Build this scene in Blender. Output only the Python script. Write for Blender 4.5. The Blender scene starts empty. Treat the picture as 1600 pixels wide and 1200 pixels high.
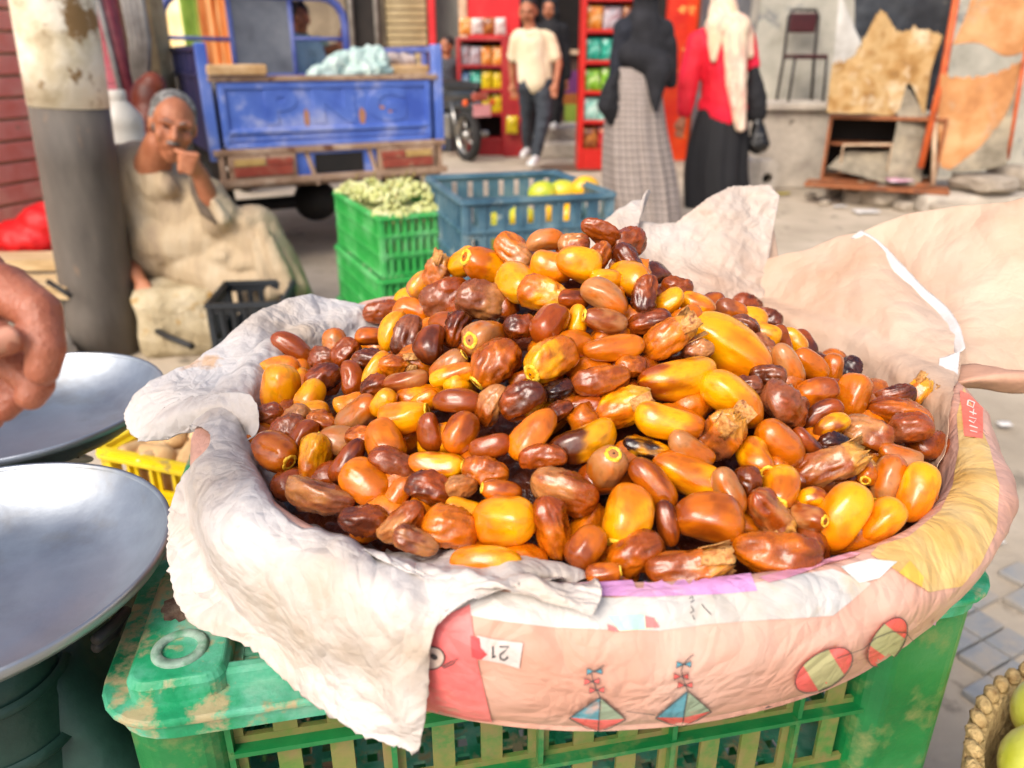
import bpy, bmesh, math, random
import numpy as np
from mathutils import Vector, Matrix, noise
from mathutils.bvhtree import BVHTree
R = math.radians
SC = bpy.context.scene
COL = SC.collection
# ---------------------------------------------------------------- camera, sky, sun, exposure
HC = 1.12
TH = math.atan(510/1200.0)
cam = bpy.data.cameras.new('camera'); camo = bpy.data.objects.new('camera', cam); COL.objects.link(camo)
camo.location = (0, 0, HC); camo.rotation_euler = (math.pi/2-TH, 0, 0)
cam.sensor_width = 36; cam.lens = 27; cam.clip_start = 0.02; cam.clip_end = 400
cam.dof.use_dof = True; cam.dof.focus_distance = 0.55; cam.dof.aperture_fstop = 6.4
SC.camera = camo
W = bpy.data.worlds.new('World'); SC.world = W; W.use_nodes = True
nt = W.node_tree; bg = nt.nodes['Background']
sky = nt.nodes.new('ShaderNodeTexSky'); sky.sky_type = 'NISHITA'; sky.sun_disc = False
SUN_EL, SUN_AZ = 44, 212      # azimuth clockwise from +Y
sky.sun_elevation = R(SUN_EL); sky.sun_rotation = R(SUN_AZ); sky.dust_density = 5; sky.air_density = 0.8; sky.ozone_density = 1.0
nt.links.new(sky.outputs[0], bg.inputs[0]); bg.inputs[1].default_value = 0.15
sl = bpy.data.lights.new('sun', 'SUN'); so = bpy.data.objects.new('sun', sl); COL.objects.link(so)
sl.energy = 1.15; sl.angle = R(32); sl.color = (1.0, 0.95, 0.87)
sd = Vector((math.sin(R(SUN_AZ))*math.cos(R(SUN_EL)), math.cos(R(SUN_AZ))*math.cos(R(SUN_EL)), math.sin(R(SUN_EL))))
so.rotation_euler = sd.to_track_quat('Z', 'Y').to_euler()
SC.view_settings.view_transform = 'Standard'; SC.view_settings.look = 'None'
SC.view_settings.exposure = 0.66; SC.view_settings.gamma = 1.0
SC.render.engine = 'CYCLES'
SC.cycles.max_bounces = 8; SC.cycles.use_denoising = True
# ---------------------------------------------------------------- helpers
CT, ST = math.cos(TH), math.sin(TH)
CAMR = Vector((1, 0, 0)); CAMU = Vector((0, ST, CT)); CAMF = Vector((0, CT, -ST)); CAMP = Vector((0, 0, HC))
def ray(px, py):
    x = (px-800)/1200.0; y = -(py-600)/1200.0
    return CAMF+CAMR*x+CAMU*y
def PY(px, py, Y):
    r = ray(px, py); return CAMP+r*(Y/r.y)
def PZ(px, py, z):
    r = ray(px, py); return CAMP+r*((z-HC)/r.z)
def lin(c):
    if isinstance(c, str):
        c = c.lstrip('#'); c = tuple(int(c[i:i+2], 16)/255.0 for i in (0, 2, 4))
    return tuple(((x/12.92) if x <= 0.04045 else ((x+0.055)/1.055)**2.4) for x in c[:3])+(1.0,)
def nz(x, y=0.0, z=0.0): return noise.noise(Vector((x, y, z)))
def sm(a, b, x):
    t = max(0.0, min(1.0, (x-a)/(b-a))) if b != a else float(x > a)
    return t*t*(3-2*t)
MATS = {}
def crumple(q, seed):
    """sharp straight-ish fold lines like handled paper, roughly 0..1"""
    rr = random.Random(int(seed*10)); t = 0
    for k in range(7):
        d = Vector((rr.uniform(-1, 1), rr.uniform(-1, 1), rr.uniform(-1, 1))).normalized(); f = (0.35, 0.5, 0.8, 1.1, 1.6, 2.3, 3.1)[k]; a = (1, .8, .6, .45, .32, .22, .15)[k]
        w = 0.35*nz(q.x*0.7*f+k*3+seed, q.y*0.7*f, q.z*0.7*f); x = (q.dot(d)*f+w*1.6+k*0.37) % 1.0
        m = 0.35+0.65*max(0.0, min(1.0, 0.5+1.3*nz(q.x*0.5*f+k*7, q.y*0.5*f+seed, q.z*0.5*f)))
        t += a*m*(abs(x-0.5)*2-0.5)
    return t
def mat(name, cols, rough=0.6, scale=6.0, detail=4.0, bump=0.0, bscale=40.0, metal=0.0, coat=0.0, sss=0.0, spec=0.5, stretch=(1, 1, 1),
        spots=None, spot_scale=20.0, spot_lim=0.62, trans=0.0, rvar=0.0, crease=0.0, crscale=14.0, attr=None, bdist=0.004, emit=None, soft=0.06):
    if name in MATS: return MATS[name]
    m = bpy.data.materials.new(name); MATS[name] = m; m.use_nodes = True
    n = m.node_tree; N = n.nodes; Lk = n.links; p = N['Principled BSDF']
    if not isinstance(cols, (list, tuple)): cols = [cols]
    tc = N.new('ShaderNodeTexCoord'); mp = N.new('ShaderNodeMapping'); Lk.new(tc.outputs['Object'], mp.inputs[0]); mp.inputs['Scale'].default_value = stretch
    ns = N.new('ShaderNodeTexNoise'); ns.inputs['Scale'].default_value = scale; ns.inputs['Detail'].default_value = detail; ns.inputs['Roughness'].default_value = 0.6
    Lk.new(mp.outputs[0], ns.inputs['Vector'])
    out = None
    if attr:
        a = N.new('ShaderNodeVertexColor'); a.layer_name = attr
        mx = N.new('ShaderNodeMix'); mx.data_type = 'RGBA'; mx.blend_type = 'MULTIPLY'; mx.inputs[0].default_value = 0.35
        rp = N.new('ShaderNodeValToRGB'); rp.color_ramp.elements[0].position = 0.3; rp.color_ramp.elements[0].color = (0.72, 0.6, 0.5, 1); rp.color_ramp.elements[1].position = 0.62; rp.color_ramp.elements[1].color = (1, 1, 1, 1)
        Lk.new(ns.outputs[0], rp.inputs[0]); Lk.new(a.outputs[0], mx.inputs[6]); Lk.new(rp.outputs[0], mx.inputs[7]); out = mx.outputs[2]
    elif len(cols) == 1 and not spots:
        p.inputs['Base Color'].default_value = lin(cols[0])
        hs = N.new('ShaderNodeMix'); hs.data_type = 'RGBA'; hs.blend_type = 'MULTIPLY'; hs.inputs[0].default_value = 1
        rp = N.new('ShaderNodeValToRGB'); rp.color_ramp.elements[0].position = 0.3; rp.color_ramp.elements[0].color = (0.72, 0.72, 0.72, 1); rp.color_ramp.elements[1].position = 0.7; rp.color_ramp.elements[1].color = (1, 1, 1, 1)
        Lk.new(ns.outputs[0], rp.inputs[0]); hs.inputs[6].default_value = lin(cols[0]); Lk.new(rp.outputs[0], hs.inputs[7]); out = hs.outputs[2]
    else:
        rp = N.new('ShaderNodeValToRGB'); els = rp.color_ramp.elements
        k = len(cols)
        while len(els) < k: els.new(0.5)
        for i, c in enumerate(cols):
            els[i].position = 0.5 if k == 1 else 0.32+0.36*i/(k-1); els[i].color = lin(c)
        Lk.new(ns.outputs[0], rp.inputs[0]); out = rp.outputs[0]
    if spots:
        n2 = N.new('ShaderNodeTexNoise'); n2.inputs['Scale'].default_value = spot_scale; n2.inputs['Detail'].default_value = 6; n2.inputs['Roughness'].default_value = 0.65
        Lk.new(mp.outputs[0], n2.inputs['Vector'])
        r2 = N.new('ShaderNodeValToRGB'); r2.color_ramp.elements[0].position = spot_lim; r2.color_ramp.elements[1].position = spot_lim+soft
        r2.color_ramp.elements[0].color = (0, 0, 0, 1); r2.color_ramp.elements[1].color = (1, 1, 1, 1)
        Lk.new(n2.outputs[0], r2.inputs[0])
        m2 = N.new('ShaderNodeMix'); m2.data_type = 'RGBA'; Lk.new(r2.outputs[0], m2.inputs[0]); Lk.new(out, m2.inputs[6]); m2.inputs[7].default_value = lin(spots); out = m2.outputs[2]
    Lk.new(out, p.inputs['Base Color'])
    p.inputs['Roughness'].default_value = rough
    if rvar:
        mr = N.new('ShaderNodeMapRange'); mr.inputs['To Min'].default_value = max(0.02, rough-rvar); mr.inputs['To Max'].default_value = rough+rvar
        n4 = N.new('ShaderNodeTexNoise'); n4.inputs['Scale'].default_value = scale*2.7; Lk.new(mp.outputs[0], n4.inputs['Vector'])
        Lk.new(n4.outputs[0], mr.inputs[0]); Lk.new(mr.outputs[0], p.inputs['Roughness'])
    p.inputs['Metallic'].default_value = metal; p.inputs['Specular IOR Level'].default_value = spec
    p.inputs['Coat Weight'].default_value = coat; p.inputs['Coat Roughness'].default_value = 0.12
    if sss:
        p.inputs['Subsurface Weight'].default_value = sss; p.inputs['Subsurface Radius'].default_value = (1.0, 0.42, 0.12); p.inputs['Subsurface Scale'].default_value = 0.006
    h = None
    if bump:
        n3 = N.new('ShaderNodeTexNoise'); n3.inputs['Scale'].default_value = bscale; n3.inputs['Detail'].default_value = 5
        Lk.new(mp.outputs[0], n3.inputs['Vector']); b = N.new('ShaderNodeBump'); b.inputs['Strength'].default_value = bump; b.inputs['Distance'].default_value = bdist
        Lk.new(n3.outputs[0], b.inputs['Height']); h = b
    if crease:
        nd = N.new('ShaderNodeTexNoise'); nd.inputs['Scale'].default_value = crscale*0.6; nd.inputs['Detail'].default_value = 2; Lk.new(mp.outputs[0], nd.inputs['Vector'])
        ad = N.new('ShaderNodeMix'); ad.data_type = 'VECTOR'; ad.inputs[0].default_value = 0.09; Lk.new(mp.outputs[0], ad.inputs[4]); Lk.new(nd.outputs['Color'], ad.inputs[5])
        hsum = None
        for sc_, am in ((1, 1), (2.7, 0.45), (6.5, 0.2)):
            v = N.new('ShaderNodeTexVoronoi'); v.feature = 'DISTANCE_TO_EDGE'; v.inputs['Scale'].default_value = crscale*sc_; Lk.new(ad.outputs[1], v.inputs['Vector'])
            mm = N.new('ShaderNodeMath'); mm.operation = 'MULTIPLY'; mm.inputs[1].default_value = am; Lk.new(v.outputs[0], mm.inputs[0])
            if hsum is None: hsum = mm
            else:
                s2 = N.new('ShaderNodeMath'); s2.operation = 'ADD'; Lk.new(hsum.outputs[0], s2.inputs[0]); Lk.new(mm.outputs[0], s2.inputs[1]); hsum = s2
        b2 = N.new('ShaderNodeBump'); b2.inputs['Strength'].default_value = crease; b2.inputs['Distance'].default_value = 0.02
        Lk.new(hsum.outputs[0], b2.inputs['Height'])
        if h: Lk.new(h.outputs[0], b2.inputs['Normal'])
        h = b2
    if h: Lk.new(h.outputs[0], p.inputs['Normal'])
    if emit: p.inputs['Emission Color'].default_value = lin(emit[0]); p.inputs['Emission Strength'].default_value = emit[1]
    if trans:
        o = N['Material Output']; t = N.new('ShaderNodeBsdfTranslucent'); Lk.new(out, t.inputs[0]); mxs = N.new('ShaderNodeMixShader'); mxs.inputs[0].default_value = trans
        Lk.new(p.outputs[0], mxs.inputs[1]); Lk.new(t.outputs[0], mxs.inputs[2]); Lk.new(mxs.outputs[0], o.inputs[0])
    return m
def tag(o, label=None, cat=None, group=None, kind=None):
    if label: o['label'] = label
    if cat: o['category'] = cat
    if group: o['group'] = group
    if kind: o['kind'] = kind
    return o
def thing(name, label, cat, loc=(0, 0, 0), group=None):
    o = bpy.data.objects.new(name, None); COL.objects.link(o); o.location = loc; o.empty_display_size = 0.05
    return tag(o, label, cat, group)
def addp(o, parent):
    if parent is not None:
        o.parent = parent
        M = Matrix.Translation(parent.location)
        q = parent.parent
        # parts are modelled in world coordinates
        if parent.get('_w') or parent.type == 'MESH': M = Matrix.Identity(4)
        o.matrix_parent_inverse = M.inverted()
    return o
class MB:
    def __init__(s): s.v = []; s.f = []; s.s = []
    def add(s, vs, fs, smooth=False):
        b = len(s.v); s.v.extend([tuple(v) for v in vs]); s.f.extend([tuple(b+i for i in f) for f in fs]); s.s.extend([smooth]*len(fs))
    def box(s, c, size, rot=None, taper=1.0, smooth=False):
        c = Vector(c); vs = []
        for z in (-1, 1):
            k = taper if z > 0 else 1.0
            for x, y in ((-1, -1), (1, -1), (1, 1), (-1, 1)):
                v = Vector((x*size[0]/2*k, y*size[1]/2*k, z*size[2]/2))
                if rot is not None: v = rot @ v
                vs.append(c+v)
        s.add(vs, [(3, 2, 1, 0), (4, 5, 6, 7), (0, 1, 5, 4), (1, 2, 6, 5), (2, 3, 7, 6), (3, 0, 4, 7)], smooth); return s
    def tube(s, pts, r, n=10, caps=True):
        pts = [Vector(p) for p in pts]; rs = r if isinstance(r, (list, tuple)) else [r]*len(pts)
        vs = []; up = None
        for i, p in enumerate(pts):
            a = pts[min(i+1, len(pts)-1)]-pts[max(i-1, 0)]; a.normalize()
            if up is None: up = a.orthogonal().normalized()
            up = (up-a*up.dot(a)); 
            if up.length < 1e-6: up = a.orthogonal()
            up.normalize(); w = a.cross(up)
            for k in range(n):
                t = 2*math.pi*k/n; vs.append(p+(up*math.cos(t)+w*math.sin(t))*rs[i])
        fs = [(i*n+k, i*n+(k+1) % n, (i+1)*n+(k+1) % n, (i+1)*n+k) for i in range(len(pts)-1) for k in range(n)]
        if caps: fs += [tuple(range(n-1, -1, -1)), tuple((len(pts)-1)*n+k for k in range(n))]
        s.add(vs, fs, True); return s
    def lathe(s, prof, c=(0, 0, 0), n=40, rot=None, smooth=True, closed=False):
        vs = []
        for r, z in prof:
            for k in range(n):
                t = 2*math.pi*k/n; v = Vector((r*math.cos(t), r*math.sin(t), z))
                if rot is not None: v = rot @ v
                vs.append(v+Vector(c))
        m = len(prof)
        fs = [(i*n+k, i*n+(k+1) % n, (i+1)*n+(k+1) % n, (i+1)*n+k) for i in range(m-1) for k in range(n)]
        s.add(vs, fs, smooth); return s
    def ell(s, c, rad, rot=None, n=16, m=10):
        vs = [];
        for i in range(1, m):
            a = math.pi*i/m
            for k in range(n):
                t = 2*math.pi*k/n; v = Vector((rad[0]*math.sin(a)*math.cos(t), rad[1]*math.sin(a)*math.sin(t), rad[2]*math.cos(a)))
                if rot is not None: v = rot @ v
                vs.append(v+Vector(c))
        top = Vector((0, 0, rad[2])); bot = Vector((0, 0, -rad[2]))
        if rot is not None: top = rot @ top; bot = rot @ bot
        vs += [top+Vector(c), bot+Vector(c)]; T = (m-1)*n
        fs = [(i*n+k, (i+1)*n+k, (i+1)*n+(k+1) % n, i*n+(k+1) % n) for i in range(m-2) for k in range(n)]
        fs += [(T, k, (k+1) % n) for k in range(n)]+[(T+1, (m-2)*n+(k+1) % n, (m-2)*n+k) for k in range(n)]
        s.add(vs, fs, True); return s
    def cap(s, p0, r0, p1, r1, n=14, m=5):     # tapered capsule, closed
        p0, p1 = Vector(p0), Vector(p1); a = (p1-p0)
        if a.length < 1e-6: return s.ell(p0, (r0,)*3)
        d = a.normalized(); pts = []; rs = []
        for i in range(m, -1, -1):
            t = math.pi/2*i/m; pts.append(p0-d*r0*math.sin(t)); rs.append(max(r0*math.cos(t), r0*0.02))
        for i in range(m+1):
            t = math.pi/2*i/m; pts.append(p1+d*r1*math.sin(t)); rs.append(max(r1*math.cos(t), r1*0.02))
        return s.tube(pts, rs, n)
    def prism(s, poly, z0, z1, M=None):       # polygon in xy extruded along z
        n = len(poly); vs = [Vector((x, y, z0)) for x, y in poly]+[Vector((x, y, z1)) for x, y in poly]
        if M is not None: vs = [M @ v for v in vs]
        s.add(vs, [tuple(range(n-1, -1, -1)), tuple(range(n, 2*n))]+[(i, (i+1) % n, n+(i+1) % n, n+i) for i in range(n)]); return s
    def mesh(s, name):
        me = bpy.data.meshes.new(name); me.from_pydata(s.v, [], s.f)
        me.polygons.foreach_set('use_smooth', s.s); me.update(); return me
    def build(s, name, m, parent=None, bevel=0.0, weld=False, sub=0):
        me = s.mesh(name); o = bpy.data.objects.new(name, me); COL.objects.link(o); me.materials.append(m)
        addp(o, parent)
        if bevel:
            b = o.modifiers.new('bevel', 'BEVEL'); b.width = bevel; b.segments = 2; b.limit_method = 'ANGLE'; b.angle_limit = R(40); b.harden_normals = False
        if sub:
            q = o.modifiers.new('sub', 'SUBSURF'); q.levels = sub; q.render_levels = sub
        return o
def blob(name, prims, voxel, m, parent=None, smooth=6, disp=None):
    b = MB()
    for p in prims:
        if p[0] == 'c': b.cap(*p[1:5])
        elif p[0] == 'e': b.ell(p[1], p[2], p[3] if len(p) > 3 else None)
    me = b.mesh(name); o = bpy.data.objects.new(name, me); COL.objects.link(o); me.materials.append(m); addp(o, parent)
    r = o.modifiers.new('r', 'REMESH'); r.mode = 'VOXEL'; r.voxel_size = voxel; r.use_smooth_shade = True
    s = o.modifiers.new('s', 'SMOOTH'); s.iterations = smooth; s.factor = 0.5
    if disp:
        t = bpy.data.textures.new(name, 'CLOUDS'); t.noise_scale = disp[1]; t.noise_depth = 2
        d = o.modifiers.new('d', 'DISPLACE'); d.texture = t; d.strength = disp[0]; d.mid_level = 0.5; d.texture_coords = 'LOCAL'
    return o
def catmull(pts, t):
    n = len(pts)-1; x = t*n; i = min(int(x), n-1); u = x-i
    p0 = pts[max(i-1, 0)]; p1 = pts[i]; p2 = pts[i+1]; p3 = pts[min(i+2, n)]
    return 0.5*((2*p1)+(p2-p0)*u+(2*p0-5*p1+4*p2-p3)*u*u+(3*p1-p0-3*p2+p3)*u**3)
def loft(name, rings, m, parent=None, n=40, folds=0, famp=0.0, seed=0, caps=True, steps=6):
    """rings: (centre, rx, ry, xaxis, yaxis) interpolated; folds: radial pleats growing along the loft"""
    b = MB(); K = (len(rings)-1)*steps; vs = []
    C = [Vector(r[0]) for r in rings]; A = [Vector(r[3])*r[1] for r in rings]; B = [Vector(r[4])*r[2] for r in rings]
    for i in range(K+1):
        t = i/K; c = catmull(C, t); a = catmull(A, t); q = catmull(B, t)
        for k in range(n):
            th = 2*math.pi*k/n
            f = 1+famp*sm(0, 1, t)*(nz(math.cos(th)*folds, math.sin(th)*folds, seed+t*1.2))+0.03*nz(math.cos(th)*3, math.sin(th)*3, seed+t*6)
            vs.append(c+(a*math.cos(th)+q*math.sin(th))*f)
    fs = [(i*n+k, i*n+(k+1) % n, (i+1)*n+(k+1) % n, (i+1)*n+k) for i in range(K) for k in range(n)]
    if caps: fs += [tuple(range(n-1, -1, -1)), tuple(K*n+k for k in range(n))]
    b.add(vs, fs, True); return b.build(name, m, parent)
def text_mesh(name, body, size, M, m, parent=None, depth=0.0, offset=0.0):
    cu = bpy.data.curves.new(name, 'FONT'); cu.body = body; cu.size = size; cu.align_x = 'CENTER'; cu.align_y = 'CENTER'; cu.extrude = depth; cu.offset = offset
    o = bpy.data.objects.new('tmp', cu); COL.objects.link(o); dg = bpy.context.evaluated_depsgraph_get(); dg.update()
    me = bpy.data.meshes.new_from_object(o.evaluated_get(dg)); bpy.data.objects.remove(o); me.transform(M); me.materials.clear(); me.materials.append(m)
    o2 = bpy.data.objects.new(name, me); COL.objects.link(o2); addp(o2, parent); return o2
def copy_tree(o, parent=None, loc=None, rz=None):
    c = o.copy(); COL.objects.link(c)
    if parent is not None: c.parent = parent
    if loc is not None: c.location = loc
    if rz is not None: c.rotation_euler[2] = rz
    for ch in o.children: copy_tree(ch, c)
    return c
def frame(origin, ang):   # local frame rotated about z
    return Matrix.Translation(Vector(origin)) @ Matrix.Rotation(ang, 4, 'Z')
class LMB(MB):            # mesh builder in a local frame
    def __init__(s, M): super().__init__(); s.M = M
    def add(s, vs, fs, smooth=False): super().add([s.M @ Vector(v) for v in vs], fs, smooth)
# ================================================================= GROUND
MG = mat('ground_dirt', ['#9c8f7c', '#b5a792', '#c6b8a4'], 0.9, 1.6, 8, bump=0.5, bscale=30, bdist=0.01, spots='#857a6a', spot_scale=5, spot_lim=0.6)
g = MB(); n = 60
vs = []
for j in range(n+1):
    for i in range(n+1):
        x = -1+2*i/n; y = -1+2*j/n; x = 60*x*abs(x)**1.5; y = 60*y*abs(y)**1.5+4
        vs.append((x, y, 0.012*nz(x*1.3, y*1.3, 3)))
g.add(vs, [(j*(n+1)+i, j*(n+1)+i+1, (j+1)*(n+1)+i+1, (j+1)*(n+1)+i) for j in range(n) for i in range(n)], True)
tag(g.build('street_ground', MG), kind='structure')

# ================================================================= BASKET
RC = Vector((0.050, 0.635)); ZR = 0.862
def rim_r(th):       # oval rim
    c, s = math.cos(th), math.sin(th)
    a = 0.299 if c > 0 else 0.268; b = 0.297 if s < 0 else 0.25
    e = 2.2
    return (abs(c/a)**e+abs(s/b)**e)**(-1/e)
def rim_pt(th, off=0.0, z=0.0):
    r = rim_r(th); return Vector((RC.x+(r+off)*math.cos(th), RC.y+(r+off)*math.sin(th), ZR+z))
PROF = [(-0.10, -0.075), (-0.012, -0.07), (-0.006, -0.03), (0.0, -0.006), (0.006, 0.003), (0.016, 0.006), (0.028, 0.001), (0.038, -0.012), (0.040, -0.03), (0.038, -0.05), (0.032, -0.068), (0.021, -0.082), (0.008, -0.089), (-0.11, -0.090)]
def prof(t):
    v = catmull([Vector((a, b, 0)) for a, b in PROF], t); return v.x, v.y
M_WALL = mat('peach_paper_shell', ['#bf8a74', '#cc9c88', '#d0ab9a'], 0.5, 9, 8, bump=0.3, bscale=60, crease=0.35, crscale=16, spots='#d99a72', spot_scale=22, spot_lim=0.68)
bas = thing('tray_basket', 'large round tray basket skinned in peach printed paper, heaped with dates', 'basket', (RC.x, RC.y, ZR-0.09))
b = MB(); NT, NP = 240, 60; vs = []
for i in range(NT):
    th = 2*math.pi*i/NT
    for j in range(NP+1):
        o, z = prof(j/NP); o -= 0.015*max(0, math.cos(th))*sm(0.012, 0.06, -z)*(1 if o > -0.004 else 0); w = 0.0017*crumple(rim_pt(th, o, z)*24, 3)+0.0035*nz(math.cos(th)*5, math.sin(th)*5, j/NP*5)+0.0012*nz(math.cos(th)*22, math.sin(th)*22, j/NP*16)
        vs.append(rim_pt(th, o+w, z+w))
fs = [(i*(NP+1)+j, ((i+1) % NT)*(NP+1)+j, ((i+1) % NT)*(NP+1)+j+1, i*(NP+1)+j+1) for i in range(NT) for j in range(NP)]
b.add(vs, fs, True); wall_o = b.build('wall', M_WALL, bas)
WBVH = BVHTree.FromPolygons([Vector(v) for v in b.v], b.f)
fl = MB(); fl.add([rim_pt(2*math.pi*i/60, -0.05, -0.072) for i in range(60)], [tuple(range(60))]); fl.build('floor', M_WALL, bas)
def subdiv_poly(poly, maxe=14):
    bm = bmesh.new(); vv = [bm.verts.new((x, y, 0)) for x, y in poly]; bm.faces.new(vv)
    bmesh.ops.triangulate(bm, faces=bm.faces[:])
    for _ in range(7):
        es = [e for e in bm.edges if e.calc_length() > maxe]
        if not es: break
        bmesh.ops.subdivide_edges(bm, edges=es, cuts=1, use_grid_fill=False); bmesh.ops.triangulate(bm, faces=bm.faces[:])
    r = ([tuple(v.co) for v in bm.verts], [tuple(v.index for v in f.verts) for f in bm.faces]); 
    bm.verts.index_update(); r = ([tuple(v.co) for v in bm.verts], [tuple(v.index for v in f.verts) for f in bm.faces]); bm.free(); return r
def decal(name, polys, m, parent, lift=0.0006, maxe=14, bvh=None):
    mb = MB(); bv = bvh or WBVH
    for poly in polys:
        V, F = subdiv_poly(poly, maxe); out = []; ok = []
        for x, y, _ in V:
            r = ray(x, y).normalized(); h = bv.ray_cast(CAMP, r)
            if h[0] is None:
                out.append(None); continue
            nn = h[1] if h[1].dot(r) < 0 else -h[1]
            out.append(h[0]+nn*lift)
        m_ = {}; vs = []
        for i, p in enumerate(out):
            if p is not None: m_[i] = len(vs); vs.append(p)
        fs = []
        for f in F:
            if all(i in m_ for i in f):
                q = [vs[m_[i]] for i in f]
                if max((q[0]-q[1]).length, (q[1]-q[2]).length, (q[2]-q[0]).length) < 0.03: fs.append(tuple(m_[i] for i in f))
        fs = [f if (vs[f[1]]-vs[f[0]]).cross(vs[f[2]]-vs[f[0]]).dot(CAMP-vs[f[0]]) > 0 else f[::-1] for f in fs]
        mb.add(vs, fs, True)
    return mb.build(name, m, parent)
def line_poly(pts, w=2.2):
    L = []; Rr = []
    for i, p in enumerate(pts):
        a = pts[min(i+1, len(pts)-1)]; c = pts[max(i-1, 0)]; dx, dy = a[0]-c[0], a[1]-c[1]; l = math.hypot(dx, dy) or 1
        nx, ny = -dy/l*w/2, dx/l*w/2; L.append((p[0]+nx, p[1]+ny)); Rr.append((p[0]-nx, p[1]-ny))
    return L+Rr[::-1]
def ellipse(cx, cy, a, b_, ang, t0=0, t1=360, n=28):
    r = []
    for i in range(n+(0 if t1-t0 >= 360 else 1)):
        t = R(t0+(t1-t0)*i/n); x, y = a*math.cos(t), b_*math.sin(t); r.append((cx+x*math.cos(R(ang))-y*math.sin(R(ang)), cy+x*math.sin(R(ang))+y*math.cos(R(ang))))
    return r
def pm(name, cols, **k):
    k = dict(dict(spots='#c89a86', spot_scale=38, spot_lim=0.60, soft=0.14), **k)
    return mat(name, cols, 0.5, 22, 8, bump=0.3, bscale=60, crease=0.35, crscale=16, **k)
PW = pm('white_print', ['#b0a494', '#c0bab2', '#c6c4c0'], spots='#c9b08c', spot_scale=16, spot_lim=0.62)
PPU = pm('mauve_print', ['#c486b6', '#d096c4', '#d8a4ac'])
PRED = pm('coral_print', ['#d95f5f', '#e26b68', '#e98480'])
PYE = pm('yellow_print', ['#c89a4c', '#d2ac68', '#d4b880'], spots='#cf9f55', spot_scale=18, spot_lim=0.66)
PIN = mat('ink', ['#3a3436', '#57504f'], 0.6, 60)
PGY = pm('pale_grey_print', ['#bcb0a8', '#c4bcb6'])
# white torn band below the rim lip
decal('white_patch', [[(690, 952), (735, 922), (840, 930), (960, 935), (1100, 925), (1200, 908), (1240, 900), (1300, 890), (1360, 912), (1330, 938), (1300, 962), (1200, 968), (1110, 975), (1030, 985), (960, 984), (860, 980), (770, 968)]], PW, bas, 0.0007)
decal('mauve_strip', [[(735, 914), (820, 912), (900, 914), (1000, 909), (1090, 900), (1170, 890), (1182, 924), (1120, 930), (1010, 934), (920, 933), (860, 930), (830, 918)]], PPU, bas, 0.0011)
decal('mauve_patch', [[(1186, 904), (1260, 886), (1330, 866), (1345, 866), (1340, 870), (1330, 874), (1290, 884), (1230, 906), (1200, 912)]], pm('pink_print', ['#d9a298', '#d692a0', '#c68abc']), bas, 0.0013)
decal('coral_panel', [[(655, 990), (690, 965), (735, 945), (738, 975), (748, 1040), (760, 1090), (775, 1150), (720, 1145), (668, 1130), (640, 1110)]], PRED, bas, 0.0009)
decal('yellow_sheet', [[(1505, 606), (1520, 640), (1545, 700), (1560, 760), (1555, 830), (1530, 880), (1500, 915), (1450, 925), (1428, 905), (1400, 880), (1360, 868), (1372, 855), (1420, 840), (1470, 800), (1490, 760), (1500, 700), (1496, 650)]], PYE, bas, 0.0010)
decal('orange_triangle', [[(1420, 878), (1440, 902), (1437, 918), (1402, 896)]], pm('amber_print', ['#eab040', '#efbc50']), bas, 0.0015)
decal('red_label', [[(1499, 612), (1512, 618), (1534, 640), (1534, 688), (1508, 684)]], pm('red_label', ['#e8604e', '#ee7d68']), bas, 0.0016)
decal('grey_patch', [[(1312, 888), (1360, 876), (1400, 880), (1370, 905), (1340, 912)]], pm('sage_print', ['#c9d2c8', '#d7d8d0']), bas, 0.0015)
decal('green_patch', [[(948, 962), (1000, 960), (1028, 968), (1020, 982), (968, 985)]], pm('mint_print', ['#9fd6b4', '#a9dcc0']), bas, 0.0014)
decal('red_patch', [[(1006, 962), (1022, 966), (1030, 980), (1008, 981)], [(948, 974), (962, 980), (966, 986), (950, 984)]], PRED, bas, 0.0017)
decal('number_patch', [[(746, 992), (772, 998), (818, 1004), (812, 1042), (786, 1034), (752, 1028)]], PGY, bas, 0.0013)
decal('red_bird_patch', [[(736, 992), (750, 996), (752, 1010), (762, 1020), (752, 1028), (738, 1024)]], pm('red_print', ['#d63a40', '#e24b4c']), bas, 0.0016)
# upside-down "21"
def strokes(name, lst, m=None, w=2.0, lift=0.0019): return decal(name, [line_poly(p, w) for p in lst], m or PIN, bas, lift, maxe=10)
strokes('number_text', [[(771, 1008), (771, 1025), (775, 1022)], [(781, 1009), (796, 1009), (787, 1017), (782, 1021), (783, 1026), (789, 1028), (795, 1024)]], w=2.6)
strokes('label_text', [[(1512, 628), (1521, 632), (1519, 640), (1511, 636), (1512, 628)], [(1514, 646), (1524, 650)], [(1520, 642), (1519, 652)], [(1514, 655), (1524, 658), (1520, 664), (1514, 660)], [(1515, 668), (1526, 672)], [(1516, 676), (1526, 679)]], pm('cream_ink', ['#f6cfc0']), 1.8)
strokes('scribble', [[(1076, 938), (1080, 934), (1083, 940), (1077, 943)], [(1078, 948), (1082, 954), (1076, 958)], [(1080, 961), (1083, 968)], [(743, 935), (746, 940), (750, 936)], [(1095, 945), (1110, 960)]], w=1.4)
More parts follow.
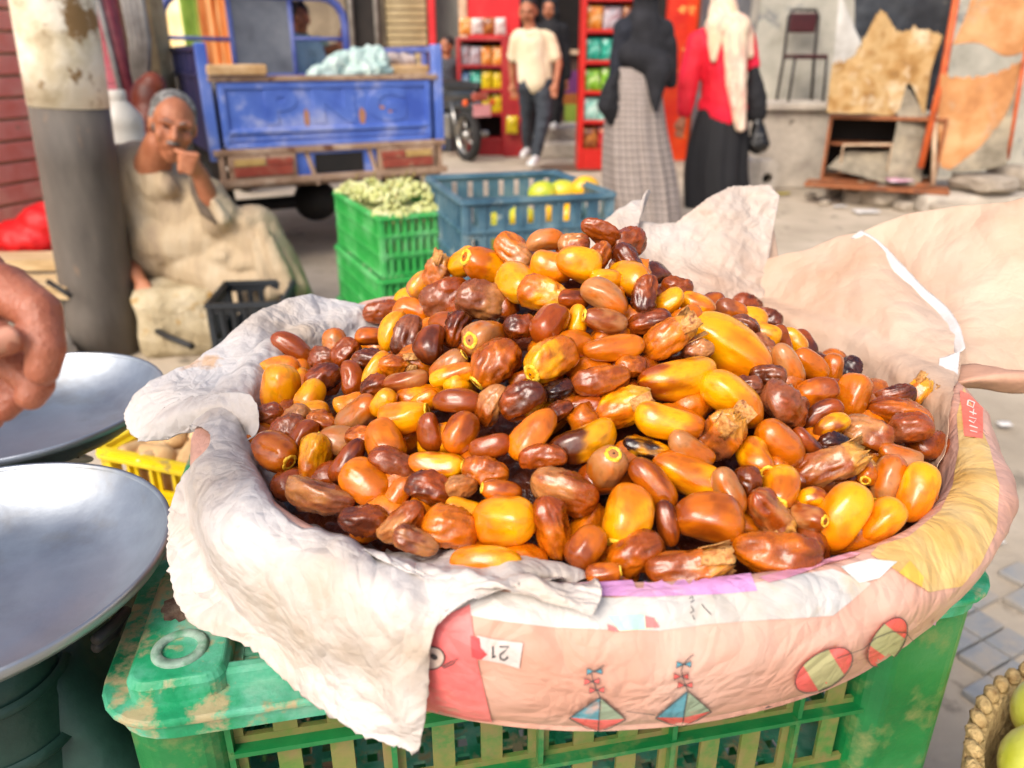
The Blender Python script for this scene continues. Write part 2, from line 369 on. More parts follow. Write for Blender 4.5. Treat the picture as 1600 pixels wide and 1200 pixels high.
# kites
KB, KG, KR = pm('teal_print', ['#4f8fa0', '#5f9fae']), pm('olive_print', ['#85987f', '#93a48c']), pm('kite_red', ['#dc5048', '#e8706a'])
def kite(c, t, r_, bt, l, tail, bows):
    decal('kite_teal_panel', [[t, c, l]], KB, bas, 0.0014); decal('kite_olive_panel', [[t, r_, c]], KG, bas, 0.0014); decal('kite_red_panel', [[l, c, bt], [c, r_, bt]], KR, bas, 0.0014)
    ls = [[t, r_], [r_, bt], [bt, l], [l, t], [t, bt], tail]
    for (x, y, col) in bows:
        decal('kite_bow', [[(x, y), (x-11, y-5), (x-12, y+5)], [(x, y), (x+11, y-5), (x+11, y+4)]], col, bas, 0.0016)
        ls.append([(x, y), (x-11, y-5), (x-12, y+5), (x, y)]); ls.append([(x, y), (x+11, y-5), (x+11, y+4), (x, y)])
    strokes('kite_outline', ls, w=1.5)
kite((936, 1121), (937, 1085), (977, 1119), (934, 1141), (889, 1117), [(937, 1085), (932, 1075), (926, 1060), (923, 1048), (942, 1036)], [(928, 1046, KB), (924, 1061, KR), (932, 1074, KR)])
kite((1068, 1117), (1073, 1075), (1110, 1107), (1064, 1134), (1023, 1117), [(1073, 1075), (1068, 1062), (1063, 1045), (1066, 1034), (1082, 1020)], [(1067, 1035, KB), (1063, 1053, KR), (1069, 1066, KR)])
# striped egg shapes
EG = pm('egg_olive', ['#a9a878', '#b8b384'])
for (cx, cy, a, b_, an) in ((1284, 1043, 50, 27, -32), (1383, 1000, 43, 23, -55)):
    decal('oval_shape', [ellipse(cx, cy, a, b_, an)], KR, bas, 0.0013)
    decal('oval_band', [ellipse(cx, cy, a*0.99, b_, an, 62, 118, 10)+ellipse(cx, cy, a*0.99, b_, an, 242, 298, 10)], EG, bas, 0.0016)
    strokes('oval_outline', [ellipse(cx, cy, a, b_, an, 0, 359)], w=1.5)
for _s in ([(977, 1106), (1010, 1110), (1023, 1112)], [(1305, 1024), (1345, 1010), (1365, 993), (1390, 983), (1412, 985), (1425, 1000)], [(1150, 1140), (1175, 1118), (1205, 1098)]): strokes('drawn_thread', [_s], w=1.2)
decal('eye_shape', [ellipse(676, 1025, 20, 17, -10)], pm('eye_print', ['#c9b3a4', '#dcc8ba']), bas, 0.0014)
strokes('eye_outline', [ellipse(676, 1025, 20, 17, -10, 0, 359), [(692, 1038), (706, 1030), (718, 1024), (708, 1034), (694, 1040)]], w=1.8)
decal('eye_pupil', [ellipse(680, 1023, 6, 4, 30)], PIN, bas, 0.0018)
decal('pink_edge_scrap', [[(1448, 978), (1460, 966), (1452, 1000), (1430, 1018), (1420, 1022), (1432, 1008)], [(1380, 1050), (1404, 1032), (1410, 1038), (1392, 1052)]], PPU, bas, 0.0016)

# ================================================================= PAPER SHEETS
def sheet(name, cols, m, parent, nu=70, nv=26, amp=0.003, seed=0, lin_u=False, fr=28, jag=0.0, over=0.0):
    """cols: list of columns, each a list of (px,py,Y)"""
    C = [[p if isinstance(p, Vector) else PY(*p) for p in c] for c in cols]; vs = []
    K = len(C)-1
    for i in range(nu+1):
        u = i/nu
        for j in range(nv+1):
            v = j/nv
            if lin_u:
                x = u*K; a = min(int(x), K-1); w = x-a; p = catmull(C[a], v)*(1-w)+catmull(C[a+1], v)*w
            else: p = catmull([catmull(c, v) for c in C], u)
            q = p*fr
            d = crumple(q*1.15, seed+0.5)*0.9
            vs.append((p, d))
    if over:      # lies on top of the tray wall
        for i_, (p, d) in enumerate(vs):
            r = p-CAMP; L_ = r.length; r = r/L_; h = WBVH.ray_cast(CAMP, r)
            if h[0] is not None and h[3] < L_+over: vs[i_] = (CAMP+r*(h[3]-over), d)
    P = [a for a, _ in vs]; W1 = nv+1; out = []
    if over:
        for _ in range(5):
            Pn = list(P)
            for i in range(1, nu):
                for j in range(1, nv): k_ = i*W1+j; Pn[k_] = (P[k_-1]+P[k_+1]+P[k_-W1]+P[k_+W1]+P[k_]*2)/6
            P = Pn
    for i in range(nu+1):
        for j in range(nv+1):
            a = P[min(i+1, nu)*W1+j]-P[max(i-1, 0)*W1+j]; c = P[i*W1+min(j+1, nv)]-P[i*W1+max(j-1, 0)]; nn = a.cross(c)
            if nn.length > 1e-12: nn.normalize()
            if over and nn.dot(P[i*W1+j]-CAMP) > 0: nn = -nn
            p = P[i*W1+j]+nn*(vs[i*W1+j][1]+(0.25 if over else 0))*amp
            if jag and j == nv: p = p+c.normalized()*jag*nz(i*0.9, seed)+c.normalized()*jag*0.5*nz(i*2.9, seed)
            out.append(p)
    b = MB(); b.add(out, [(i*W1+j, (i+1)*W1+j, (i+1)*W1+j+1, i*W1+j+1) for i in range(nu) for j in range(nv)], True)
    o = b.build(name, m, parent); s = o.modifiers.new('t', 'SOLIDIFY'); s.thickness = 0.0005; s.offset = 0
    return o
MP_W = mat('white_wrapping_paper', ['#bfae9b', '#cfc6be', '#d6d2cf'], 0.5, 9, 9, bump=0.35, bscale=120, crease=0.45, crscale=15, trans=0.12, spots='#cfae8e', spot_scale=9, spot_lim=0.66)
MP_P = mat('peach_wrapping_paper', ['#c6a184', '#d3b59c', '#d9c0aa'], 0.55, 6, 9, bump=0.35, bscale=90, crease=0.4, crscale=9, trans=0.18, spots='#c98d62', spot_scale=6, spot_lim=0.72)
MP_L = mat('pale_wrapping_paper', ['#bf9f88', '#c8b6a6', '#cdc4bc'], 0.55, 7, 9, bump=0.3, bscale=110, crease=0.45, crscale=16, trans=0.15)
MP_E = mat('torn_paper_edge', ['#ccc8c6', '#c4bcb6'], 0.8, 30, bump=0.3, bscale=200)
shA = thing('paper_liner', 'crumpled white paper sheet draped over the left and front of the tray', 'paper', PY(500, 900, 0.40), group=None)
colsA = [
 [(640, 590, .74), (610, 530, .78), (600, 478, .82)],
 [(560, 590, .71), (540, 525, .765), (545, 474, .815)],
 [(440, 600, .66), (455, 520, .73), (478, 464, .80)],
 [(420, 625, .62), (395, 555, .67), (402, 490, .74)],
 [(430, 670, .58), (360, 605, .615), (312, 560, .66)],
 [(440, 700, .55), (350, 630, .575), (232, 600, .62)],
 [(440, 715, .535), (340, 645, .56), (193, 650, .60)],
 [(445, 725, .525), (350, 655, .545), (228, 690, .575)],
 [(450, 735, .515), (365, 665, .53), (300, 668, .54)],
 [(455, 750, .50), (370, 690, .505), (330, 690, .50)],
 [(460, 770, .49), (370, 730, .485), (278, 760, .468)],
 [(480, 795, .475), (390, 775, .462), (263, 830, .443)],
 [(520, 825, .455), (430, 815, .440), (268, 890, .425)],
 [(560, 845, .44), (480, 845, .422), (340, 940, .400), (300, 972, .393)],
 [(600, 860, .425), (540, 860, .402), (430, 950, .375), (398, 1014, .365)],
 [(650, 880, .41), (610, 872, .385), (520, 990, .345), (478, 1092, .336)],
 [(700, 885, .405), (660, 868, .372), (590, 1020, .323), (560, 1140, .312)],
 [(750, 890, .40), (720, 868, .362), (640, 1010, .311), (620, 1168, .300)],
 [(800, 895, .395), (770, 868, .355), (675, 975, .308), (655, 1170, .298)],
 [(850, 905, .39), (815, 872, .350), (690, 960, .311), (668, 1075, .301)],
 [(890, 915, .385), (860, 880, .347), (720, 938, .317), (662, 1005, .307)],
 [(925, 925, .38), (905, 895, .344), (790, 912, .327), (720, 945, .315)],
 [(940, 930, .378), (925, 908, .343), (850, 912, .334), (800, 918, .325)],
]
colsA = [c if len(c) == 4 else [c[0], c[1], ((c[1][0]+c[2][0])/2, (c[1][1]+c[2][1])/2-4, (c[1][2]+c[2][2])/2), c[2]] for c in colsA]
for i_, c in enumerate(colsA):
    w_ = PY(*c[0]); d_ = (Vector((RC.x, RC.y, w_.z))-w_).normalized(); q_ = w_+d_*0.035; q_.z = min(w_.z, ZR)-0.045; c.insert(0, q_)
sheet('drape', colsA, MP_W, shA, nu=320, nv=90, amp=0.0044, seed=4.2, fr=32, jag=0.0022, over=0.011)
# folded lip lying on the left rim
sheet('folded_lip', [[(215, 690, .575), (222, 668, .570), (240, 655, .570)], [(258, 686, .562), (262, 655, .556), (270, 628, .566)], [(300, 668, .552), (310, 640, .546), (318, 615, .558)], [(350, 662, .540), (352, 635, .535), (356, 612, .546)],
   [(372, 690, .526), (385, 655, .520), (392, 618, .532)], [(360, 700, .515), (398, 680, .508), (403, 650, .515)]], MP_W, shA, nu=50, nv=16, amp=0.004, seed=9, fr=30, jag=0.003)
shB = thing('paper_liner', 'crumpled pale paper standing up in peaks behind the date heap', 'paper', PY(1080, 450, 0.86))
colsB = [
 [(820, 520, .74), (860, 430, .84), (905, 372, .90)], [(880, 520, .76), (920, 420, .85), (960, 335, .925)], [(930, 520, .77), (980, 400, .865), (1018, 296, .95)],
 [(960, 520, .78), (990, 420, .865), (990, 344, .93)], [(1030, 520, .79), (1045, 430, .865), (1055, 348, .925)], [(1080, 520, .79), (1090, 420, .87), (1108, 310, .94)],
 [(1120, 530, .79), (1125, 420, .87), (1140, 292, .95)], [(1160, 540, .79), (1160, 430, .87), (1175, 288, .955)], [(1200, 550, .785), (1185, 440, .865), (1203, 287, .955)], [(1235, 570, .78), (1200, 450, .86), (1218, 306, .945)]]
sheet('sheet', colsB, MP_L, shB, nu=200, nv=80, amp=0.007, seed=1.3, fr=24, jag=0.002, lin_u=True)
sheet('side_fold', [[(1150, 470, .875), (1150, 420, .90), (1150, 372, .925)], [(1185, 470, .88), (1180, 400, .905), (1200, 330, .94)], [(1220, 480, .885), (1215, 400, .91), (1207, 345, .945)]], MP_P, shB, nu=24, nv=24, amp=0.002, seed=3)
shC = thing('paper_liner', 'peach paper sheet lining the right back of the tray, white torn edge', 'paper', PY(1350, 520, 0.82))
colsC = [
 [(1140, 560, .79), (1165, 470, .86), (1170, 411, .90)], [(1240, 600, .74), (1252, 480, .80), (1250, 393, .87)], [(1330, 640, .69), (1345, 500, .735), (1340, 366, .84)],
 [(1390, 660, .66), (1400, 540, .675), (1400, 420, .78)], [(1425, 680, .63), (1448, 580, .63), (1470, 484, .72)], [(1440, 710, .60), (1472, 630, .59), (1501, 548, .64)],
 [(1448, 730, .58), (1470, 680, .575), (1492, 590, .61)], [(1458, 742, .565), (1468, 715, .562), (1486, 650, .58)], [(1466, 752, .56), (1470, 735, .56), (1480, 705, .565)]]
sheet('sheet', colsC, MP_P, shC, nu=160, nv=70, amp=0.0045, seed=7.7, fr=19, over=0.008)
edge = [(1338, 364, .8385), (1365, 378, .823), (1400, 418, .778), (1432, 450, .748), (1470, 482, .718), (1490, 512, .678), (1502, 548, .638)]
colsE = []
for i, (x, y, Y) in enumerate(edge):
    w = 4+3.5*(1+nz(i*1.7)); colsE.append([(x-w-2, y+w, Y-0.002), (x+1, y, Y-0.003), (x+w, y-w*0.6, Y-0.001)])
sheet('torn_edge', colsE, MP_E, shC, nu=60, nv=4, amp=0.0008, seed=2, jag=0.0008)
sheet('white_tail', [[(1468, 560, .632), (1482, 556, .632), (1500, 548, .636)], [(1462, 610, .60), (1478, 600, .60), (1496, 590, .606)], [(1440, 660, .585), (1462, 650, .575), (1491, 640, .585)], [(1436, 695, .575), (1455, 690, .565), (1482, 690, .572)], [(1462, 742, .562), (1467, 735, .56), (1474, 725, .565)]],
   MP_E, shC, nu=60, nv=16, amp=0.004, seed=12, fr=18)
shD = thing('paper_liner', 'wide plain peach paper sheet spreading past the right edge behind the tray', 'paper', PY(1550, 450, 0.84))
colsD = [
 [(1290, 470, .87), (1310, 420, .885), (1325, 372, .90)], [(1370, 540, .80), (1380, 430, .86), (1390, 345, .90)], [(1440, 575, .70), (1450, 450, .80), (1440, 331, .88)], [(1500, 580, .67), (1510, 450, .76), (1505, 322, .85)],
 [(1560, 578, .66), (1560, 450, .74), (1565, 314, .82)], [(1640, 584, .65), (1640, 450, .72), (1615, 308, .80)], [(1720, 590, .64), (1720, 450, .71), (1670, 350, .78)]]
sheet('sheet', colsD, MP_P, shD, nu=150, nv=70, amp=0.006, seed=5.1, fr=15)
MP_D = mat('paper_underside', ['#b98a72', '#c79b83'], 0.8, 8, bump=0.3, bscale=60, crease=0.2, crscale=14)
sheet('curled_edge', [[(1490, 610, .64), (1492, 596, .625), (1488, 572, .665)], [(1540, 608, .635), (1540, 590, .62), (1530, 570, .66)], [(1600, 612, .63), (1600, 588, .62), (1600, 580, .65)], [(1680, 615, .625), (1680, 590, .62), (1680, 585, .645)]], MP_D, shD, nu=40, nv=12, amp=0.003, seed=8)
# ================================================================= DATES
# crop x y length width angle(deg, ccw; points to the stalk end when c) colour kind flags
CROPS = {'G': (400, 250, 2.6667), 'A': (380, 400, 3.2), 'B': (850, 330, 3.2), 'C': (1050, 500, 2.909), 'D': (380, 620, 3.2), 'F': (800, 620, 2.909)}
DT = """
G 870 430 120 115 20 y s -
G 955 435 165 150 165 ya s c
G 1088 505 160 155 300 y s C
G 1078 375 175 112 -40 ta w -
G 1208 348 155 98 8 at s -
G 1235 440 170 130 -15 o s -
G 1345 432 180 140 -15 yo s -
G 1435 300 165 102 -25 br w -
G 1545 350 155 125 30 br w -
G 1430 400 112 92 60 ab w -
G 1325 350 120 66 0 bt w -
B 420 250 190 110 -60 d w -
B 515 420 200 125 80 db w -
B 425 340 200 185 320 y s C
G 760 470 140 105 65 ta t -
G 690 520 75 62 40 yt s -
G 640 580 115 92 20 y s -
G 525 635 150 96 8 br w -
G 480 740 120 88 0 ba s -
G 650 640 155 115 -10 a s -
G 790 570 200 160 25 pr w -
G 935 590 195 150 -15 pt w -
G 1195 570 205 145 -20 ay t -
G 1100 690 135 98 10 dr w -
G 1235 690 165 140 50 br s -
G 1335 665 112 90 80 y s -
G 1450 580 205 118 -35 ta s -
G 1455 665 180 108 170 bt s c
G 1325 580 125 80 0 rd s -
G 575 712 170 80 68 y s -
G 637 740 185 115 75 dp w -
G 740 770 150 128 80 rd s -
G 840 705 150 110 70 dr w -
G 960 745 200 148 190 at s C
G 1000 850 225 162 225 ab w c
G 1235 840 205 180 210 ay w c
G 1335 780 150 125 0 a s -
G 1490 780 245 112 6 oa s -
B 285 838 285 150 10 ba w -
G 800 862 165 108 35 at s c
G 822 895 195 92 15 ya s -
A 815 620 220 130 12 bt s -
A 665 570 200 105 60 y s -
A 762 540 140 120 0 ba t -
A 252 480 245 100 -40 br s -
A 460 440 145 118 100 at s -
A 175 570 215 130 8 oy s -
A 185 670 245 180 78 oy s -
A 515 485 150 112 50 br w -
A 405 515 105 72 0 pr w -
A 622 515 135 100 0 d w -
A 402 610 180 120 25 dr w -
A 535 612 175 135 100 br s -
A 335 700 150 135 250 y s c
A 125 800 120 105 20 pr w -
A 345 785 165 75 10 y s -
A 258 805 90 80 30 t w -
A 392 832 135 110 -20 ba w -
A 228 868 175 135 20 pr w -
A 152 972 215 178 -30 ab s c
A 568 790 235 138 38 at s -
A 530 728 130 80 20 o s -
A 700 735 130 105 50 y s -
A 800 790 240 170 8 yo s c
A 905 725 130 110 30 yo s -
A 660 655 115 85 20 dr w -
A 1075 735 245 132 -2 br s -
A 945 880 190 125 100 br s -
A 1090 885 205 165 60 ab s -
A 720 925 205 180 -60 ao s -
A 480 930 205 150 170 t s c
A 585 910 120 105 0 ba w -
A 305 925 210 125 65 br s -
A 355 1010 235 160 260 ya w c
A 520 1020 235 105 55 dr s -
D 615 430 265 195 -38 ao s -
D 755 350 260 130 -28 pr w -
A 965 1035 265 142 -6 ya s c
A 1235 950 205 125 15 br s -
D 1212 375 225 150 -10 ab w -
A 1450 890 295 170 50 oa s -
A 1252 750 215 120 65 bt w -
A 1400 725 235 165 30 rd w -
D 388 480 345 165 -14 pt w -
D 605 622 240 140 -8 db w -
D 785 620 265 150 38 bt w -
D 865 720 225 125 -22 pt w -
D 1035 668 270 195 -14 a w -
D 928 475 232 172 -18 rd w c
D 785 480 120 110 60 a s -
D 1090 450 160 125 10 t w -
D 1110 555 190 95 -12 y s -
D 1292 470 195 115 170 ba s c
D 1310 618 275 235 8 yo s -
D 1215 830 345 150 0 yo s -
D 1500 310 230 130 4 br w -
F 240 420 300 180 -20 bt w -
F 180 595 285 175 105 ra w -
F 320 190 300 172 22 yd s -
F 430 320 205 165 75 at s C
F 610 228 200 95 -10 yk w -
F 635 400 265 140 -52 ab s c
F 715 105 295 158 -14 ya s -
F 822 232 225 128 -32 at s -
F 945 180 205 195 60 ap t -
F 808 362 335 172 -24 ay s c
F 985 430 215 120 110 ta s -
F 1120 272 195 140 280 ay s C
F 1215 212 240 155 -45 a s -
F 1215 412 215 175 235 ya s C
F 1445 325 310 160 25 bt t -
F 890 572 305 222 -6 ab s -
F 510 542 245 218 250 yo s c
F 338 682 205 155 50 ab s -
F 562 712 255 165 28 ab w -
F 790 765 340 160 8 ab t -
F 415 800 155 98 10 ba s c
F 1180 530 250 150 -50 rt t -
F 1205 700 370 185 -4 ab w -
F 1345 545 155 118 350 bt s C
F 1500 542 315 200 60 yo s -
F 1075 400 170 110 100 d w -
F 705 575 200 100 100 bd s -
B 310 340 90 65 0 y s -
B 665 380 145 85 -15 br w -
B 625 445 135 118 40 y s -
B 765 465 180 110 -25 ay s -
B 710 525 160 90 25 a s -
B 935 490 140 105 -20 ap s -
B 1012 480 90 80 -30 rd w -
B 1110 545 150 90 -25 dr w -
B 1035 545 150 62 -15 y s -
B 1000 582 135 60 -35 dp w -
B 1105 612 125 85 -20 ya s -
B 525 558 215 108 12 rd w -
B 625 635 270 170 35 oa t -
B 925 678 430 240 -35 yo s -
B 665 822 380 198 10 yr s -
B 940 945 355 205 -40 oy s -
B 435 775 80 70 0 ba w -
B 195 978 195 118 5 br w -
B 390 985 255 165 22 ay t -
B 75 890 140 92 20 k w -
B 75 1005 110 85 30 d w -
B 1205 968 240 210 -30 pr w -
B 1120 825 155 130 0 dp w -
B 1222 772 230 135 -60 ta s -
B 1185 645 140 85 -60 br s -
B 1090 685 130 95 -50 pt w -
B 1240 655 95 65 -50 y s -
B 1297 665 115 75 -60 dr s -
B 1335 768 195 125 -35 a s -
B 1365 908 200 140 15 ab s -
B 1395 1022 205 112 32 rd s -
B 1520 795 120 95 60 k w -
B 1442 790 100 75 80 a s -
B 1545 925 215 165 70 a s -
B 1440 1080 180 85 30 yb s -
B 770 690 100 65 0 pt w -
B 1010 872 130 95 0 dp w -
C 1005 345 190 85 15 rd w -
C 1112 328 120 75 50 ya t -
C 1035 440 265 130 -18 ba w -
C 1085 500 170 140 10 pr w -
C 880 520 225 150 -25 bt w -
C 620 552 165 88 -40 rd s -
C 735 562 100 60 0 k w -
C 1040 612 180 110 -20 at s -
C 985 725 220 155 245 at s c
C 880 690 85 72 230 ta s C
C 1110 782 270 152 62 yo s -
C 945 912 235 165 42 yo s -
C 640 820 100 60 0 yb s -
"""
CC = {'y': '#f2a206', 'o': '#e47c06', 'a': '#c46608', 'b': '#94440a', 'r': '#96420a', 'd': '#5c260a', 'p': '#8c4c2a', 't': '#b87a44', 'k': '#2c1410'}
CN = {'y': 'yellow', 'o': 'orange', 'a': 'amber', 'b': 'brown', 'r': 'reddish', 'd': 'dark', 'p': 'purplish', 't': 'tan', 'k': 'blackish'}
M_DATE = mat('date_flesh', ['#ffffff'], 0.2, 60, 4, coat=0.3, sss=0.28, attr='Col', bump=0.28, bscale=150, bdist=0.0015, rvar=0.12, spec=0.5)
M_DATEW = mat('date_wrinkled', ['#ffffff'], 0.26, 70, 5, coat=0.35, sss=0.22, attr='Col', bump=0.45, bscale=190, bdist=0.002, rvar=0.14, spec=0.5)
M_CALYX = mat('date_stalk_ring', ['#d9a01c', '#f2c52c', '#f7da66'], 0.5, 220, 4, bump=0.5, bscale=400)
M_SKIN = mat('date_skin_flake', ['#b86a28', '#e0a860', '#8a4518'], 0.3, 160, 4, bump=0.5, bscale=400, trans=0.2)
M_DARKC = mat('stalk_scar', ['#4a2508'], 0.7, 100)
def date_mesh(L, Wd, kind, col, seed, nu=40, nv=36):
    rnd = random.Random(seed); c1 = Vector(lin(CC[col[0]])[:3]); c2 = Vector(lin(CC[col[-1]])[:3]) if len(col) > 1 else Vector(lin(CC[{'y': 'o', 'o': 'y', 'a': 'o', 'b': 'a', 'r': 'a', 'd': 'b', 'p': 'b', 't': 'a', 'k': 'd'}[col[0]]])[:3])*0.9
    jit = 0.9+0.2*rnd.random(); c1 = c1*jit; c2 = c2*jit
    so_ = rnd.random()*50; vs = []; cols = []; dire = rnd.choice((-1, 1)); ex = rnd.uniform(2.4, 3.6)
    bend = rnd.uniform(-0.10, 0.10)*L; flat = rnd.uniform(0.86, 1.0); skew = rnd.uniform(-0.14, 0.14)
    ms = rnd.choice((3, 4, 4, 5)); tw = rnd.uniform(-0.5, 0.5); pk = {'s': 0.28, 'w': 0.5, 't': 0.4}[kind]
    wr = {'s': 0.055, 'w': 0.20, 't': 0.17}[kind]*(0.7 if 'y' in col else 1)
    for i in range(nv+1):
        s = math.cos(math.pi*(1-i/nv)); r0 = max(0.0, 1-abs(s)**ex)**0.5*(1+skew*s)
        for k in range(nu):
            ph = 2*math.pi*k/nu; cy, sz = math.cos(ph), math.sin(ph)
            lo = nz(s*1.1+so_, cy*0.9, sz*0.9)
            wa = 0.35*nz(s*2+so_, cy*2, sz*2+9)
            w1 = abs(nz(s*1.3+so_+wa, cy*1.9+7, sz*1.9)); w2 = abs(nz(s*2.3+so_+wa, cy*4.0+wa, sz*4.0+3))
            w3 = abs(nz(s*6+so_, cy*8, sz*8))
            ridge = (0.42-w1**0.75)*0.9+(0.36-w2**0.75)*0.75+(0.3-w3**0.8)*0.28
            if kind == 's':   # a few shallow dents and pinches on otherwise plump skin
                ridge = (0.4-w1)*1.3+(0.3-w2)*0.35+0.5*max(0, nz(ph*1.2+so_, 5, so_))*(1-s*s)*(-1)
            k_ = 1+0.07*lo+wr*ridge*1.5
            if kind == 't' and s > 0.45:
                k_ = 1+0.35*nz(cy*3+so_, sz*3, s*2)
            pa = (ph+tw*s) % (2*math.pi/ms); rp = math.cos(math.pi/ms)/math.cos(pa-math.pi/ms); k_ *= 1+pk*(rp/0.92-1)
            r = (r0 if not (kind == 't' and s > 0.45) else max(r0, 0.55*(1.1-(s-0.45)*0.8)))*k_*Wd/2
            x = s*L/2
            if kind == 't' and s > 0.45: x += 0.16*L*nz(cy*4+so_, sz*4, 2)*(s-0.45)*2
            if kind == 't' and i == nv: r *= 0.15; x = 0.30*L
            if kind != 't' and abs(s) > 0.9: x -= math.copysign((abs(s)-0.9)*0.10*L, s)*(1 if s > 0 else 0.4)
            vs.append((x, r*cy, r*sz*flat+bend*(1-s*s)))
            f = sm(-0.35, 0.35, s*0.55*dire+0.8*nz(s*1.3+so_, cy*1.2, sz*1.2+20)+0.35*nz(s*3+so_, cy*3, sz*3+20)) if len(col) > 1 else sm(0.1, 0.9, 0.5*dire*s+0.6*nz(s*1.5+so_, cy*1.3, sz*1.3+20)+0.25)*0.75
            c = c1*(1-f)+c2*f
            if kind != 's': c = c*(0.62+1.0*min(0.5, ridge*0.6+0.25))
            if kind == 's':
                q = nz(s*4+so_, cy*4+30, sz*4)
                if q > 0.36: c = c*0.8
            if kind == 't' and s > 0.5: c = c*0.4+Vector(lin('#d59a3c')[:3])*0.6*(0.7+0.6*rnd.random())
            cols.append((max(0, c.x), max(0, c.y), max(0, c.z), 1))
    fs = [(i*nu+k, i*nu+(k+1) % nu, (i+1)*nu+(k+1) % nu, (i+1)*nu+k) for i in range(nv) for k in range(nu)]
    me = bpy.data.meshes.new('date'); me.from_pydata(vs, [], [f[::-1] for f in fs]); me.polygons.foreach_set('use_smooth', [True]*len(fs))
    ca = me.color_attributes.new('Col', 'FLOAT_COLOR', 'POINT'); ca.data.foreach_set('color', [x for c in cols for x in c])
    me.materials.append(M_DATE if kind == 's' else M_DATEW); me.update(); return me
def heap_z(x, y):
    dx, dy = x-RC.x, y-RC.y; th = math.atan2(dy, dx); rho = math.hypot(dx, dy)/(rim_r(th)-0.005)
    # apex lies right of and behind the centre
    ax, ay = 0.062, 0.61; d = math.hypot(x-ax, (y-ay)*0.95)
    cone = 0.134-0.60*max(0, math.hypot(d, 0.035)-0.035)
    shelf = 0.012+0.03*(1-rho)
    k = 0.02; m = max(cone, shelf)+k*math.exp(-abs(cone-shelf)/k)*0.3
    return ZR-0.012+m if rho < 1.0 else ZR-0.012+m-0.2*(rho-1)
def heap_hit(px, py):
    r = ray(px, py); best = None; s = 0.30
    while s < 1.15:
        p = CAMP+r*s
        if p.z < heap_z(p.x, p.y): return s
        s += 0.002
    # past the silhouette: nearest approach
    b = (9, 0.6); s = 0.5
    while s < 0.85:
        p = CAMP+r*s; d = p.z-heap_z(p.x, p.y)
        if d < b[0]: b = (d, s)
        s += 0.004
    return b[1]
DL = []
for ln in DT.strip().splitlines():
    a = ln.split(); ox, oy, k = CROPS[a[0]]
    DL.append(dict(x=ox+float(a[1])/k, y=oy+float(a[2])/k, L=float(a[3])/k*1.10, W=float(a[4])/k*1.07, a=float(a[5]), col=a[6], kind=a[7], c=a[8]))
for d in DL: d['L'] = max(d['L'], 52); d['W'] = max(d['W'], 36)
rnd = random.Random(5)
for i, d in enumerate(DL):
    s = heap_hit(d['x'], d['y']); d['s0'] = s; d['s'] = s-0.003
    Lm, Wm = d['L']/1200*s, d['W']/1200*s; Lt = Lm
    if d['c'] == 'C': Lt = max(Lm, Wm*1.45)
    elif Lm/Wm < 1.3: Lt = max(Lm, Wm*1.35)
    comp = math.sqrt(max(0, Lt*Lt-Lm*Lm*0.97)); 
    if d['c'] == 'C': comp = Lt*0.8; Lm = Lt*0.6
    sg = 1 if d['c'] != '-' else rnd.choice((-1, 1))
    ax = CAMR*math.cos(R(d['a']))*Lm+CAMU*math.sin(R(d['a']))*Lm-CAMF*comp*sg
    d['ax'] = ax.normalized(); d['Lt'] = Lt; d['Wm'] = Wm; d['r'] = ray(d['x'], d['y'])
# settle: push overlapping dates apart along their sight lines only
def centres(d):
    c = CAMP+d['r']*d['s']; h = max(0, d['Lt']-d['Wm'])/2
    return [c-d['ax']*h, c, c+d['ax']*h]
for it in range(40):
    P = [centres(d) for d in DL]; mv = [0.0]*len(DL)
    for i in range(len(DL)):
        for j in range(i+1, len(DL)):
            di, dj = DL[i], DL[j]
            if abs(di['x']-dj['x']) > 140 or abs(di['y']-dj['y']) > 140: continue
            lim = (di['Wm']+dj['Wm'])/2*0.74; m = 9
            for a in P[i]:
                for b_ in P[j]: m = min(m, (a-b_).length)
            if m < lim:
                o = (lim-m)*0.35; bi = di['s']+0.00004*di['y']*0-dj['s']
                if abs(bi) < 0.002: bi = (dj['y']-di['y'])*1e-4+(i-j)*1e-5
                if bi < 0: mv[i] -= o; mv[j] += o
                else: mv[i] += o; mv[j] -= o
    for i, d in enumerate(DL):
        d['s'] += max(-0.004, min(0.004, mv[i])); d['s'] = max(d['s0']-0.030, min(d['s0']+0.022, d['s']))
def orient(ax):
    z = CAMP-RC.to_3d(); x = ax.normalized(); up = Vector((0, 0, 1)) if abs(x.z) < 0.9 else Vector((0, 1, 0))
    y = up.cross(x).normalized(); z = x.cross(y); return Matrix((x, y, z)).transposed()
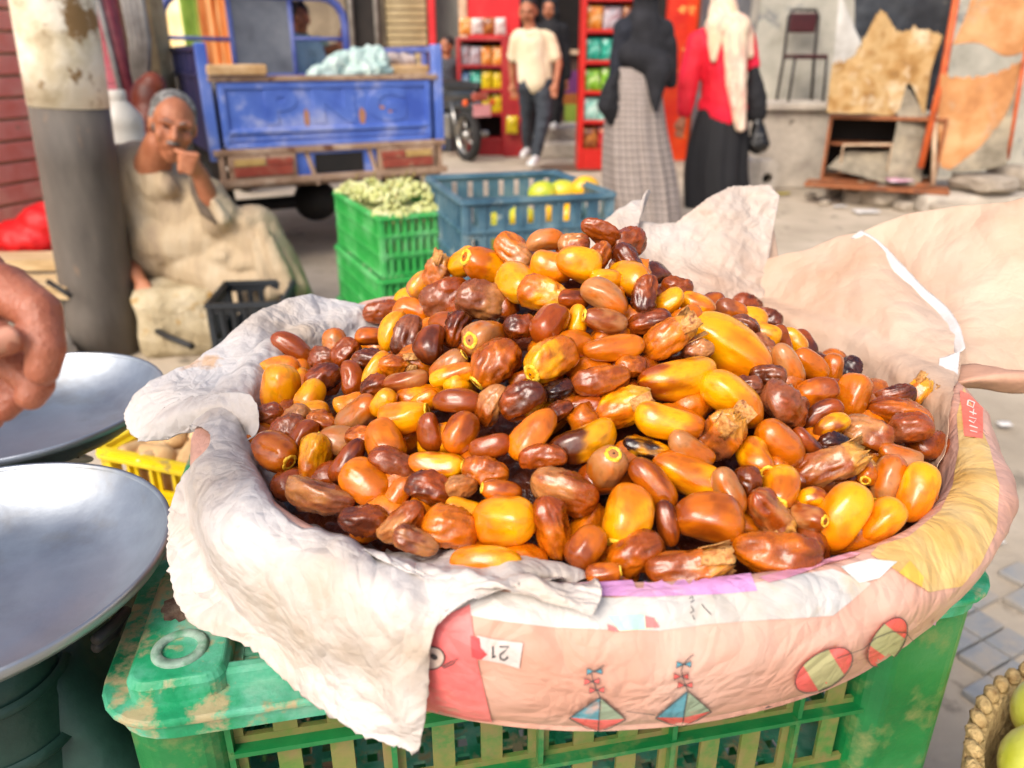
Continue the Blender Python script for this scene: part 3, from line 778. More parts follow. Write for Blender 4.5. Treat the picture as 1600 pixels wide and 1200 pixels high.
def place_date(d, i):
    k = d['s']/d['s0']; L = d['Lt']*k; Wm = d['Wm']*k
    me = date_mesh(L, Wm, d['kind'], d['col'], 100+i)
    o = bpy.data.objects.new('date', me); COL.objects.link(o)
    rot = orient(d['ax']) @ Matrix.Rotation(rnd.uniform(0, 6.28), 3, 'X'); o.matrix_world = Matrix.Translation(CAMP+d['r']*d['s']) @ rot.to_4x4()
    o['category'] = 'date'; o['group'] = 'dates heaped in the paper lined tray'
    if d['c'] in 'cC':
        b = MB(); q = Wm; n = 22; vs = []; q *= 0.85
        pr = [(0.26, -0.045), (0.27, 0.005), (0.22, 0.035), (0.16, 0.02), (0.12, -0.01), (0.08, 0.015), (0.05, 0.02), (0.0, 0.0)]
        for rr, xx in pr:
            for t in range(n):
                th = 2*math.pi*t/n; w = 1+0.16*nz(math.cos(th)*3+i, math.sin(th)*3, rr*9)
                vs.append((L/2-0.05*q+(xx+0.02*nz(th*3, rr*20, i))*q, rr*q*w*math.cos(th), rr*q*w*math.sin(th)))
        b.add(vs, [(a*n+t, (a+1)*n+t, (a+1)*n+(t+1) % n, a*n+(t+1) % n) for a in range(len(pr)-1) for t in range(n)], True)
        c = b.build('stalk_end', M_CALYX); c.parent = o
        b = MB(); b.ell((L/2-0.03*q, 0, 0), (0.03*q, 0.045*q, 0.045*q), None, 8, 6); c2 = b.build('stalk_scar', M_DARKC); c2.parent = o
    if d['kind'] == 't':
        b = MB()
        for fct in range(3):
            th0 = rnd.uniform(0, 6.28); nn = 7; vs = []
            for a in range(nn):
                for e in range(4):
                    th = th0+a*0.16; rr = Wm*(0.40+0.10*e/3+0.04*nz(a*1.1, e, i)); x = L*(0.18+0.13*e+0.05*nz(a*0.9, e*2, i+fct))
                    vs.append((x, rr*math.cos(th), rr*math.sin(th)))
            b.add(vs, [(a*4+e, a*4+e+1, a*4+e+5, a*4+e+4) for a in range(nn-1) for e in range(3)], True)
        c = b.build('skin_flake', M_SKIN); c.parent = o; s_ = c.modifiers.new('t', 'SOLIDIFY'); s_.thickness = 0.0004
    return o
for i, d in enumerate(DL): d['o'] = place_date(d, i)
# dates seen only deep in the gaps
rf = random.Random(11); nf = 0; FL = []; FO = []
while nf < 112:
    th = rf.uniform(0, 6.283); rr = math.sqrt(rf.random())*0.96; x = RC.x+rim_r(th)*rr*math.cos(th); y = RC.y+rim_r(th)*rr*math.sin(th)
    if y > 0.70: continue
    z = heap_z(x, y)-0.015
    if any((Vector((x, y, z))-q).length < 0.024 for q in FL): 
        if rf.random() < 0.93: continue
    FL.append(Vector((x, y, z))); nf += 1
    me = date_mesh(rf.uniform(0.036, 0.046), rf.uniform(0.021, 0.026), rf.choice('wws'), rf.choice(['br', 'ba', 'a', 'ab', 'rd', 'b', 'bd', 'ao', 'oa', 'ya']), 900+nf, 20, 16)
    o = bpy.data.objects.new('date', me); COL.objects.link(o)
    ax = Vector((rf.uniform(-1, 1), rf.uniform(-1, 1), rf.uniform(-0.4, 0.4)))
    o.matrix_world = Matrix.Translation((x, y, z)) @ orient(ax).to_4x4()
    FO.append(o); tag(o, None, 'date', 'dates half hidden in the gaps of the heap')
# core of the heap, its brown darkened for the shade in the gaps
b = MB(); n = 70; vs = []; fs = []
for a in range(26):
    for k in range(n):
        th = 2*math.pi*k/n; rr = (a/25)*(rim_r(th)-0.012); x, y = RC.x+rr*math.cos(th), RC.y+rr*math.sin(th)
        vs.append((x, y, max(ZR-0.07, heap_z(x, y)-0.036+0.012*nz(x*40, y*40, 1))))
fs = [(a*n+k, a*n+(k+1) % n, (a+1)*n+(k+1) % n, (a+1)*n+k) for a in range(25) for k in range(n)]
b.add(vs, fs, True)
tag(b.build('date_heap_core', mat('packed_dates', ['#2a0d06', '#4a1c0c', '#6a3010'], 0.3, 60, 5, bump=0.8, bscale=60, bdist=0.01, coat=0.3)), 'packed dates with painted gap shade filling the inside of the tray', 'dates', kind='stuff')
# labels
def name_col(c): return CN[c[0]] if len(c) == 1 else (CN[c[0]]+' '+CN[c[1]] if c[0] in 'yoat' else CN[c[1]]+' '+CN[c[0]] if c[1] in 'rdpk' else CN[c[0]]+' '+CN[c[1]])
def band(v, lims, names):
    for l, n_ in zip(lims, names):
        if v < l: return n_
    return names[-1]
seen = {}
for d in DL:
    row = band(d['y'], [420, 490, 560, 630, 700, 770, 840, 9999], ['on the peak of the heap', 'just under the peak', 'on the upper slope', 'on the upper middle slope', 'on the middle slope', 'on the lower middle slope', 'low on the slope', 'along the front rim'])
    cl = band(d['x'], [480, 570, 660, 750, 840, 930, 1020, 1110, 1200, 1290, 1380, 9999], ['far left', 'left edge', 'left', 'inner left', 'left of middle', 'middle', 'right of middle', 'inner right', 'right', 'outer right', 'right edge', 'far right'])
    k = {'s': 'plump', 'w': 'wrinkled', 't': 'torn'}[d['kind']]; sz = 'big ' if d['L'] > 92 else 'small ' if d['L'] < 45 else ''
    st = ' showing stalk ring' if d['c'] in 'cC' else ''
    t = f"{sz}{k} {name_col(d['col'])} date{st} {row}, {cl}"; seen.setdefault(t, []).append(d)
for t, ds in seen.items():
    if len(ds) == 1: ds[0]['o']['label'] = t; continue
    xs = max(d['x'] for d in ds)-min(d['x'] for d in ds); ys = max(d['y'] for d in ds)-min(d['y'] for d in ds)
    ds.sort(key=lambda d: d['x'] if xs > ys else d['y'])
    nm = (['left one', 'right one'] if xs > ys else ['upper one', 'lower one']) if len(ds) == 2 else (['left one', 'middle one', 'right one'] if xs > ys else ['upper one', 'middle one', 'lower one'])
    for d, q in zip(ds, nm): d['o']['label'] = t+', '+q

# the hidden ones are named by their colour and the outer date that covers them
used = set()
for o in FO:
    for d in sorted(DL, key=lambda d: ((CAMP+d['r']*d['s'])-o.location).length):
        dx = o.location.x-(CAMP+d['r']*d['s']).x; side = 'left of' if dx < -0.006 else 'right of' if dx > 0.006 else 'beneath'
        lab = ' '.join((f'half hidden date {side} '+d['o']['label'].replace(' showing stalk ring', '').replace(' of the heap', '')).split()[:16])
        if lab not in used: break
    used.add(lab); o['label'] = lab
# ================================================================= GREEN CRATE UNDER THE TRAY
M_GC = mat('green_plastic_dusty', ['#0c7a4c', '#1a8f5e', '#55a888', '#86b8a0'], 0.5, 16, 8, bump=0.5, bscale=70, spots='#a59a74', spot_scale=30, spot_lim=0.50, soft=0.09, rvar=0.12)
M_GW = mat('green_plastic_wall', ['#0c6432', '#12743a', '#347f4a'], 0.38, 12, 8, bump=0.3, bscale=60, spots='#7c8450', spot_scale=26, spot_lim=0.52, soft=0.2, rvar=0.1)
M_GS = mat('green_plastic_stained', ['#4c7a30', '#7c7a42', '#1a7a34'], 0.5, 22, 8, bump=0.3, bscale=60, spots='#84744a', spot_scale=40, spot_lim=0.47, soft=0.2)
M_SCUFF = mat('burnt_scuff', ['#3a2f28', '#6e5848', '#8a7a68'], 0.9, 60, 6, bump=0.8, bscale=120)
M_RING = mat('worn_ring', ['#6d8a78', '#8fa898', '#4f8a68'], 0.6, 60, 6, bump=0.4, bscale=120)
ZF = 0.742
CA = PZ(130, 1148, ZF); CB = PZ(1592, 926, ZF); CANG = math.atan2(CB.y-CA.y, CB.x-CA.x); CW = (CB-CA).length; CD = 0.42
def rrect(x0, y0, x1, y1, r, n=6):
    p = []
    for cx, cy, a0 in ((x1-r, y0+r, -90), (x1-r, y1-r, 0), (x0+r, y1-r, 90), (x0+r, y0+r, 180)):
        for i in range(n+1): a = R(a0+90*i/n); p.append((cx+r*math.cos(a), cy+r*math.sin(a)))
    return p
def ring_prism(mb, outer, inner, z0, z1):
    n = len(outer); vs = [(x, y, z) for z in (z0, z1) for P_ in (outer, inner) for x, y in P_]
    fs = []
    for i in range(n):
        j = (i+1) % n
        fs += [(i, j, 2*n+j, 2*n+i), (n+j, n+i, 3*n+i, 3*n+j), (2*n+i, 2*n+j, 3*n+j, 3*n+i), (n+i, n+j, j, i)]
    mb.add(vs, fs)
def slotted(mb, x0, x1, z0, z1, y, t, nx, holes, M=None):
    """wall in the xz plane at y with thickness t; holes = list of (z0,z1,fill) rows of slots"""
    rows = [z0]+[v for h in holes for v in h[:2]]+[z1]
    zz = sorted(rows)
    for i in range(len(zz)-1):
        a, b_ = zz[i], zz[i+1]
        h = [q for q in holes if abs(q[0]-a) < 1e-6 and abs(q[1]-b_) < 1e-6]
        if not h: mb.box(((x0+x1)/2, y, (a+b_)/2), (x1-x0, t, b_-a)); continue
        w = (x1-x0)/nx; s = w*h[0][2]
        for k in range(nx+1):
            xa = max(x0, x0+k*w-s/2); xb = min(x1, x0+k*w+s/2); mb.box(((xa+xb)/2, y, (a+b_)/2), (xb-xa, t-0.0006, b_-a))
def big_crate(loc, ang, label, group, name='plastic_crate', H=0.26):
    M = frame(loc, ang); t = thing(name, label, 'crate', loc, group)
    b = LMB(M)      # flange
    ring_prism(b, rrect(0, 0, CW, CD, 0.045), rrect(0.05, 0.05, CW-0.05, CD-0.05, 0.02), -0.006, 0)
    b.build('flange', M_GC, t, bevel=0.002)
    b = LMB(M); ring_prism(b, rrect(0.006, 0.006, CW-0.006, CD-0.006, 0.042), rrect(0.0095, 0.0095, CW-0.0095, CD-0.0095, 0.04), -0.020, -0.0055); b.build('flange_skirt', M_GC, t)
    b = LMB(M)      # raised tray around the base panel, base panel with square holes
    ring_prism(b, rrect(0.03, 0.024, CW-0.03, CD-0.024, 0.02), rrect(0.040, 0.034, CW-0.040, CD-0.034, 0.014), -0.003, 0.012)
    b.build('raised_rib', M_GC, t, bevel=0.003)
    b = LMB(M)
    x0, x1, y0, y1 = 0.038, CW-0.038, 0.032, CD-0.032; nx, ny = 26, 16; dx, dy = (x1-x0)/nx, (y1-y0)/ny
    for i in range(nx+1): b.box((x0+i*dx, (y0+y1)/2, 0.0), (dx*0.45, y1-y0, 0.004))
    for j in range(ny+1): b.box(((x0+x1)/2, y0+j*dy, -0.0006), (x1-x0, dy*0.42, 0.0042))
    b.build('base_panel', M_GC, t)
    for (sx, sy) in ((0, 0), (1, 0), (0, 1), (1, 1)):
        ox = 0.020 if sx == 0 else CW-0.020-0.062; oy = 0.016 if sy == 0 else CD-0.016-0.13
        b = LMB(M); P_ = rrect(ox, oy, ox+0.062, oy+0.13, 0.014)
        n_ = len(P_); Q = rrect(ox+0.003, oy+0.003, ox+0.059, oy+0.127, 0.012)
        vs = [(x, y, -0.002) for x, y in P_]+[(x, y, 0.012) for x, y in P_]+[(x, y, 0.0165) for x, y in Q]
        fs = [(i, (i+1) % n_, n_+(i+1) % n_, n_+i) for i in range(n_)]+[(n_+i, n_+(i+1) % n_, 2*n_+(i+1) % n_, 2*n_+i) for i in range(n_)]+[tuple(range(2*n_, 3*n_))]
        b.add(vs, fs, False); co = b.build('corner_block', M_GC, t, bevel=0.0015)
        cx, cy = ox+0.030, oy+0.030
        r_ = LMB(M); r_.lathe([(0.0112, 0.0166), (0.0115, 0.0186), (0.0165, 0.0192), (0.0178, 0.0182), (0.0182, 0.0164)], (cx, cy, 0), 36); r_.build('ring_mark', M_RING, co)
        if (sx, sy) == (0, 0):
            r_ = LMB(M); poly = []
            for k in range(26):
                th = 2*math.pi*k/26; rr = 0.013*(1+0.5*nz(math.cos(th)*2, math.sin(th)*2, 4)+0.3*nz(math.cos(th)*6, math.sin(th)*6, 2)); poly.append((ox+0.020+rr*math.cos(th)*0.8, oy+0.075+rr*math.sin(th)*1.2))
            r_.prism(poly, 0.0166, 0.0172); r_.build('burn_mark', M_SCUFF, co)
    # walls: slightly inset, with slots and ribs
    for side in range(4):
        if side in (0, 2): Lx = CW-0.05
        else: Lx = CD-0.05
        F = {0: Matrix.Identity(4), 1: Matrix.Translation((CW, 0, 0)) @ Matrix.Rotation(math.pi/2, 4, 'Z'), 2: Matrix.Translation((CW, CD, 0)) @ Matrix.Rotation(math.pi, 4, 'Z'), 3: Matrix.Translation((0, CD, 0)) @ Matrix.Rotation(-math.pi/2, 4, 'Z')}[side]
        b = LMB(M @ F); nn = 14 if side in (0, 2) else 9; xa, xb = (0.075, Lx-0.03) if side in (0, 2) else (0.06, Lx-0.01)
        slotted(b, xa, xb, -H, -0.004, 0.032, 0.004, nn, [(-0.052, -0.014, 0.45), (-0.115, -0.068, 0.45), (-0.18, -0.13, 0.45), (-0.24, -0.195, 0.45)])
        b.build('side_wall', M_GS if side == 0 else M_GW, t)
        r_ = LMB(M @ F)
        for z in (-0.060, -0.122, -0.188): r_.box(((xa+xb)/2, 0.0255, z), (xb-xa, 0.009, 0.004))
        for k in range(0, nn+1, 3):
            x = xa+(xb-xa)*k/nn; r_.box((x, 0.0262, -H/2-0.002), (0.004, 0.0075, H-0.008))
        r_.build('rib', M_GW, t)
    for (sx, sy) in ((0, 0), (1, 0), (0, 1), (1, 1)):
        b = LMB(M); x0 = 0.014 if sx == 0 else CW-0.014-0.062; y0 = 0.014 if sy == 0 else CD-0.014-0.046
        if sx == 1: x0 = CW-0.014-0.085; w = 0.085
        else: w = 0.062
        P_ = rrect(x0, y0, x0+w, y0+0.046, 0.02); n_ = len(P_); b.add([(x, y, z) for z in (-H, -0.0062) for x, y in P_], [(i, (i+1) % n_, n_+(i+1) % n_, n_+i) for i in range(n_)]+[tuple(range(n_-1, -1, -1))], False)
        b.build('corner_post', M_GW, t)
    return t
big_crate(CA, CANG, 'dusty green plastic crate, upturned, directly carrying the date tray', 'green crates stacked under the tray')
big_crate(CA-Vector((0, 0, 0.28)), CANG, 'lower green plastic crate standing beneath the upturned tray crate', 'green crates stacked under the tray')
t = big_crate(CA-Vector((0, 0, 0.56)), CANG, 'lowest green plastic crate resting on the ground under the tray', 'green crates stacked under the tray', H=0.18)

# ================================================================= SCALE
M_AL = mat('pan_aluminium', ['#868c94', '#a4abb2', '#969ca4'], 0.42, 7, 8, bump=0.25, bscale=26, metal=0.85, rvar=0.14, spots='#8a8478', spot_scale=11, spot_lim=0.56, soft=0.25)
M_SC = mat('scale_cast_green', ['#15332c', '#24463c', '#5c6a60'], 0.5, 10, 6, bump=0.4, bscale=40, spots='#8a8474', spot_scale=8, spot_lim=0.60)
M_BK = mat('black_rubber', ['#141414', '#222222'], 0.6, 20)
def pan(c, rad, label, tilt=0.0):
    rot = Matrix.Rotation(tilt, 3, 'Y'); t = thing('scale_pan', label, 'scale pan', c, 'balance scale pans')
    b = MB(); D = 0.038
    pr = [(0.0, -D), (rad*0.45, -D+0.001), (rad*0.66, -D+0.003), (rad*0.76, -D+0.010), (rad*0.90, -0.014), (rad*0.955, -0.003), (rad*0.975, 0.0)]
    b.lathe(pr, c, 96, rot); b.lathe([(r_-0.0, z-0.0015) for r_, z in pr[::-1]], c, 96, rot); b.build('bowl', M_AL, t)
    b = MB(); b.lathe([(rad*0.972, 0.0), (rad*0.978, 0.0028), (rad*0.993, 0.0034), (rad, 0.0015), (rad, -0.003), (rad*0.985, -0.006), (rad*0.972, -0.003)], c, 96, rot); b.build('rolled_rim', M_AL, t)
    return t
PC2 = Vector((-0.390, 0.443, 0.795)); PC1 = Vector((-0.498, 0.705, 0.80))
pan(PC2, 0.142, 'dented round aluminium scale pan nearest the green crate corner')
pan(PC1, 0.137, 'round aluminium scale pan behind, under the hand and before the pole')
sc = thing('balance_scale', 'dark green cast iron balance scale under the two pans', 'scale', (-0.44, 0.57, 0.52))
ax = math.atan2(PC1.y-PC2.y, PC1.x-PC2.x); MS = frame((-0.44, 0.57, 0.52), ax)
b = LMB(MS)
n_ = 32
def ringp(w, d, z, r=0.03): return [(x, y, z) for x, y in rrect(-w/2, -d/2, w/2, d/2, min(r, w/2.2, d/2.2), 7)]
secs = [ringp(0.42, 0.24, 0), ringp(0.42, 0.24, 0.03), ringp(0.38, 0.19, 0.07), ringp(0.34, 0.15, 0.12), ringp(0.32, 0.12, 0.165), ringp(0.30, 0.09, 0.185)]
n_ = len(secs[0]); vs = [v for s_ in secs for v in s_]; b.add(vs, [(a*n_+k, a*n_+(k+1) % n_, (a+1)*n_+(k+1) % n_, (a+1)*n_+k) for a in range(len(secs)-1) for k in range(n_)]+[tuple((len(secs)-1)*n_+k for k in range(n_)), tuple(range(n_-1, -1, -1))], True)
b.build('body', M_SC, sc)
for s_, pc in ((-1, PC2), (1, PC1)):
    q = MB(); x, y = pc.x, pc.y
    q.lathe([(0.062, 0.52), (0.060, 0.60), (0.052, 0.64), (0.050, 0.68), (0.046, 0.70), (0.044, 0.722), (0.037, 0.724), (0.034, 0.71), (0.034, 0.66), (0.0, 0.655)], (x, y, 0), 40); cup = q.build('cup', M_SC, sc)
    q = MB(); q.lathe([(0.0525, 0.640), (0.0575, 0.646), (0.0525, 0.652)], (x, y, 0), 40); q.lathe([(0.0485, 0.690), (0.0535, 0.695), (0.0485, 0.700)], (x, y, 0), 40); q.build('collar', M_SC, cup)
    q = MB(); q.tube([(x, y, 0.66), (x, y, 0.748)], 0.010, 14); q.tube([(x-0.05, y, 0.742), (x+0.05, y, 0.742)], 0.005, 8); q.tube([(x, y-0.05, 0.742), (x, y+0.05, 0.742)], 0.005, 8); q.build('pan_support', M_BK, sc)
q = MB(); q.tube([PC2+Vector((0.01, 0, -0.075)), PC1+Vector((0.01, 0, -0.075))], 0.012, 12); q.build('beam', M_SC, sc)
tb = thing('wooden_table', 'rough wooden table carrying the balance scale', 'table', (-0.5, 0.6, 0))
MW = mat('rough_wood', ['#5c4836', '#7c664c', '#957d5c'], 0.8, 6, 8, bump=0.5, bscale=60, stretch=(1, 6, 6))
LMB(frame((-0.60, 0.58, 0.50), 0.0)).box((0, 0, 0), (0.56, 0.62, 0.035)).build('table_top', MW, tb, bevel=0.003)
for sx in (-1, 1):
    for sy in (-1, 1): LMB(frame((-0.60+0.25*sx, 0.58+0.28*sy, 0.241), 0)).box((0, 0, 0), (0.05, 0.05, 0.482)).build('leg', MW, tb, bevel=0.003)
# black hanger arm beside the near pan, scraps between the pans
q = MB(); q.tube([PY(150, 1000, .40), PY(178, 975, .42), PY(196, 955, .435), PY(178, 990, .43), PY(150, 1012, .41)], 0.004, 8); tag(q.build('metal_hook', M_BK), 'black metal hook hanging under the rim of the near scale pan', 'hook')
MGAR = mat('garlic_skin', ['#cfc0a8', '#e6dcc8'], 0.7, 30, bump=0.4)
q = MB(); q.ell(PZ(60, 724, 0.735), (0.020, 0.008, 0.006), Matrix.Rotation(0.2, 3, 'Z')); tag(q.build('garlic_scrap', MGAR), 'pale garlic scrap left of another between the two scale pans', 'food scrap', 'garlic scraps between the pans')
q = MB(); q.ell(PZ(110, 716, 0.735), (0.026, 0.007, 0.006), Matrix.Rotation(-0.1, 3, 'Z')); tag(q.build('garlic_scrap', MGAR), 'longer grey white scrap nearer the pole between the two scale pans', 'food scrap', 'garlic scraps between the pans')

# ================================================================= HAND at the left edge
M_HAND = mat('hand_skin', ['#8e4c34', '#9e5c42', '#ac6a50'], 0.4, 40, 6, bump=0.6, bscale=260, bdist=0.0015, sss=0.08, crease=0.2, crscale=90)
def H(px, py, d): return CAMP+ray(px, py)*d
D0 = 0.34
pxm = 1200/D0
def r_(px): return px/pxm
hp = [
 ('c', H(-330, 300, .40), r_(150), H(-150, 380, .37), r_(105)),       # forearm to wrist
 ('c', H(-150, 380, .37), r_(100), H(-60, 455, .36), r_(88)), ('c', H(-150, 410, .37), r_(90), H(-70, 540, .36), r_(80)),   # palm
 ('c', H(-90, 440, .35), r_(62), H(8, 452, .342), r_(44)),
 ('c', H(8, 452, .342), r_(43), H(60, 487, .335), r_(37)), ('c', H(60, 487, .335), r_(37), H(72, 545, .332), r_(31)), ('c', H(72, 545, .332), r_(31), H(66, 578, .333), r_(27)),  # index
 ('c', H(-70, 520, .36), r_(50), H(20, 560, .352), r_(38)), ('c', H(20, 560, .352), r_(37), H(58, 600, .347), r_(29)), ('c', H(58, 600, .347), r_(29), H(48, 618, .346), r_(26)),  # middle
 ('c', H(-80, 570, .365), r_(45), H(-5, 600, .358), r_(34)), ('c', H(-5, 600, .358), r_(33), H(22, 622, .353), r_(26)), ('c', H(22, 622, .353), r_(26), H(5, 640, .352), r_(23)),   # ring
 ('c', H(-90, 610, .37), r_(38), H(-40, 640, .362), r_(28)), ('c', H(-40, 640, .362), r_(28), H(-15, 655, .358), r_(22)),
 ('c', H(-160, 500, .345), r_(50), H(-70, 530, .328), r_(38)), ('c', H(-70, 530, .328), r_(38), H(-10, 530, .322), r_(33)), ('c', H(-10, 530, .322), r_(33), H(12, 532, .321), r_(24)), # thumb
]
per = thing('person', 'right hand of a seller reaching in from the left over the scale pan', 'person', H(-330, 300, .40))
hp = [(p[0], p[1], p[2]*0.93, p[3], p[4]*0.93) for p in hp]
blob('body', hp, 0.0012, M_HAND, per, smooth=2)
M_NAIL = mat('finger_nail', ['#b97c62', '#c88e74'], 0.35, 40, coat=0.2)
def nail(c, a, u, w, l, parent):
    f = (CAMP-c).normalized(); a = (a-f*a.dot(f)).normalized(); s_ = a.cross(f); q = MB(); vs = []
    for i in range(7):
        for j in range(9):
            x = (i/6-0.5)*2; y = (j/8-0.5)*2; k = 1-0.35*max(0, x)**2*abs(y)**2
            vs.append(c+a*x*l/2*(1 if x < 0 else 1-0.25*y*y)+s_*y*w/2*(1-0.12*x*x)+f*(0.0022*(1-y*y)))
    q.add(vs, [(i*9+j, i*9+j+1, (i+1)*9+j+1, (i+1)*9+j) for i in range(6) for j in range(8)], True); o = q.build('finger_nail', M_NAIL, parent); o.modifiers.new('t', 'SOLIDIFY').thickness = 0.0006
nail(H(4, 531, .3165), H(30, 520, .3165)-H(-10, 537, .3165), None, 0.0095, 0.0125, per)

# ================================================================= FRUIT SACK bottom right
M_WOV = mat('woven_straw', ['#a98a58', '#c8ad78', '#8a6a3c'], 0.8, 60, 5, bump=1.0, bscale=160, bdist=0.006)
sk = thing('woven_basket', 'woven straw basket of yellow fruit at the bottom right corner', 'basket', (0.62, 0.415, 0.28))
CS = Vector((0.620, 0.415, 0))
q = MB(); q.lathe([(0.16, 0.28), (0.205, 0.40), (0.225, 0.50), (0.228, 0.530), (0.212, 0.530), (0.205, 0.49), (0.18, 0.40)], CS, 60); q.build('side', M_WOV, sk)
q = MB()
for k in range(64):
    th = 2*math.pi*k/64; q.ell(CS+Vector((0.221*math.cos(th), 0.221*math.sin(th), 0.534+0.003*nz(k*1.3))), (0.0075, 0.012, 0.007), Matrix.Rotation(th+0.5, 3, 'Z'), 8, 6)
q.build('braided_rim', M_WOV, sk)
M_GUA = mat('yellow_green_fruit', ['#b8bc30', '#ccd05c', '#c8d27a'], 0.3, 12, 4, coat=0.3, bump=0.3, bscale=60, spots='#a8a820', spot_scale=60, spot_lim=0.62)
rg = random.Random(4)
for k in range(30):
    if k < 14: a = k*0.449; rr = 0.165
    elif k < 24: a = k*0.628; rr = 0.10
    else: a = k*1.05; rr = 0.035
    z = 0.535+0.02*(0.2-rr)*5+rg.uniform(-.006, .01)
    q = MB(); q.ell((0, 0, 0), (0.040, 0.041, 0.038), None, 20, 14); o = q.build('yellow_fruit', M_GUA); o.location = CS+Vector((rr*math.cos(a), rr*math.sin(a), z)); o.rotation_euler = (rg.random(), rg.random(), a)
    ring_ = 'outer' if k < 14 else 'middle' if k < 24 else 'inner'; dg_ = ['right', 'far right', 'far', 'far left', 'left', 'near left', 'near', 'near right'][int(((a % 6.283)/6.283*8+0.5) % 8)]
    tag(o, f'glossy yellow green fruit in the straw basket, {ring_} ring, {dg_} side'+(' lower one' if k % 2 else ''), 'fruit', 'yellow fruit in the straw basket')
M_FILM = mat('clear_film', ['#eef2d8'], 0.15, 20, bump=0.6, bscale=25, bdist=0.01); M_FILM.node_tree.nodes['Principled BSDF'].inputs['Alpha'].default_value = 0.22
q = MB(); nn = 30; vs = []
for i in range(nn+1):
    for j in range(nn+1):
        x = (i/nn-0.5)*0.36; y = (j/nn-0.5)*0.36; r2 = math.hypot(x, y); k = min(1, 0.17/r2) if r2 > 0 else 1
        vs.append(CS+Vector((x*k, y*k, 0.60+0.02*abs(nz(x*18, y*18, 1))+0.012*nz(x*45, y*45)-r2*0.14)))
q.add(vs, [(i*(nn+1)+j, (i+1)*(nn+1)+j, (i+1)*(nn+1)+j+1, i*(nn+1)+j+1) for i in range(nn) for j in range(nn)], True)
tag(q.build('plastic_film', M_FILM), 'crinkled clear plastic film lying over the yellow fruit', 'plastic bag')
sp = thing('crate_stand', 'dark upturned crate under the woven straw basket', 'crate', (0.62, 0.415, 0))
LMB(frame((0.62, 0.415, 0.138), 0.2)).box((0, 0, 0), (0.40, 0.36, 0.275)).build('side', M_BK, sp, bevel=0.01)
# ================================================================= YELLOW CRATE behind the pans
def slat_crate(name, label, FL, FR, D, H_, m, group=None, rows=3, nx=9, rim=0.016, tap=0.0, notch=False, fillz=None, solid=0.5):
    """open plastic crate: FL, FR front corners of the rim"""
    FL, FR = Vector(FL), Vector(FR); FR.z = FL.z; a = math.atan2(FR.y-FL.y, FR.x-FL.x); Wd = (FR-FL).length; M = frame(FL, a)
    t = thing(name, label, 'crate', (FL.x, FL.y, FL.z-H_), group)
    b = LMB(M); ring_prism(b, rrect(-0.008, -0.008, Wd+0.008, D+0.008, 0.02, 4), rrect(rim, rim, Wd-rim, D-rim, 0.015, 4), -0.008, 0); b.build('rim', m, t, bevel=0.002)
    for side in range(4):
        Lx = Wd if side in (0, 2) else D
        F = {0: Matrix.Identity(4), 1: Matrix.Translation((Wd, 0, 0)) @ Matrix.Rotation(math.pi/2, 4, 'Z'), 2: Matrix.Translation((Wd, D, 0)) @ Matrix.Rotation(math.pi, 4, 'Z'), 3: Matrix.Translation((0, D, 0)) @ Matrix.Rotation(-math.pi/2, 4, 'Z')}[side]
        b = LMB(M @ F); n2 = max(3, int(nx*Lx/max(Wd, D))); hs = []
        hh = H_/rows
        for r in range(rows): hs.append((-H_+r*hh+hh*0.22, -H_+r*hh+hh*0.80, solid))
        slotted(b, 0.012, Lx-0.012, -H_, -0.005, 0.009, 0.004, n2, hs); b.build('side_wall', m, t)
        b = LMB(M @ F)
        for r in range(rows+1): b.box((Lx/2, 0.0025, -H_+r*hh+0.004), (Lx-0.002, 0.009, 0.008))
        for k in range(n2+1): b.box((0.012+(Lx-0.024)*k/n2, 0.0035, -H_/2), (0.005, 0.006, H_-0.012))
        b.build('rib', m, t)
    b = LMB(M); b.box((Wd/2, D/2, -H_+0.005), (Wd-0.03, D-0.03, 0.006)); b.build('floor', m, t)
    for sx in (0, 1):
        for sy in (0, 1): b = LMB(M); b.box((0.011+sx*(Wd-0.022), 0.011+sy*(D-0.022), -H_/2-0.003), (0.022, 0.022, H_-0.006)); b.build('corner_post', m, t, bevel=0.004)
    return t, M, Wd
M_YC = mat('yellow_plastic', ['#d9b600', '#e6c81c', '#c9a410'], 0.4, 12, 5, spots='#a8904a', spot_scale=14, spot_lim=0.62)
FLy = PY(152, 706, 1.06); FRy = PY(296, 744, 1.0); dv = (FRy-FLy); dv.z = 0; FR2 = FLy+dv.normalized()*0.42
t, My, Wy = slat_crate('plastic_crate', 'yellow plastic crate of tan root pieces behind the scale pans', FLy, FR2, 0.30, 0.20, M_YC, rows=3)
M_GIN = mat('tan_root', ['#b98f5c', '#d0ab78', '#dcc09a'], 0.75, 20, 5, bump=0.5, bscale=60)
rg = random.Random(8)
for k in range(46):
    i, j = k % 8, k//8
    p = My @ Vector((0.04+i*0.048+rg.uniform(-.01, .01), 0.04+j*0.044+rg.uniform(-.01, .01), -0.012+0.035*math.sin(math.pi*i/7)*math.sin(math.pi*min(5, j)/5)+rg.uniform(-0.006, .01)))
    q = MB(); a = rg.random()*3; q.cap((0, 0, 0), 0.018, (0.03, 0.004, 0.004), 0.015, 12, 4); q.cap((0.012, 0, 0), 0.014, (0.014, 0.026, 0.006), 0.012, 12, 4)
    o = q.build('root_piece', M_GIN); o.location = p; o.rotation_euler = (rg.uniform(-.4, .4), rg.uniform(-.4, .4), a*2)
    tag(o, 'tan knobbly root in the yellow crate, '+['nearest', 'second', 'third', 'fourth', 'fifth', 'farthest'][min(j, 5)]+' row, '+['leftmost', 'second', 'third', 'fourth', 'fifth', 'sixth', 'seventh', 'rightmost'][i]+' piece', 'root', 'tan root pieces in the yellow crate')
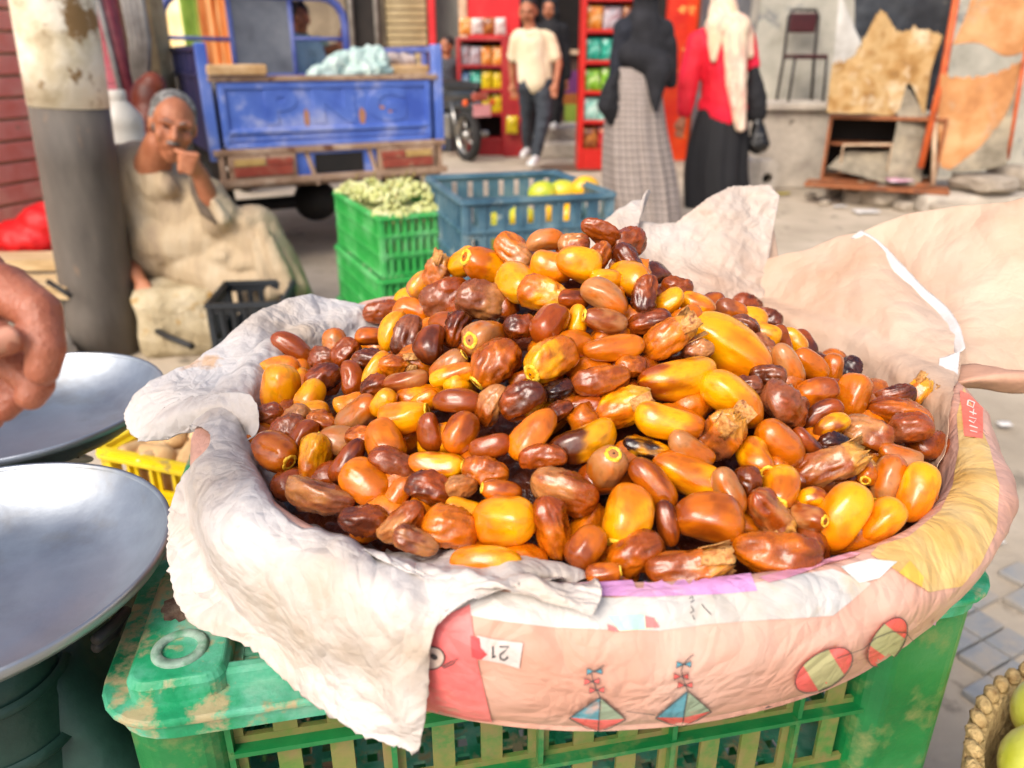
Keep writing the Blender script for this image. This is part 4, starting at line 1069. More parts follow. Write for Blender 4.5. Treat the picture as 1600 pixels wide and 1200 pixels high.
b = LMB(My); b.box((0.21, 0.15, -0.08), (0.37, 0.25, 0.09)); tag(b.build('root_layer', M_GIN), 'packed lower layer of tan roots in the yellow crate', 'roots', kind='stuff')
sp2 = thing('wooden_box', 'plain wooden box under the yellow plastic crate', 'box', (FLy.x, FLy.y, 0)); zb = FLy.z-0.20
LMB(My @ Matrix.Translation((0.21, 0.15, -0.20-(zb/2)))).box((0, 0, 0), (0.38, 0.28, zb-0.002)).build('side', MW, sp2, bevel=0.004)
# ================================================================= OLD MAN, POLE, LEFT SIDE
def dirs(Y): return None
def PP(px, py, Y): return PY(px, py, Y)
M_FACE = mat('brown_skin', ['#96583a', '#a66848', '#b27654'], 0.55, 14, 5, bump=0.25, bscale=60, sss=0.06)
M_GOWN = mat('beige_cotton', ['#94816a', '#a89578', '#b4a48a'], 0.85, 5, 6, bump=0.25, bscale=35, bdist=0.01, crease=0.9, crscale=4, stretch=(1.8, 1, 0.7))
M_GREYH = mat('grey_hair', ['#3c3b38', '#6c6b68', '#aaa9a6'], 0.8, 40, 5, bump=0.8, bscale=160)
M_EYE = mat('eye_dark', ['#1c120c'], 0.3); M_LIP = mat('lips', ['#7a3a2a'], 0.5)
M_BLKH = mat('black_hair', ['#15110f', '#241c18'], 0.6, 40, bump=0.7, bscale=150)
om = thing('person', 'elderly grey haired man in a beige robe sitting, hand on his chin', 'person', PP(330, 430, 3.15))
def hd(c, face, up, s=1.0):
    """head primitives around centre c, looking along face"""
    f = face.normalized(); u = (up-f*up.dot(f)).normalized(); r = f.cross(u)
    Mx = Matrix((r, f, u)).transposed()
    P_ = lambda x, y, z: c+(r*x+f*y+u*z)*s
    return [('e', P_(0, -0.012, 0.022), (0.076*s, 0.094*s, 0.088*s), Mx), ('e', P_(0, 0.018, -0.035), (0.064*s, 0.072*s, 0.078*s), Mx), ('c', P_(0, 0.05, -0.088), 0.026*s, P_(0, 0.035, -0.09), 0.03*s),
            ('c', P_(0, 0.088, 0.012), 0.011*s, P_(0, 0.104, -0.026), 0.016*s), ('c', P_(-0.013, 0.094, -0.032), 0.009*s, P_(0.013, 0.094, -0.032), 0.009*s),
            ('c', P_(-0.024, 0.074, -0.062), 0.011*s, P_(0.024, 0.074, -0.062), 0.011*s), ('c', P_(-0.05, 0.072, 0.022), 0.013*s, P_(-0.014, 0.084, 0.024), 0.012*s), ('c', P_(0.05, 0.072, 0.022), 0.013*s, P_(0.014, 0.084, 0.024), 0.012*s),
            ('e', P_(-0.045, 0.062, -0.03), (0.022*s, 0.02*s, 0.026*s), Mx), ('e', P_(0.045, 0.062, -0.03), (0.022*s, 0.02*s, 0.026*s), Mx),
            ('e', P_(-0.078, -0.012, -0.012), (0.010*s, 0.02*s, 0.034*s), Mx), ('e', P_(0.078, -0.012, -0.012), (0.010*s, 0.02*s, 0.034*s), Mx)], P_, Mx
def face_bits(P_, Mx, par, hairm, s=1.0, brow=True):
    for sx in (-1, 1):
        q = MB(); q.ell(P_(sx*0.031, 0.0815, 0.004), (0.010*s, 0.005*s, 0.0030*s), Mx, 12, 8); q.build('eye', M_EYE, par)
        if brow: q = MB(); q.tube([P_(sx*0.012, 0.093, 0.026), P_(sx*0.032, 0.089, 0.033), P_(sx*0.052, 0.074, 0.026)], [0.0022*s, 0.003*s, 0.0014*s], 8); q.build('eyebrow', hairm, par)
    q = MB(); q.tube([P_(-0.024, 0.080, -0.060), P_(-0.008, 0.0885, -0.058), P_(0.008, 0.0885, -0.058), P_(0.024, 0.080, -0.060)], [0.002*s, 0.0048*s, 0.0048*s, 0.002*s], 8); q.build('mouth', M_LIP, par)
face = Vector((0.38, -0.85, -0.16)); upv = Vector((0.25, 0, 1))
hc = PP(271, 194, 3.02)
hp_, Pm, Mh = hd(hc, face, upv, 0.98)
neck = PP(238, 262, 3.12); sh_l = PP(205, 265, 3.2); sh_r = PP(318, 300, 3.2)
hand = PP(292, 256, 2.90); wrist = PP(312, 272, 2.93); elb = PP(338, 338, 3.0)
pr = hp_+[('c', PP(250, 225, 3.06), 0.058, neck, 0.072), ('c', wrist, 0.030, elb, 0.042), ('c', wrist, 0.028, PP(298, 256, 2.90), 0.036)]
# fist with separate curled fingers at the chin
for k in range(4):
    b0 = PP(308-3*k, 243+9*k, 2.88); b1 = PP(287-2*k, 240+8*k, 2.87); b2 = PP(279+k, 248+7*k, 2.89)
    pr += [('c', b0, 0.0125, b1, 0.0110), ('c', b1, 0.0110, b2, 0.0095)]
pr += [('c', PP(302, 250, 2.90), 0.014, PP(284, 238, 2.90), 0.011), ('c', PP(284, 238, 2.90), 0.011, PP(275, 235, 2.905), 0.010)]
# other hand resting low behind the pole, bare foot
pr += [('c', neck, 0.05, PP(205, 300, 3.17), 0.04), ('c', PP(205, 300, 3.17), 0.04, PP(198, 400, 3.15), 0.034), ('c', PP(198, 400, 3.15), 0.035, PP(212, 428, 3.02), 0.030), ('c', PP(212, 428, 3.02), 0.028, PP(224, 446, 2.98), 0.024)]
pr += [('c', Pm(0, 0.05, -0.088), 0.028, Pm(0, 0.03, -0.10), 0.04)]
for k in range(5): pr.append(('c', PP(216+k*3, 440, 2.98), 0.011, PP(213+k*5.5, 456-k*1.2, 2.95), 0.009))
blob('body', pr, 0.0065, M_FACE, om, smooth=3)
face_bits(Pm, Mh, om, M_GREYH, 0.98)
blob('hair', [('e', Pm(0, -0.034, 0.040), (0.083, 0.088, 0.079), Mh), ('e', Pm(-0.06, -0.03, 0.0), (0.028, 0.045, 0.05), Mh), ('e', Pm(0.06, -0.03, 0.0), (0.028, 0.045, 0.05), Mh), ('e', Pm(0, -0.075, -0.01), (0.06, 0.035, 0.06), Mh)], 0.008, M_GREYH, om, smooth=2)
q = MB(); q.tube([Pm(-0.022, 0.083, -0.051), Pm(0, 0.094, -0.046), Pm(0.026, 0.083, -0.051)], [0.003, 0.007, 0.003], 8); q.build('moustache', M_GREYH, om)
hipc = PP(255, 400, 3.32); kn = PP(398, 362, 3.05)
gp = [('c', PP(222, 252, 3.18), 0.062, PP(240, 268, 3.14), 0.055), ('c', PP(240, 268, 3.14), 0.055, PP(262, 292, 3.05), 0.045), ('c', PP(222, 262, 3.17), 0.095, PP(250, 290, 3.10), 0.075), ('c', PP(215, 262, 3.22), 0.105, PP(238, 345, 3.32), 0.155), ('c', PP(238, 345, 3.32), 0.155, hipc, 0.175), ('c', PP(212, 268, 3.18), 0.10, PP(262, 268, 3.25), 0.085), ('c', PP(262, 285, 3.22), 0.10, PP(316, 325, 3.14), 0.095), ('c', PP(250, 305, 3.17), 0.115, PP(300, 350, 3.14), 0.12), ('c', PP(232, 300, 3.2), 0.13, PP(255, 385, 3.2), 0.16), ('c', PP(250, 370, 3.14), 0.12, PP(330, 375, 3.1), 0.12),
      ('c', PP(200, 262, 3.16), 0.095, PP(193, 330, 3.14), 0.085), ('c', PP(193, 330, 3.14), 0.08, PP(200, 395, 3.12), 0.055),   # viewer-left sleeve
      ('c', PP(325, 300, 3.06), 0.060, PP(345, 342, 3.02), 0.075), ('c', PP(334, 306, 2.99), 0.042, PP(350, 338, 2.98), 0.060), # wide sleeve round the raised forearm
      ('c', hipc, 0.155, kn, 0.105), ('c', kn, 0.105, PP(440, 440, 2.98), 0.10), ('c', PP(440, 440, 2.98), 0.095, PP(462, 500, 2.95), 0.10),
      ('c', hipc, 0.15, PP(330, 425, 3.05), 0.10), ('c', PP(330, 425, 3.05), 0.10, PP(395, 455, 2.98), 0.09), ('c', PP(395, 455, 2.98), 0.09, PP(415, 520, 2.92), 0.08), ('c', kn, 0.09, PP(395, 455, 3.0), 0.09)]
for (a_, b_, ra, rb) in (((285, 395, 3.12), (385, 350, 2.98), .022, .03), ((270, 420, 3.12), (350, 400, 2.96), .02, .028), ((300, 425, 3.02), (400, 410, 2.93), .018, .026), ((330, 440, 2.98), (410, 440, 2.90), .018, .024),
    ((410, 355, 2.93), (450, 450, 2.88), .02, .03), ((395, 375, 2.93), (425, 460, 2.87), .016, .026), ((425, 365, 3.0), (470, 450, 2.93), .02, .03), ((335, 315, 2.93), (352, 345, 2.92), .014, .02)):
    ra *= 1.15; rb *= 1.15
    gp.append(('c', PP(*a_), ra, PP(*b_), rb))
blob('robe', gp, 0.012, M_GOWN, om, smooth=1, disp=(0.018, 0.09))
# neckline and sleeve opening shown as dark brown strips
MDK = mat('dark_brown_cloth', ['#4a4038', '#6a5c4c'], 0.9, 20)
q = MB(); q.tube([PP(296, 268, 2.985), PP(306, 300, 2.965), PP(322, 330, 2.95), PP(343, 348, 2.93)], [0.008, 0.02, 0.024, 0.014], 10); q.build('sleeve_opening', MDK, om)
# seat and stone
M_STN = mat('yellow_grey_stone', ['#9c8c6c', '#b5a686', '#c7ba9e'], 0.9, 9, 8, bump=0.8, bscale=30, bdist=0.02, spots='#a8823c', spot_scale=6, spot_lim=0.58)
M_CONC = mat('grey_concrete', ['#a0968a', '#b8ae9f', '#c9bfb0'], 0.9, 5, 8, bump=0.6, bscale=24, bdist=0.015, spots='#746b60', spot_scale=7, spot_lim=0.62)
def rock(name, c, size, m, label, cat='stone', group=None, rot=0.0, rough=0.16, seed=0, cube=0.5):
    q = MB(); n_, m_ = 26, 18; vs = []
    Mx = Matrix.Rotation(rot, 3, 'Z')
    for i in range(m_+1):
        a = math.pi*i/m_
        for k in range(n_):
            t = 2*math.pi*k/n_; v = Vector((math.sin(a)*math.cos(t), math.sin(a)*math.sin(t), math.cos(a)))
            mx = max(abs(v.x), abs(v.y), abs(v.z)); v = v*(1-cube)+v/mx*cube*0.86
            v = v*(1+rough*nz(v.x*2+seed, v.y*2, v.z*2)+rough*0.4*nz(v.x*6+seed, v.y*6, v.z*6))
            vs.append(Mx @ Vector((v.x*size[0]/2, v.y*size[1]/2, v.z*size[2]/2)))
    q.add(vs, [(i*n_+k, (i+1)*n_+k, (i+1)*n_+(k+1) % n_, i*n_+(k+1) % n_) for i in range(m_) for k in range(n_)], True)
    o = q.build(name, m); o.location = c; return tag(o, label, cat, group)
c = PY(292, 540, 2.98); rock('stone_block', (c.x, 3.05, 0.135), (0.42, 0.34, 0.34), M_STN, 'yellowish rough stone block under the bare hand beside the dark pole', rot=0.2, seed=2, cube=0.85, rough=0.08)
c = PY(255, 430, 3.35); rock('concrete_block', (c.x, 3.42, 0.12), (0.7, 0.5, 0.28), M_CONC, 'low concrete block carrying the elderly man in the beige robe', rot=0.1, seed=5, cube=0.9, rough=0.05)
# pole
pb, pt = Vector((-1.676, 2.98, 0)), Vector((-1.56, 2.98, 1.9))
po = thing('street_pole', 'leaning round pole, dark grey below and flaking cream paint above', 'pole', pb)
M_PD = mat('pole_dark_paint', ['#4e4842', '#645d55', '#7c746a'], 0.7, 4, 8, bump=0.4, bscale=20, bdist=0.01, stretch=(1, 1, 0.35), spots='#9a7a5c', spot_scale=9, spot_lim=0.60, soft=0.15)
M_PC = mat('pole_flaking_paint', ['#8a7350', '#cfc2a4', '#e8e0cd', '#efe9da'], 0.8, 4.5, 8, bump=0.5, bscale=18, bdist=0.015, spots='#8a6c44', spot_scale=6, spot_lim=0.57)
def lerp(a, b_, t): return a+(b_-a)*t
MB().tube([lerp(pb, pt, t) for t in (0, .1, .2, .3, .4, .502)], [0.133+0.003*nz(t*9) for t in range(6)], 32).build('dark_band', M_PD, po)
MB().tube([lerp(pb, pt, t) for t in (.503, .6, .7, .8, .9, 1)], 0.1345, 32).build('cream_band', M_PC, po)
# red louvred wall
M_RED = mat('red_brick_paint', ['#ea7a66', '#f09080', '#f4a48e'], 0.7, 7, 6, bump=0.4, bscale=30, spots='#c98a72', spot_scale=12, spot_lim=0.64)
M_CRM = mat('cream_joint', ['#b89a7c', '#d0b698'], 0.85, 12, bump=0.3)
WA = Vector((-3.0, 2.3, 0)); WB = Vector((-2.38, 4.1, 0)); wv = (WB-WA); WL = wv.length; Mw = Matrix.Translation(WA) @ Matrix.Rotation(math.atan2(wv.y, wv.x), 4, 'Z')
rw = thing('brick_wall', 'red painted wall of broad courses with cream joints behind the pole', 'wall', WA)
LMB(Mw).box((WL/2, 0.10, 1.3), (WL, 0.16, 2.6)).build('backing', M_CRM, rw)
q = LMB(Mw)
for k in range(26):
    z = 0.36+k*0.098
    if z > 2.6: break
    q.box((WL/2, 0.012, z+0.041), (WL, 0.03, 0.082))
q.build('brick_course', M_RED, rw, bevel=0.006)
# pink tiled column and pipes
M_PNK = mat('pink_tile', ['#b04a58', '#c4606c', '#cc7480'], 0.45, 6, bump=0.2, spots='#d8a0a0', spot_scale=20, spot_lim=0.68)
cb = PY(155, 170, 4.6); pcx = thing('tiled_column', 'pink tiled corner column right of the leaning pole', 'column', (cb.x, 4.7, 0))
q = MB()
for k in range(22): q.box((cb.x, 4.75, 0.86+0.081*k), (0.20, 0.20, 0.078))
q.build('tile', M_PNK, pcx, bevel=0.002); MB().box((cb.x, 4.75, 0.43), (0.21, 0.21, 0.85)).build('plinth', M_CRM, pcx)
def bar(name, pts, r, m, label, cat, group=None): q = MB(); q.tube(pts, r, 12); return tag(q.build(name, m), label, cat, group)
M_MAR = mat('maroon_pipe', ['#6a2630', '#84363e', '#9a5a5a'], 0.5, 10); M_GRY = mat('grey_steel', ['#7c7870', '#97928a', '#aaa59c'], 0.5, 8, bump=0.2)
bar('drain_pipe', [PY(150, -60, 4.5), PY(212, 190, 4.35)], 0.035, M_MAR, 'maroon downpipe beside the pink tiled column', 'pipe')
bar('steel_pipe', [PY(138, -60, 4.44), PY(200, 190, 4.3)], 0.014, M_GRY, 'thin grey pipe left of the maroon downpipe', 'pipe')
q = MB()
for k in range(4): q.tube([PY(186+k*9, -40, 4.7), PY(206+k*8, 60, 4.7), PY(212+k*6, 134, 4.7)], 0.022, 10)
tag(q.build('rolled_shutter', M_GRY), 'grey ribbed rolled curtain hanging beside the pipes', 'shutter')
M_OLD = mat('old_plaster', ['#8c7c5c', '#a89670', '#b9a988'], 0.9, 5, 7, bump=0.6, bscale=20, spots='#6c5a3c', spot_scale=9, spot_lim=0.6)
MB().box((PY(200, 100, 5.0).x, 5.05, 1.2), (0.42, 0.2, 2.4)).build('x', M_OLD); wo = bpy.data.objects['x']; wo.name = 'plaster_pier'; wo.data.name = 'plaster_pier'; tag(wo, 'stained old plaster pier behind the rolled grey curtain', 'wall')
# ledge with red bag and planks
lg = MB(); lg.box((-2.72, 3.55, 0.16), (1.9, 1.0, 0.32)); tag(lg.build('concrete_ledge', M_CONC, bevel=0.02), 'low concrete ledge at the foot of the red wall', 'ledge')
M_RB = mat('red_cloth', ['#c4040c', '#dc0c14'], 0.55, 6, bump=0.3, bscale=20, bdist=0.02)
c = PY(45, 340, 3.3)
blob('x', [('e', Vector((c.x-0.02, 3.32, 0.40)), (0.17, 0.13, 0.085), None), ('e', Vector((c.x+0.05, 3.32, 0.46)), (0.11, 0.10, 0.085), None), ('c', Vector((c.x+0.06, 3.32, 0.44)), 0.09, Vector((c.x+0.09, 3.32, 0.53)), 0.035)], 0.012, M_RB, None, 4, (0.03, 0.08)).name = 'red_bag'
tag(bpy.data.objects['red_bag'], 'bright red cloth bag slumped on the ledge under the red wall', 'bag')
MPL = mat('pale_plank', ['#b09468', '#c8ae84', '#d8c49c'], 0.8, 5, 6, bump=0.4, stretch=(1, 5, 5))
c = PY(25, 384, 3.05); LMB(frame((c.x-0.12, 3.10, 0.33+0.02), 0.05)).box((0, 0, 0), (0.55, 0.16, 0.045)).build('x', MPL, None, bevel=0.003); o = bpy.data.objects['x']; o.name = 'wooden_plank'; tag(o, 'pale thick wooden plank in front of the red bag', 'plank')
c = PY(95, 400, 2.85); LMB(frame((c.x-0.38, 2.98, 0.285), -0.03)).box((0, 0, 0), (0.75, 0.24, 0.05)).build('x', MPL, None, bevel=0.003); o = bpy.data.objects['x']; o.name = 'wooden_plank'; tag(o, 'yellowish board lying lower beside the dark pole', 'plank')
rock('kerb_stone', (-1.95, 2.72, 0.06), (0.6, 0.45, 0.17), M_CONC, 'broken grey concrete lump left of the pole foot', rot=0.3, seed=8, cube=0.7)
rock('kerb_stone', (-2.25, 2.45, 0.05), (0.5, 0.4, 0.14), M_CONC, 'flat grey concrete piece near the seller hand', rot=-0.2, seed=9, cube=0.8)
bar('metal_rod', [PY(75, 440, 2.8), PY(110, 462, 2.75)], 0.010, M_BK, 'thin dark rod ending left of the pole', 'rod')
bar('metal_rod', [PY(226, 506, 2.95), PY(262, 526, 2.85), PY(300, 541, 2.75)], 0.013, M_BK, 'dark bent rod lying on the ground right of the pole', 'rod')
# jug and brown bundle behind the man
M_JUG = mat('milky_plastic', ['#c9c6bc', '#dcdad2'], 0.35, 6, trans=0.2)
jb = PY(203, 240, 3.62); jg = thing('plastic_jug', 'milky white plastic jug behind the grey haired man', 'jug', (jb.x, 3.6, 0.68))
MB().lathe([(0.0, 0.66), (0.085, 0.66), (0.09, 0.68), (0.09, 0.80), (0.085, 0.82), (0.09, 0.84), (0.088, 0.88), (0.05, 0.93), (0.032, 0.95)], (jb.x, 3.6, 0), 30).build('body', M_JUG, jg)
MB().lathe([(0.036, 0.945), (0.038, 0.955), (0.038, 0.985), (0.03, 0.99), (0.0, 0.991)], (jb.x, 3.6, 0), 24).build('cap', M_JUG, jg)
MB().box((jb.x-0.05, 3.68, 0.33), (0.5, 0.34, 0.658)).build('x', M_CONC, None, bevel=0.02); o = bpy.data.objects['x']; o.name = 'concrete_plinth'; tag(o, 'worn concrete plinth behind the man carrying the white jug', 'plinth')
M_BRN = mat('brown_leather', ['#4a1c10', '#6a2c18', '#8a4020'], 0.5, 6, bump=0.3)
c = PY(234, 160, 4.0); blob('x', [('e', c, (0.085, 0.08, 0.12), None), ('e', c+Vector((0.03, 0, 0.08)), (0.06, 0.06, 0.06), None), ('c', c+Vector((-0.01, 0, -0.1)), 0.12, Vector((c.x, c.y, 0.3)), 0.16)], 0.012, M_BRN, None, 3).name = 'brown_bundle'
tag(bpy.data.objects['brown_bundle'], 'dark brown rounded leather bundle behind the grey haired head', 'bundle')
# ================================================================= CRATES WITH FRUIT
M_GR2 = mat('bright_green_plastic', ['#2c9c48', '#42ac56', '#74c080'], 0.4, 8, 5, spots='#9ac48a', spot_scale=14, spot_lim=0.66)
M_BL = mat('blue_grey_plastic', ['#34566a', '#486c7e', '#68848e'], 0.45, 8, 5, spots='#8a9896', spot_scale=13, spot_lim=0.6)
M_DKB = mat('black_plastic', ['#161a1e', '#262c32'], 0.45, 8)
fl_ = Vector((-0.450, 2.60, 0.62)); gd = Vector((0.90, 0.435, 0)).normalized()
for k, lab in ((0, 'bright green plastic crate heaped with green grapes, topmost of the stack'), (1, 'bright green plastic crate directly under the crate of grapes'), (2, 'lowest bright green crate standing on the ground')):
    a = fl_-Vector((0.008*k, 0.02*k, 0.215*k)); hh = 0.205 if k < 2 else 0.185
    t, Mg, Wg = slat_crate('plastic_crate', lab, a, a+gd*0.30, 0.62, hh, M_GR2, 'green crates stacked beside the blue crate', rows=3, nx=22, solid=0.72)
    if k == 0: MgT = Mg
M_GRP = mat('green_grape', ['#a8ac5c', '#c0c480', '#d2d0a0'], 0.35, 20, coat=0.2, sss=0.1); M_STM = mat('grape_stem', ['#8a7a3a'], 0.8)
rg = random.Random(3)
for k in range(12):
    i, j = k % 2, k//2; p = MgT @ Vector((0.08+i*0.14+rg.uniform(-.02, .02), 0.06+j*0.10, -0.012+0.035*(1 if 0 < j < 4 else 0)+rg.uniform(0, .02)))
    t = thing('grape_bunch', 'bunch of green grapes '+['in the near left corner', 'in the near right corner', 'second from the near end, left', 'second from the near end, right', 'left of the middle, nearer', 'right of the middle, nearer', 'left of the middle, farther', 'right of the middle, farther', 'second from the far end, left', 'second from the far end, right', 'in the far left corner', 'in the far right corner'][k]+' of the crate', 'grapes', p, 'grape bunches in the green crate')
    q = MB()
    for g_ in range(110):
        u = rg.random(); a = rg.random()*6.28; rr = 0.072*math.sqrt(rg.random()); q.ell(p+Vector((rr*math.cos(a), rr*math.sin(a)*0.9, 0.05*(1-rr/0.072)*rg.random()+0.004)), (0.0085, 0.0085, 0.0095), None, 8, 6)
    q.build('berries', M_GRP, t); MB().tube([p+Vector((0, 0, 0.03)), p+Vector((0.02, 0.01, 0.07))], 0.003, 6).build('stem', M_STM, t)
b = LMB(MgT); b.box((0.15, 0.31, -0.09), (0.26, 0.57, 0.12)); tag(b.build('grape_layer', M_GRP), 'packed green grapes filling the upper green crate', 'grapes', kind='stuff')
bf = Vector((-0.150, 2.33, 0.72)); bd_ = Vector((0.956, 0.292, 0)).normalized()
t, Mb_, Wb_ = slat_crate('plastic_crate', 'grey blue plastic crate holding mangoes, topmost of its stack', bf, bf+bd_*0.50, 0.55, 0.29, M_BL, 'blue crates stacked beside the green ones', rows=3, nx=9, rim=0.02, solid=0.66)
slat_crate('plastic_crate', 'grey blue plastic crate beneath the one with mangoes', bf-Vector((0, 0, 0.30)), bf-Vector((0, 0, 0.30))+bd_*0.50, 0.55, 0.29, M_BL, 'blue crates stacked beside the green ones', rows=3, nx=8)
slat_crate('plastic_crate', 'shallow blue crate at the bottom of the blue stack', bf-Vector((0, 0, 0.60)), bf-Vector((0, 0, 0.60))+bd_*0.50, 0.55, 0.11, M_BL, 'blue crates stacked beside the green ones', rows=1, nx=8)
M_MGO = mat('mango_skin', ['#8fb02a', '#c8c030', '#e8b41c'], 0.35, 7, 3, coat=0.2); M_MG2 = mat('mango_yellow', ['#e0a010', '#f0b81c', '#c8b82c'], 0.35, 7, 3, coat=0.2)
for (x, y, Y, m, lab) in ((848, 310, 2.72, M_MGO, 'pale green mango leftmost on the heap in the blue crate'), (880, 308, 2.74, M_MGO, 'yellow green mango in the middle on the blue crate heap'), (914, 302, 2.74, M_MG2, 'yellow orange mango rightmost on the blue crate heap'),
        (816, 350, 2.52, M_MGO, 'green yellow mango behind the slots of the blue crate'), (858, 350, 2.53, M_MG2, 'orange yellow mango behind the slots of the blue crate'), (812, 385, 2.5, M_MGO, 'low green mango seen through the blue crate wall'), (890, 345, 2.7, M_MG2, 'mango deep in the blue crate under the yellow one')):
    q = MB(); q.ell((0, 0, 0), (0.052, 0.040, 0.042), None, 20, 14); o = q.build('mango', m); o.location = PY(x, y-8, Y); o.rotation_euler = (0.2, 0.1, x*0.1); tag(o, lab, 'mango', 'mangoes in the blue crate')
q = LMB(Mb_); q.box((0.34, 0.27, -0.20), (0.28, 0.48, 0.15)); tag(q.build('mango_layer', M_MGO, bevel=0.03), 'lower layer of mangoes in the blue crate', 'mangoes', kind='stuff')
a = PY(347, 457, 2.72); slat_crate('plastic_crate', 'black plastic crate beside the robe hem of the seated man', Vector((a.x, 2.55, a.z)), Vector((a.x+0.26, 2.58, a.z)), 0.30, a.z-0.01, M_DKB, None, rows=2, nx=7)
# ================================================================= CARGO TRICYCLE
M_TB = mat('blue_truck_paint', ['#3c5ab4', '#5a7acc', '#8c9cd8'], 0.35, 3, 6, bump=0.15, bscale=20, spots='#a8b0d8', spot_scale=6, spot_lim=0.54, soft=0.16, rvar=0.1)
M_TD = mat('dark_blue_paint', ['#1a2350', '#2c2c58', '#3c3460'], 0.45, 4, 6)
M_TL = mat('lavender_blue_paint', ['#3c4c9c', '#5c6ab0', '#7a84bc'], 0.4, 5, 6)
M_RST = mat('dusty_rust_metal', ['#8a6a50', '#a88a70', '#bda48c'], 0.7, 8, 7, bump=0.4, bscale=30, spots='#6e4630', spot_scale=12, spot_lim=0.58)
M_DRK = mat('dark_grease_and_shade', ['#14120f', '#241f1a'], 0.7, 12, bump=0.4); M_TYR = mat('tyre_rubber', ['#1a1918', '#2c2a28'], 0.8, 20, bump=0.4, bscale=80)  # M_DRK: greasy metal, also the painted shade of underside and block hole
M_CHR = mat('dull_chrome', ['#9a9890', '#b8b6b0'], 0.3, 12, metal=0.9)
TO = Vector((-1.56, 4.2, 0)); TA = math.atan2(0.48, 0.877); MT = frame(TO, TA)
tr = thing('cargo_tricycle', 'blue three wheeled cargo tricycle seen from the rear, paint worn', 'tricycle', TO)
TW, TLn = 1.29, 1.62
b = LMB(MT)
b.box((TW/2, 0.02, 0.845), (TW-0.10, 0.018, 0.33))
tg = b.build('tailgate', M_TB, tr, bevel=0.003)
b = LMB(MT)      # pressed ribs and frame of the tailgate
for z, h, dy in ((0.985, 0.035, 0.012), (0.755, 0.022, 0.016), (0.715, 0.016, 0.010), (0.682, 0.025, 0.014)): b.box((TW/2, 0.02-0.009-dy/2+0.001, z), (TW-0.12, dy, h))
for x in (0.07, TW-0.07): b.box((x, 0.004, 0.845), (0.03, 0.016, 0.30))
b.build('pressed_rib', M_TB, tg, bevel=0.005)
def emb(ch, x):
    Mx = MT @ Matrix.Translation((x, 0.0095, 0.868)) @ Matrix.Rotation(math.pi/2, 4, 'X')
    cu = bpy.data.curves.new('letter', 'FONT'); cu.body = ch; cu.size = 0.235; cu.align_x = 'CENTER'; cu.align_y = 'CENTER'; cu.offset = 0.010; cu.extrude = 0.001; cu.bevel_depth = 0.003
    o = bpy.data.objects.new('tmp', cu); COL.objects.link(o); dg = bpy.context.evaluated_depsgraph_get(); me = bpy.data.meshes.new_from_object(o.evaluated_get(dg)); bpy.data.objects.remove(o)
    me.transform(Matrix.Scale(1.35, 4, (1, 0, 0))); me.transform(Mx); me.materials.clear(); me.materials.append(M_TB); o2 = bpy.data.objects.new('embossed_letter', me); COL.objects.link(o2); addp(o2, tg)
emb('P', 0.36); emb('N', 0.66); emb('G', 0.97)
M_ORP = mat('worn_orange_primer', ['#c08a68', '#a8714c'], 0.8, 20)
for (x, z, w, h) in ((0.50, 0.815, 0.032, 0.09), (0.815, 0.815, 0.04, 0.085), (0.995, 0.935, 0.085, 0.016), (0.91, 0.885, 0.022, 0.06), (0.93, 0.858, 0.05, 0.018), (0.985, 0.838, 0.025, 0.035)):
    poly = [(x+w/2*math.cos(a_*0.45)*(1+0.3*nz(a_, x*9)), z+h/2*math.sin(a_*0.45)*(1+0.3*nz(a_, z*9))) for a_ in range(14)]
    b = LMB(MT @ Matrix.Rotation(math.pi/2, 4, 'X')); b.prism(poly, -0.0082, -0.0066+0.002); 
    for k_ in range(len(b.v)): pass
    b = LMB(MT); n_ = len(poly); b.add([(p[0], 0.0086, p[1]) for p in poly], [tuple(range(n_))]); b.build('rust_patch', M_ORP, tg)
LMB(MT).box((TW/2, 0.018, 1.018), (TW-0.02, 0.055, 0.026)).build('top_rail', M_RST, tr, bevel=0.004)
for x in (0.0, TW):
    LMB(MT).box((x, 0.03, 0.90), (0.055, 0.06, 0.58)).build('corner_post', M_TB, tr, bevel=0.008)
for x in (0.0, TW):
    s_ = LMB(MT).box((x, TLn/2+0.03, 0.83), (0.02, TLn, 0.38)).build('side_panel', M_TD, tr, bevel=0.004)
    q = LMB(MT); q.box((x, TLn/2+0.03, 1.165), (0.035, TLn, 0.03)); q.box((x, TLn/2+0.03, 1.03), (0.035, TLn, 0.022))
    for k in range(8): q.box((x, 0.2+k*0.2, 1.095), (0.025, 0.05, 0.11))
    q.build('side_rack', M_TL if x else M_TD, tr, bevel=0.004)
LMB(MT).box((0.03, TLn/2+0.1, 0.52), (0.02, TLn+0.1, 0.26)).build('underside_shade_panel', M_DRK, tr)  # added dark panel standing in for the shade under the bed
LMB(MT).box((TW/2, TLn/2, 0.655), (TW-0.03, TLn, 0.02)).build('bed_floor', M_TD, tr)
LMB(MT).box((TW/2, TLn-0.01, 0.82), (TW-0.03, 0.02, 0.32)).build('front_board', M_TD, tr)
q = LMB(MT); q.box((TW/2, -0.01, 0.655), (TW+0.03, 0.05, 0.03)); q.box((TW/2, -0.02, 0.50), (TW+0.04, 0.05, 0.035)); 
for x in (0.47, 0.83): q.tube([(x, -0.01, 0.65), (x+0.05, -0.03, 0.46)], 0.014, 8)
q.box((0.02, -0.01, 0.575), (0.03, 0.04, 0.13)); q.box((TW-0.02, -0.01, 0.575), (0.03, 0.04, 0.13)); q.box((TW/2, 0.12, 0.47), (TW, 0.2, 0.025)); q.build('rear_bumper', M_RST, tr, bevel=0.004)
LMB(MT).box((TW/2+0.0, -0.005, 0.575), (0.46, 0.02, 0.13)).build('plate_surround', M_TB, tr, bevel=0.004)
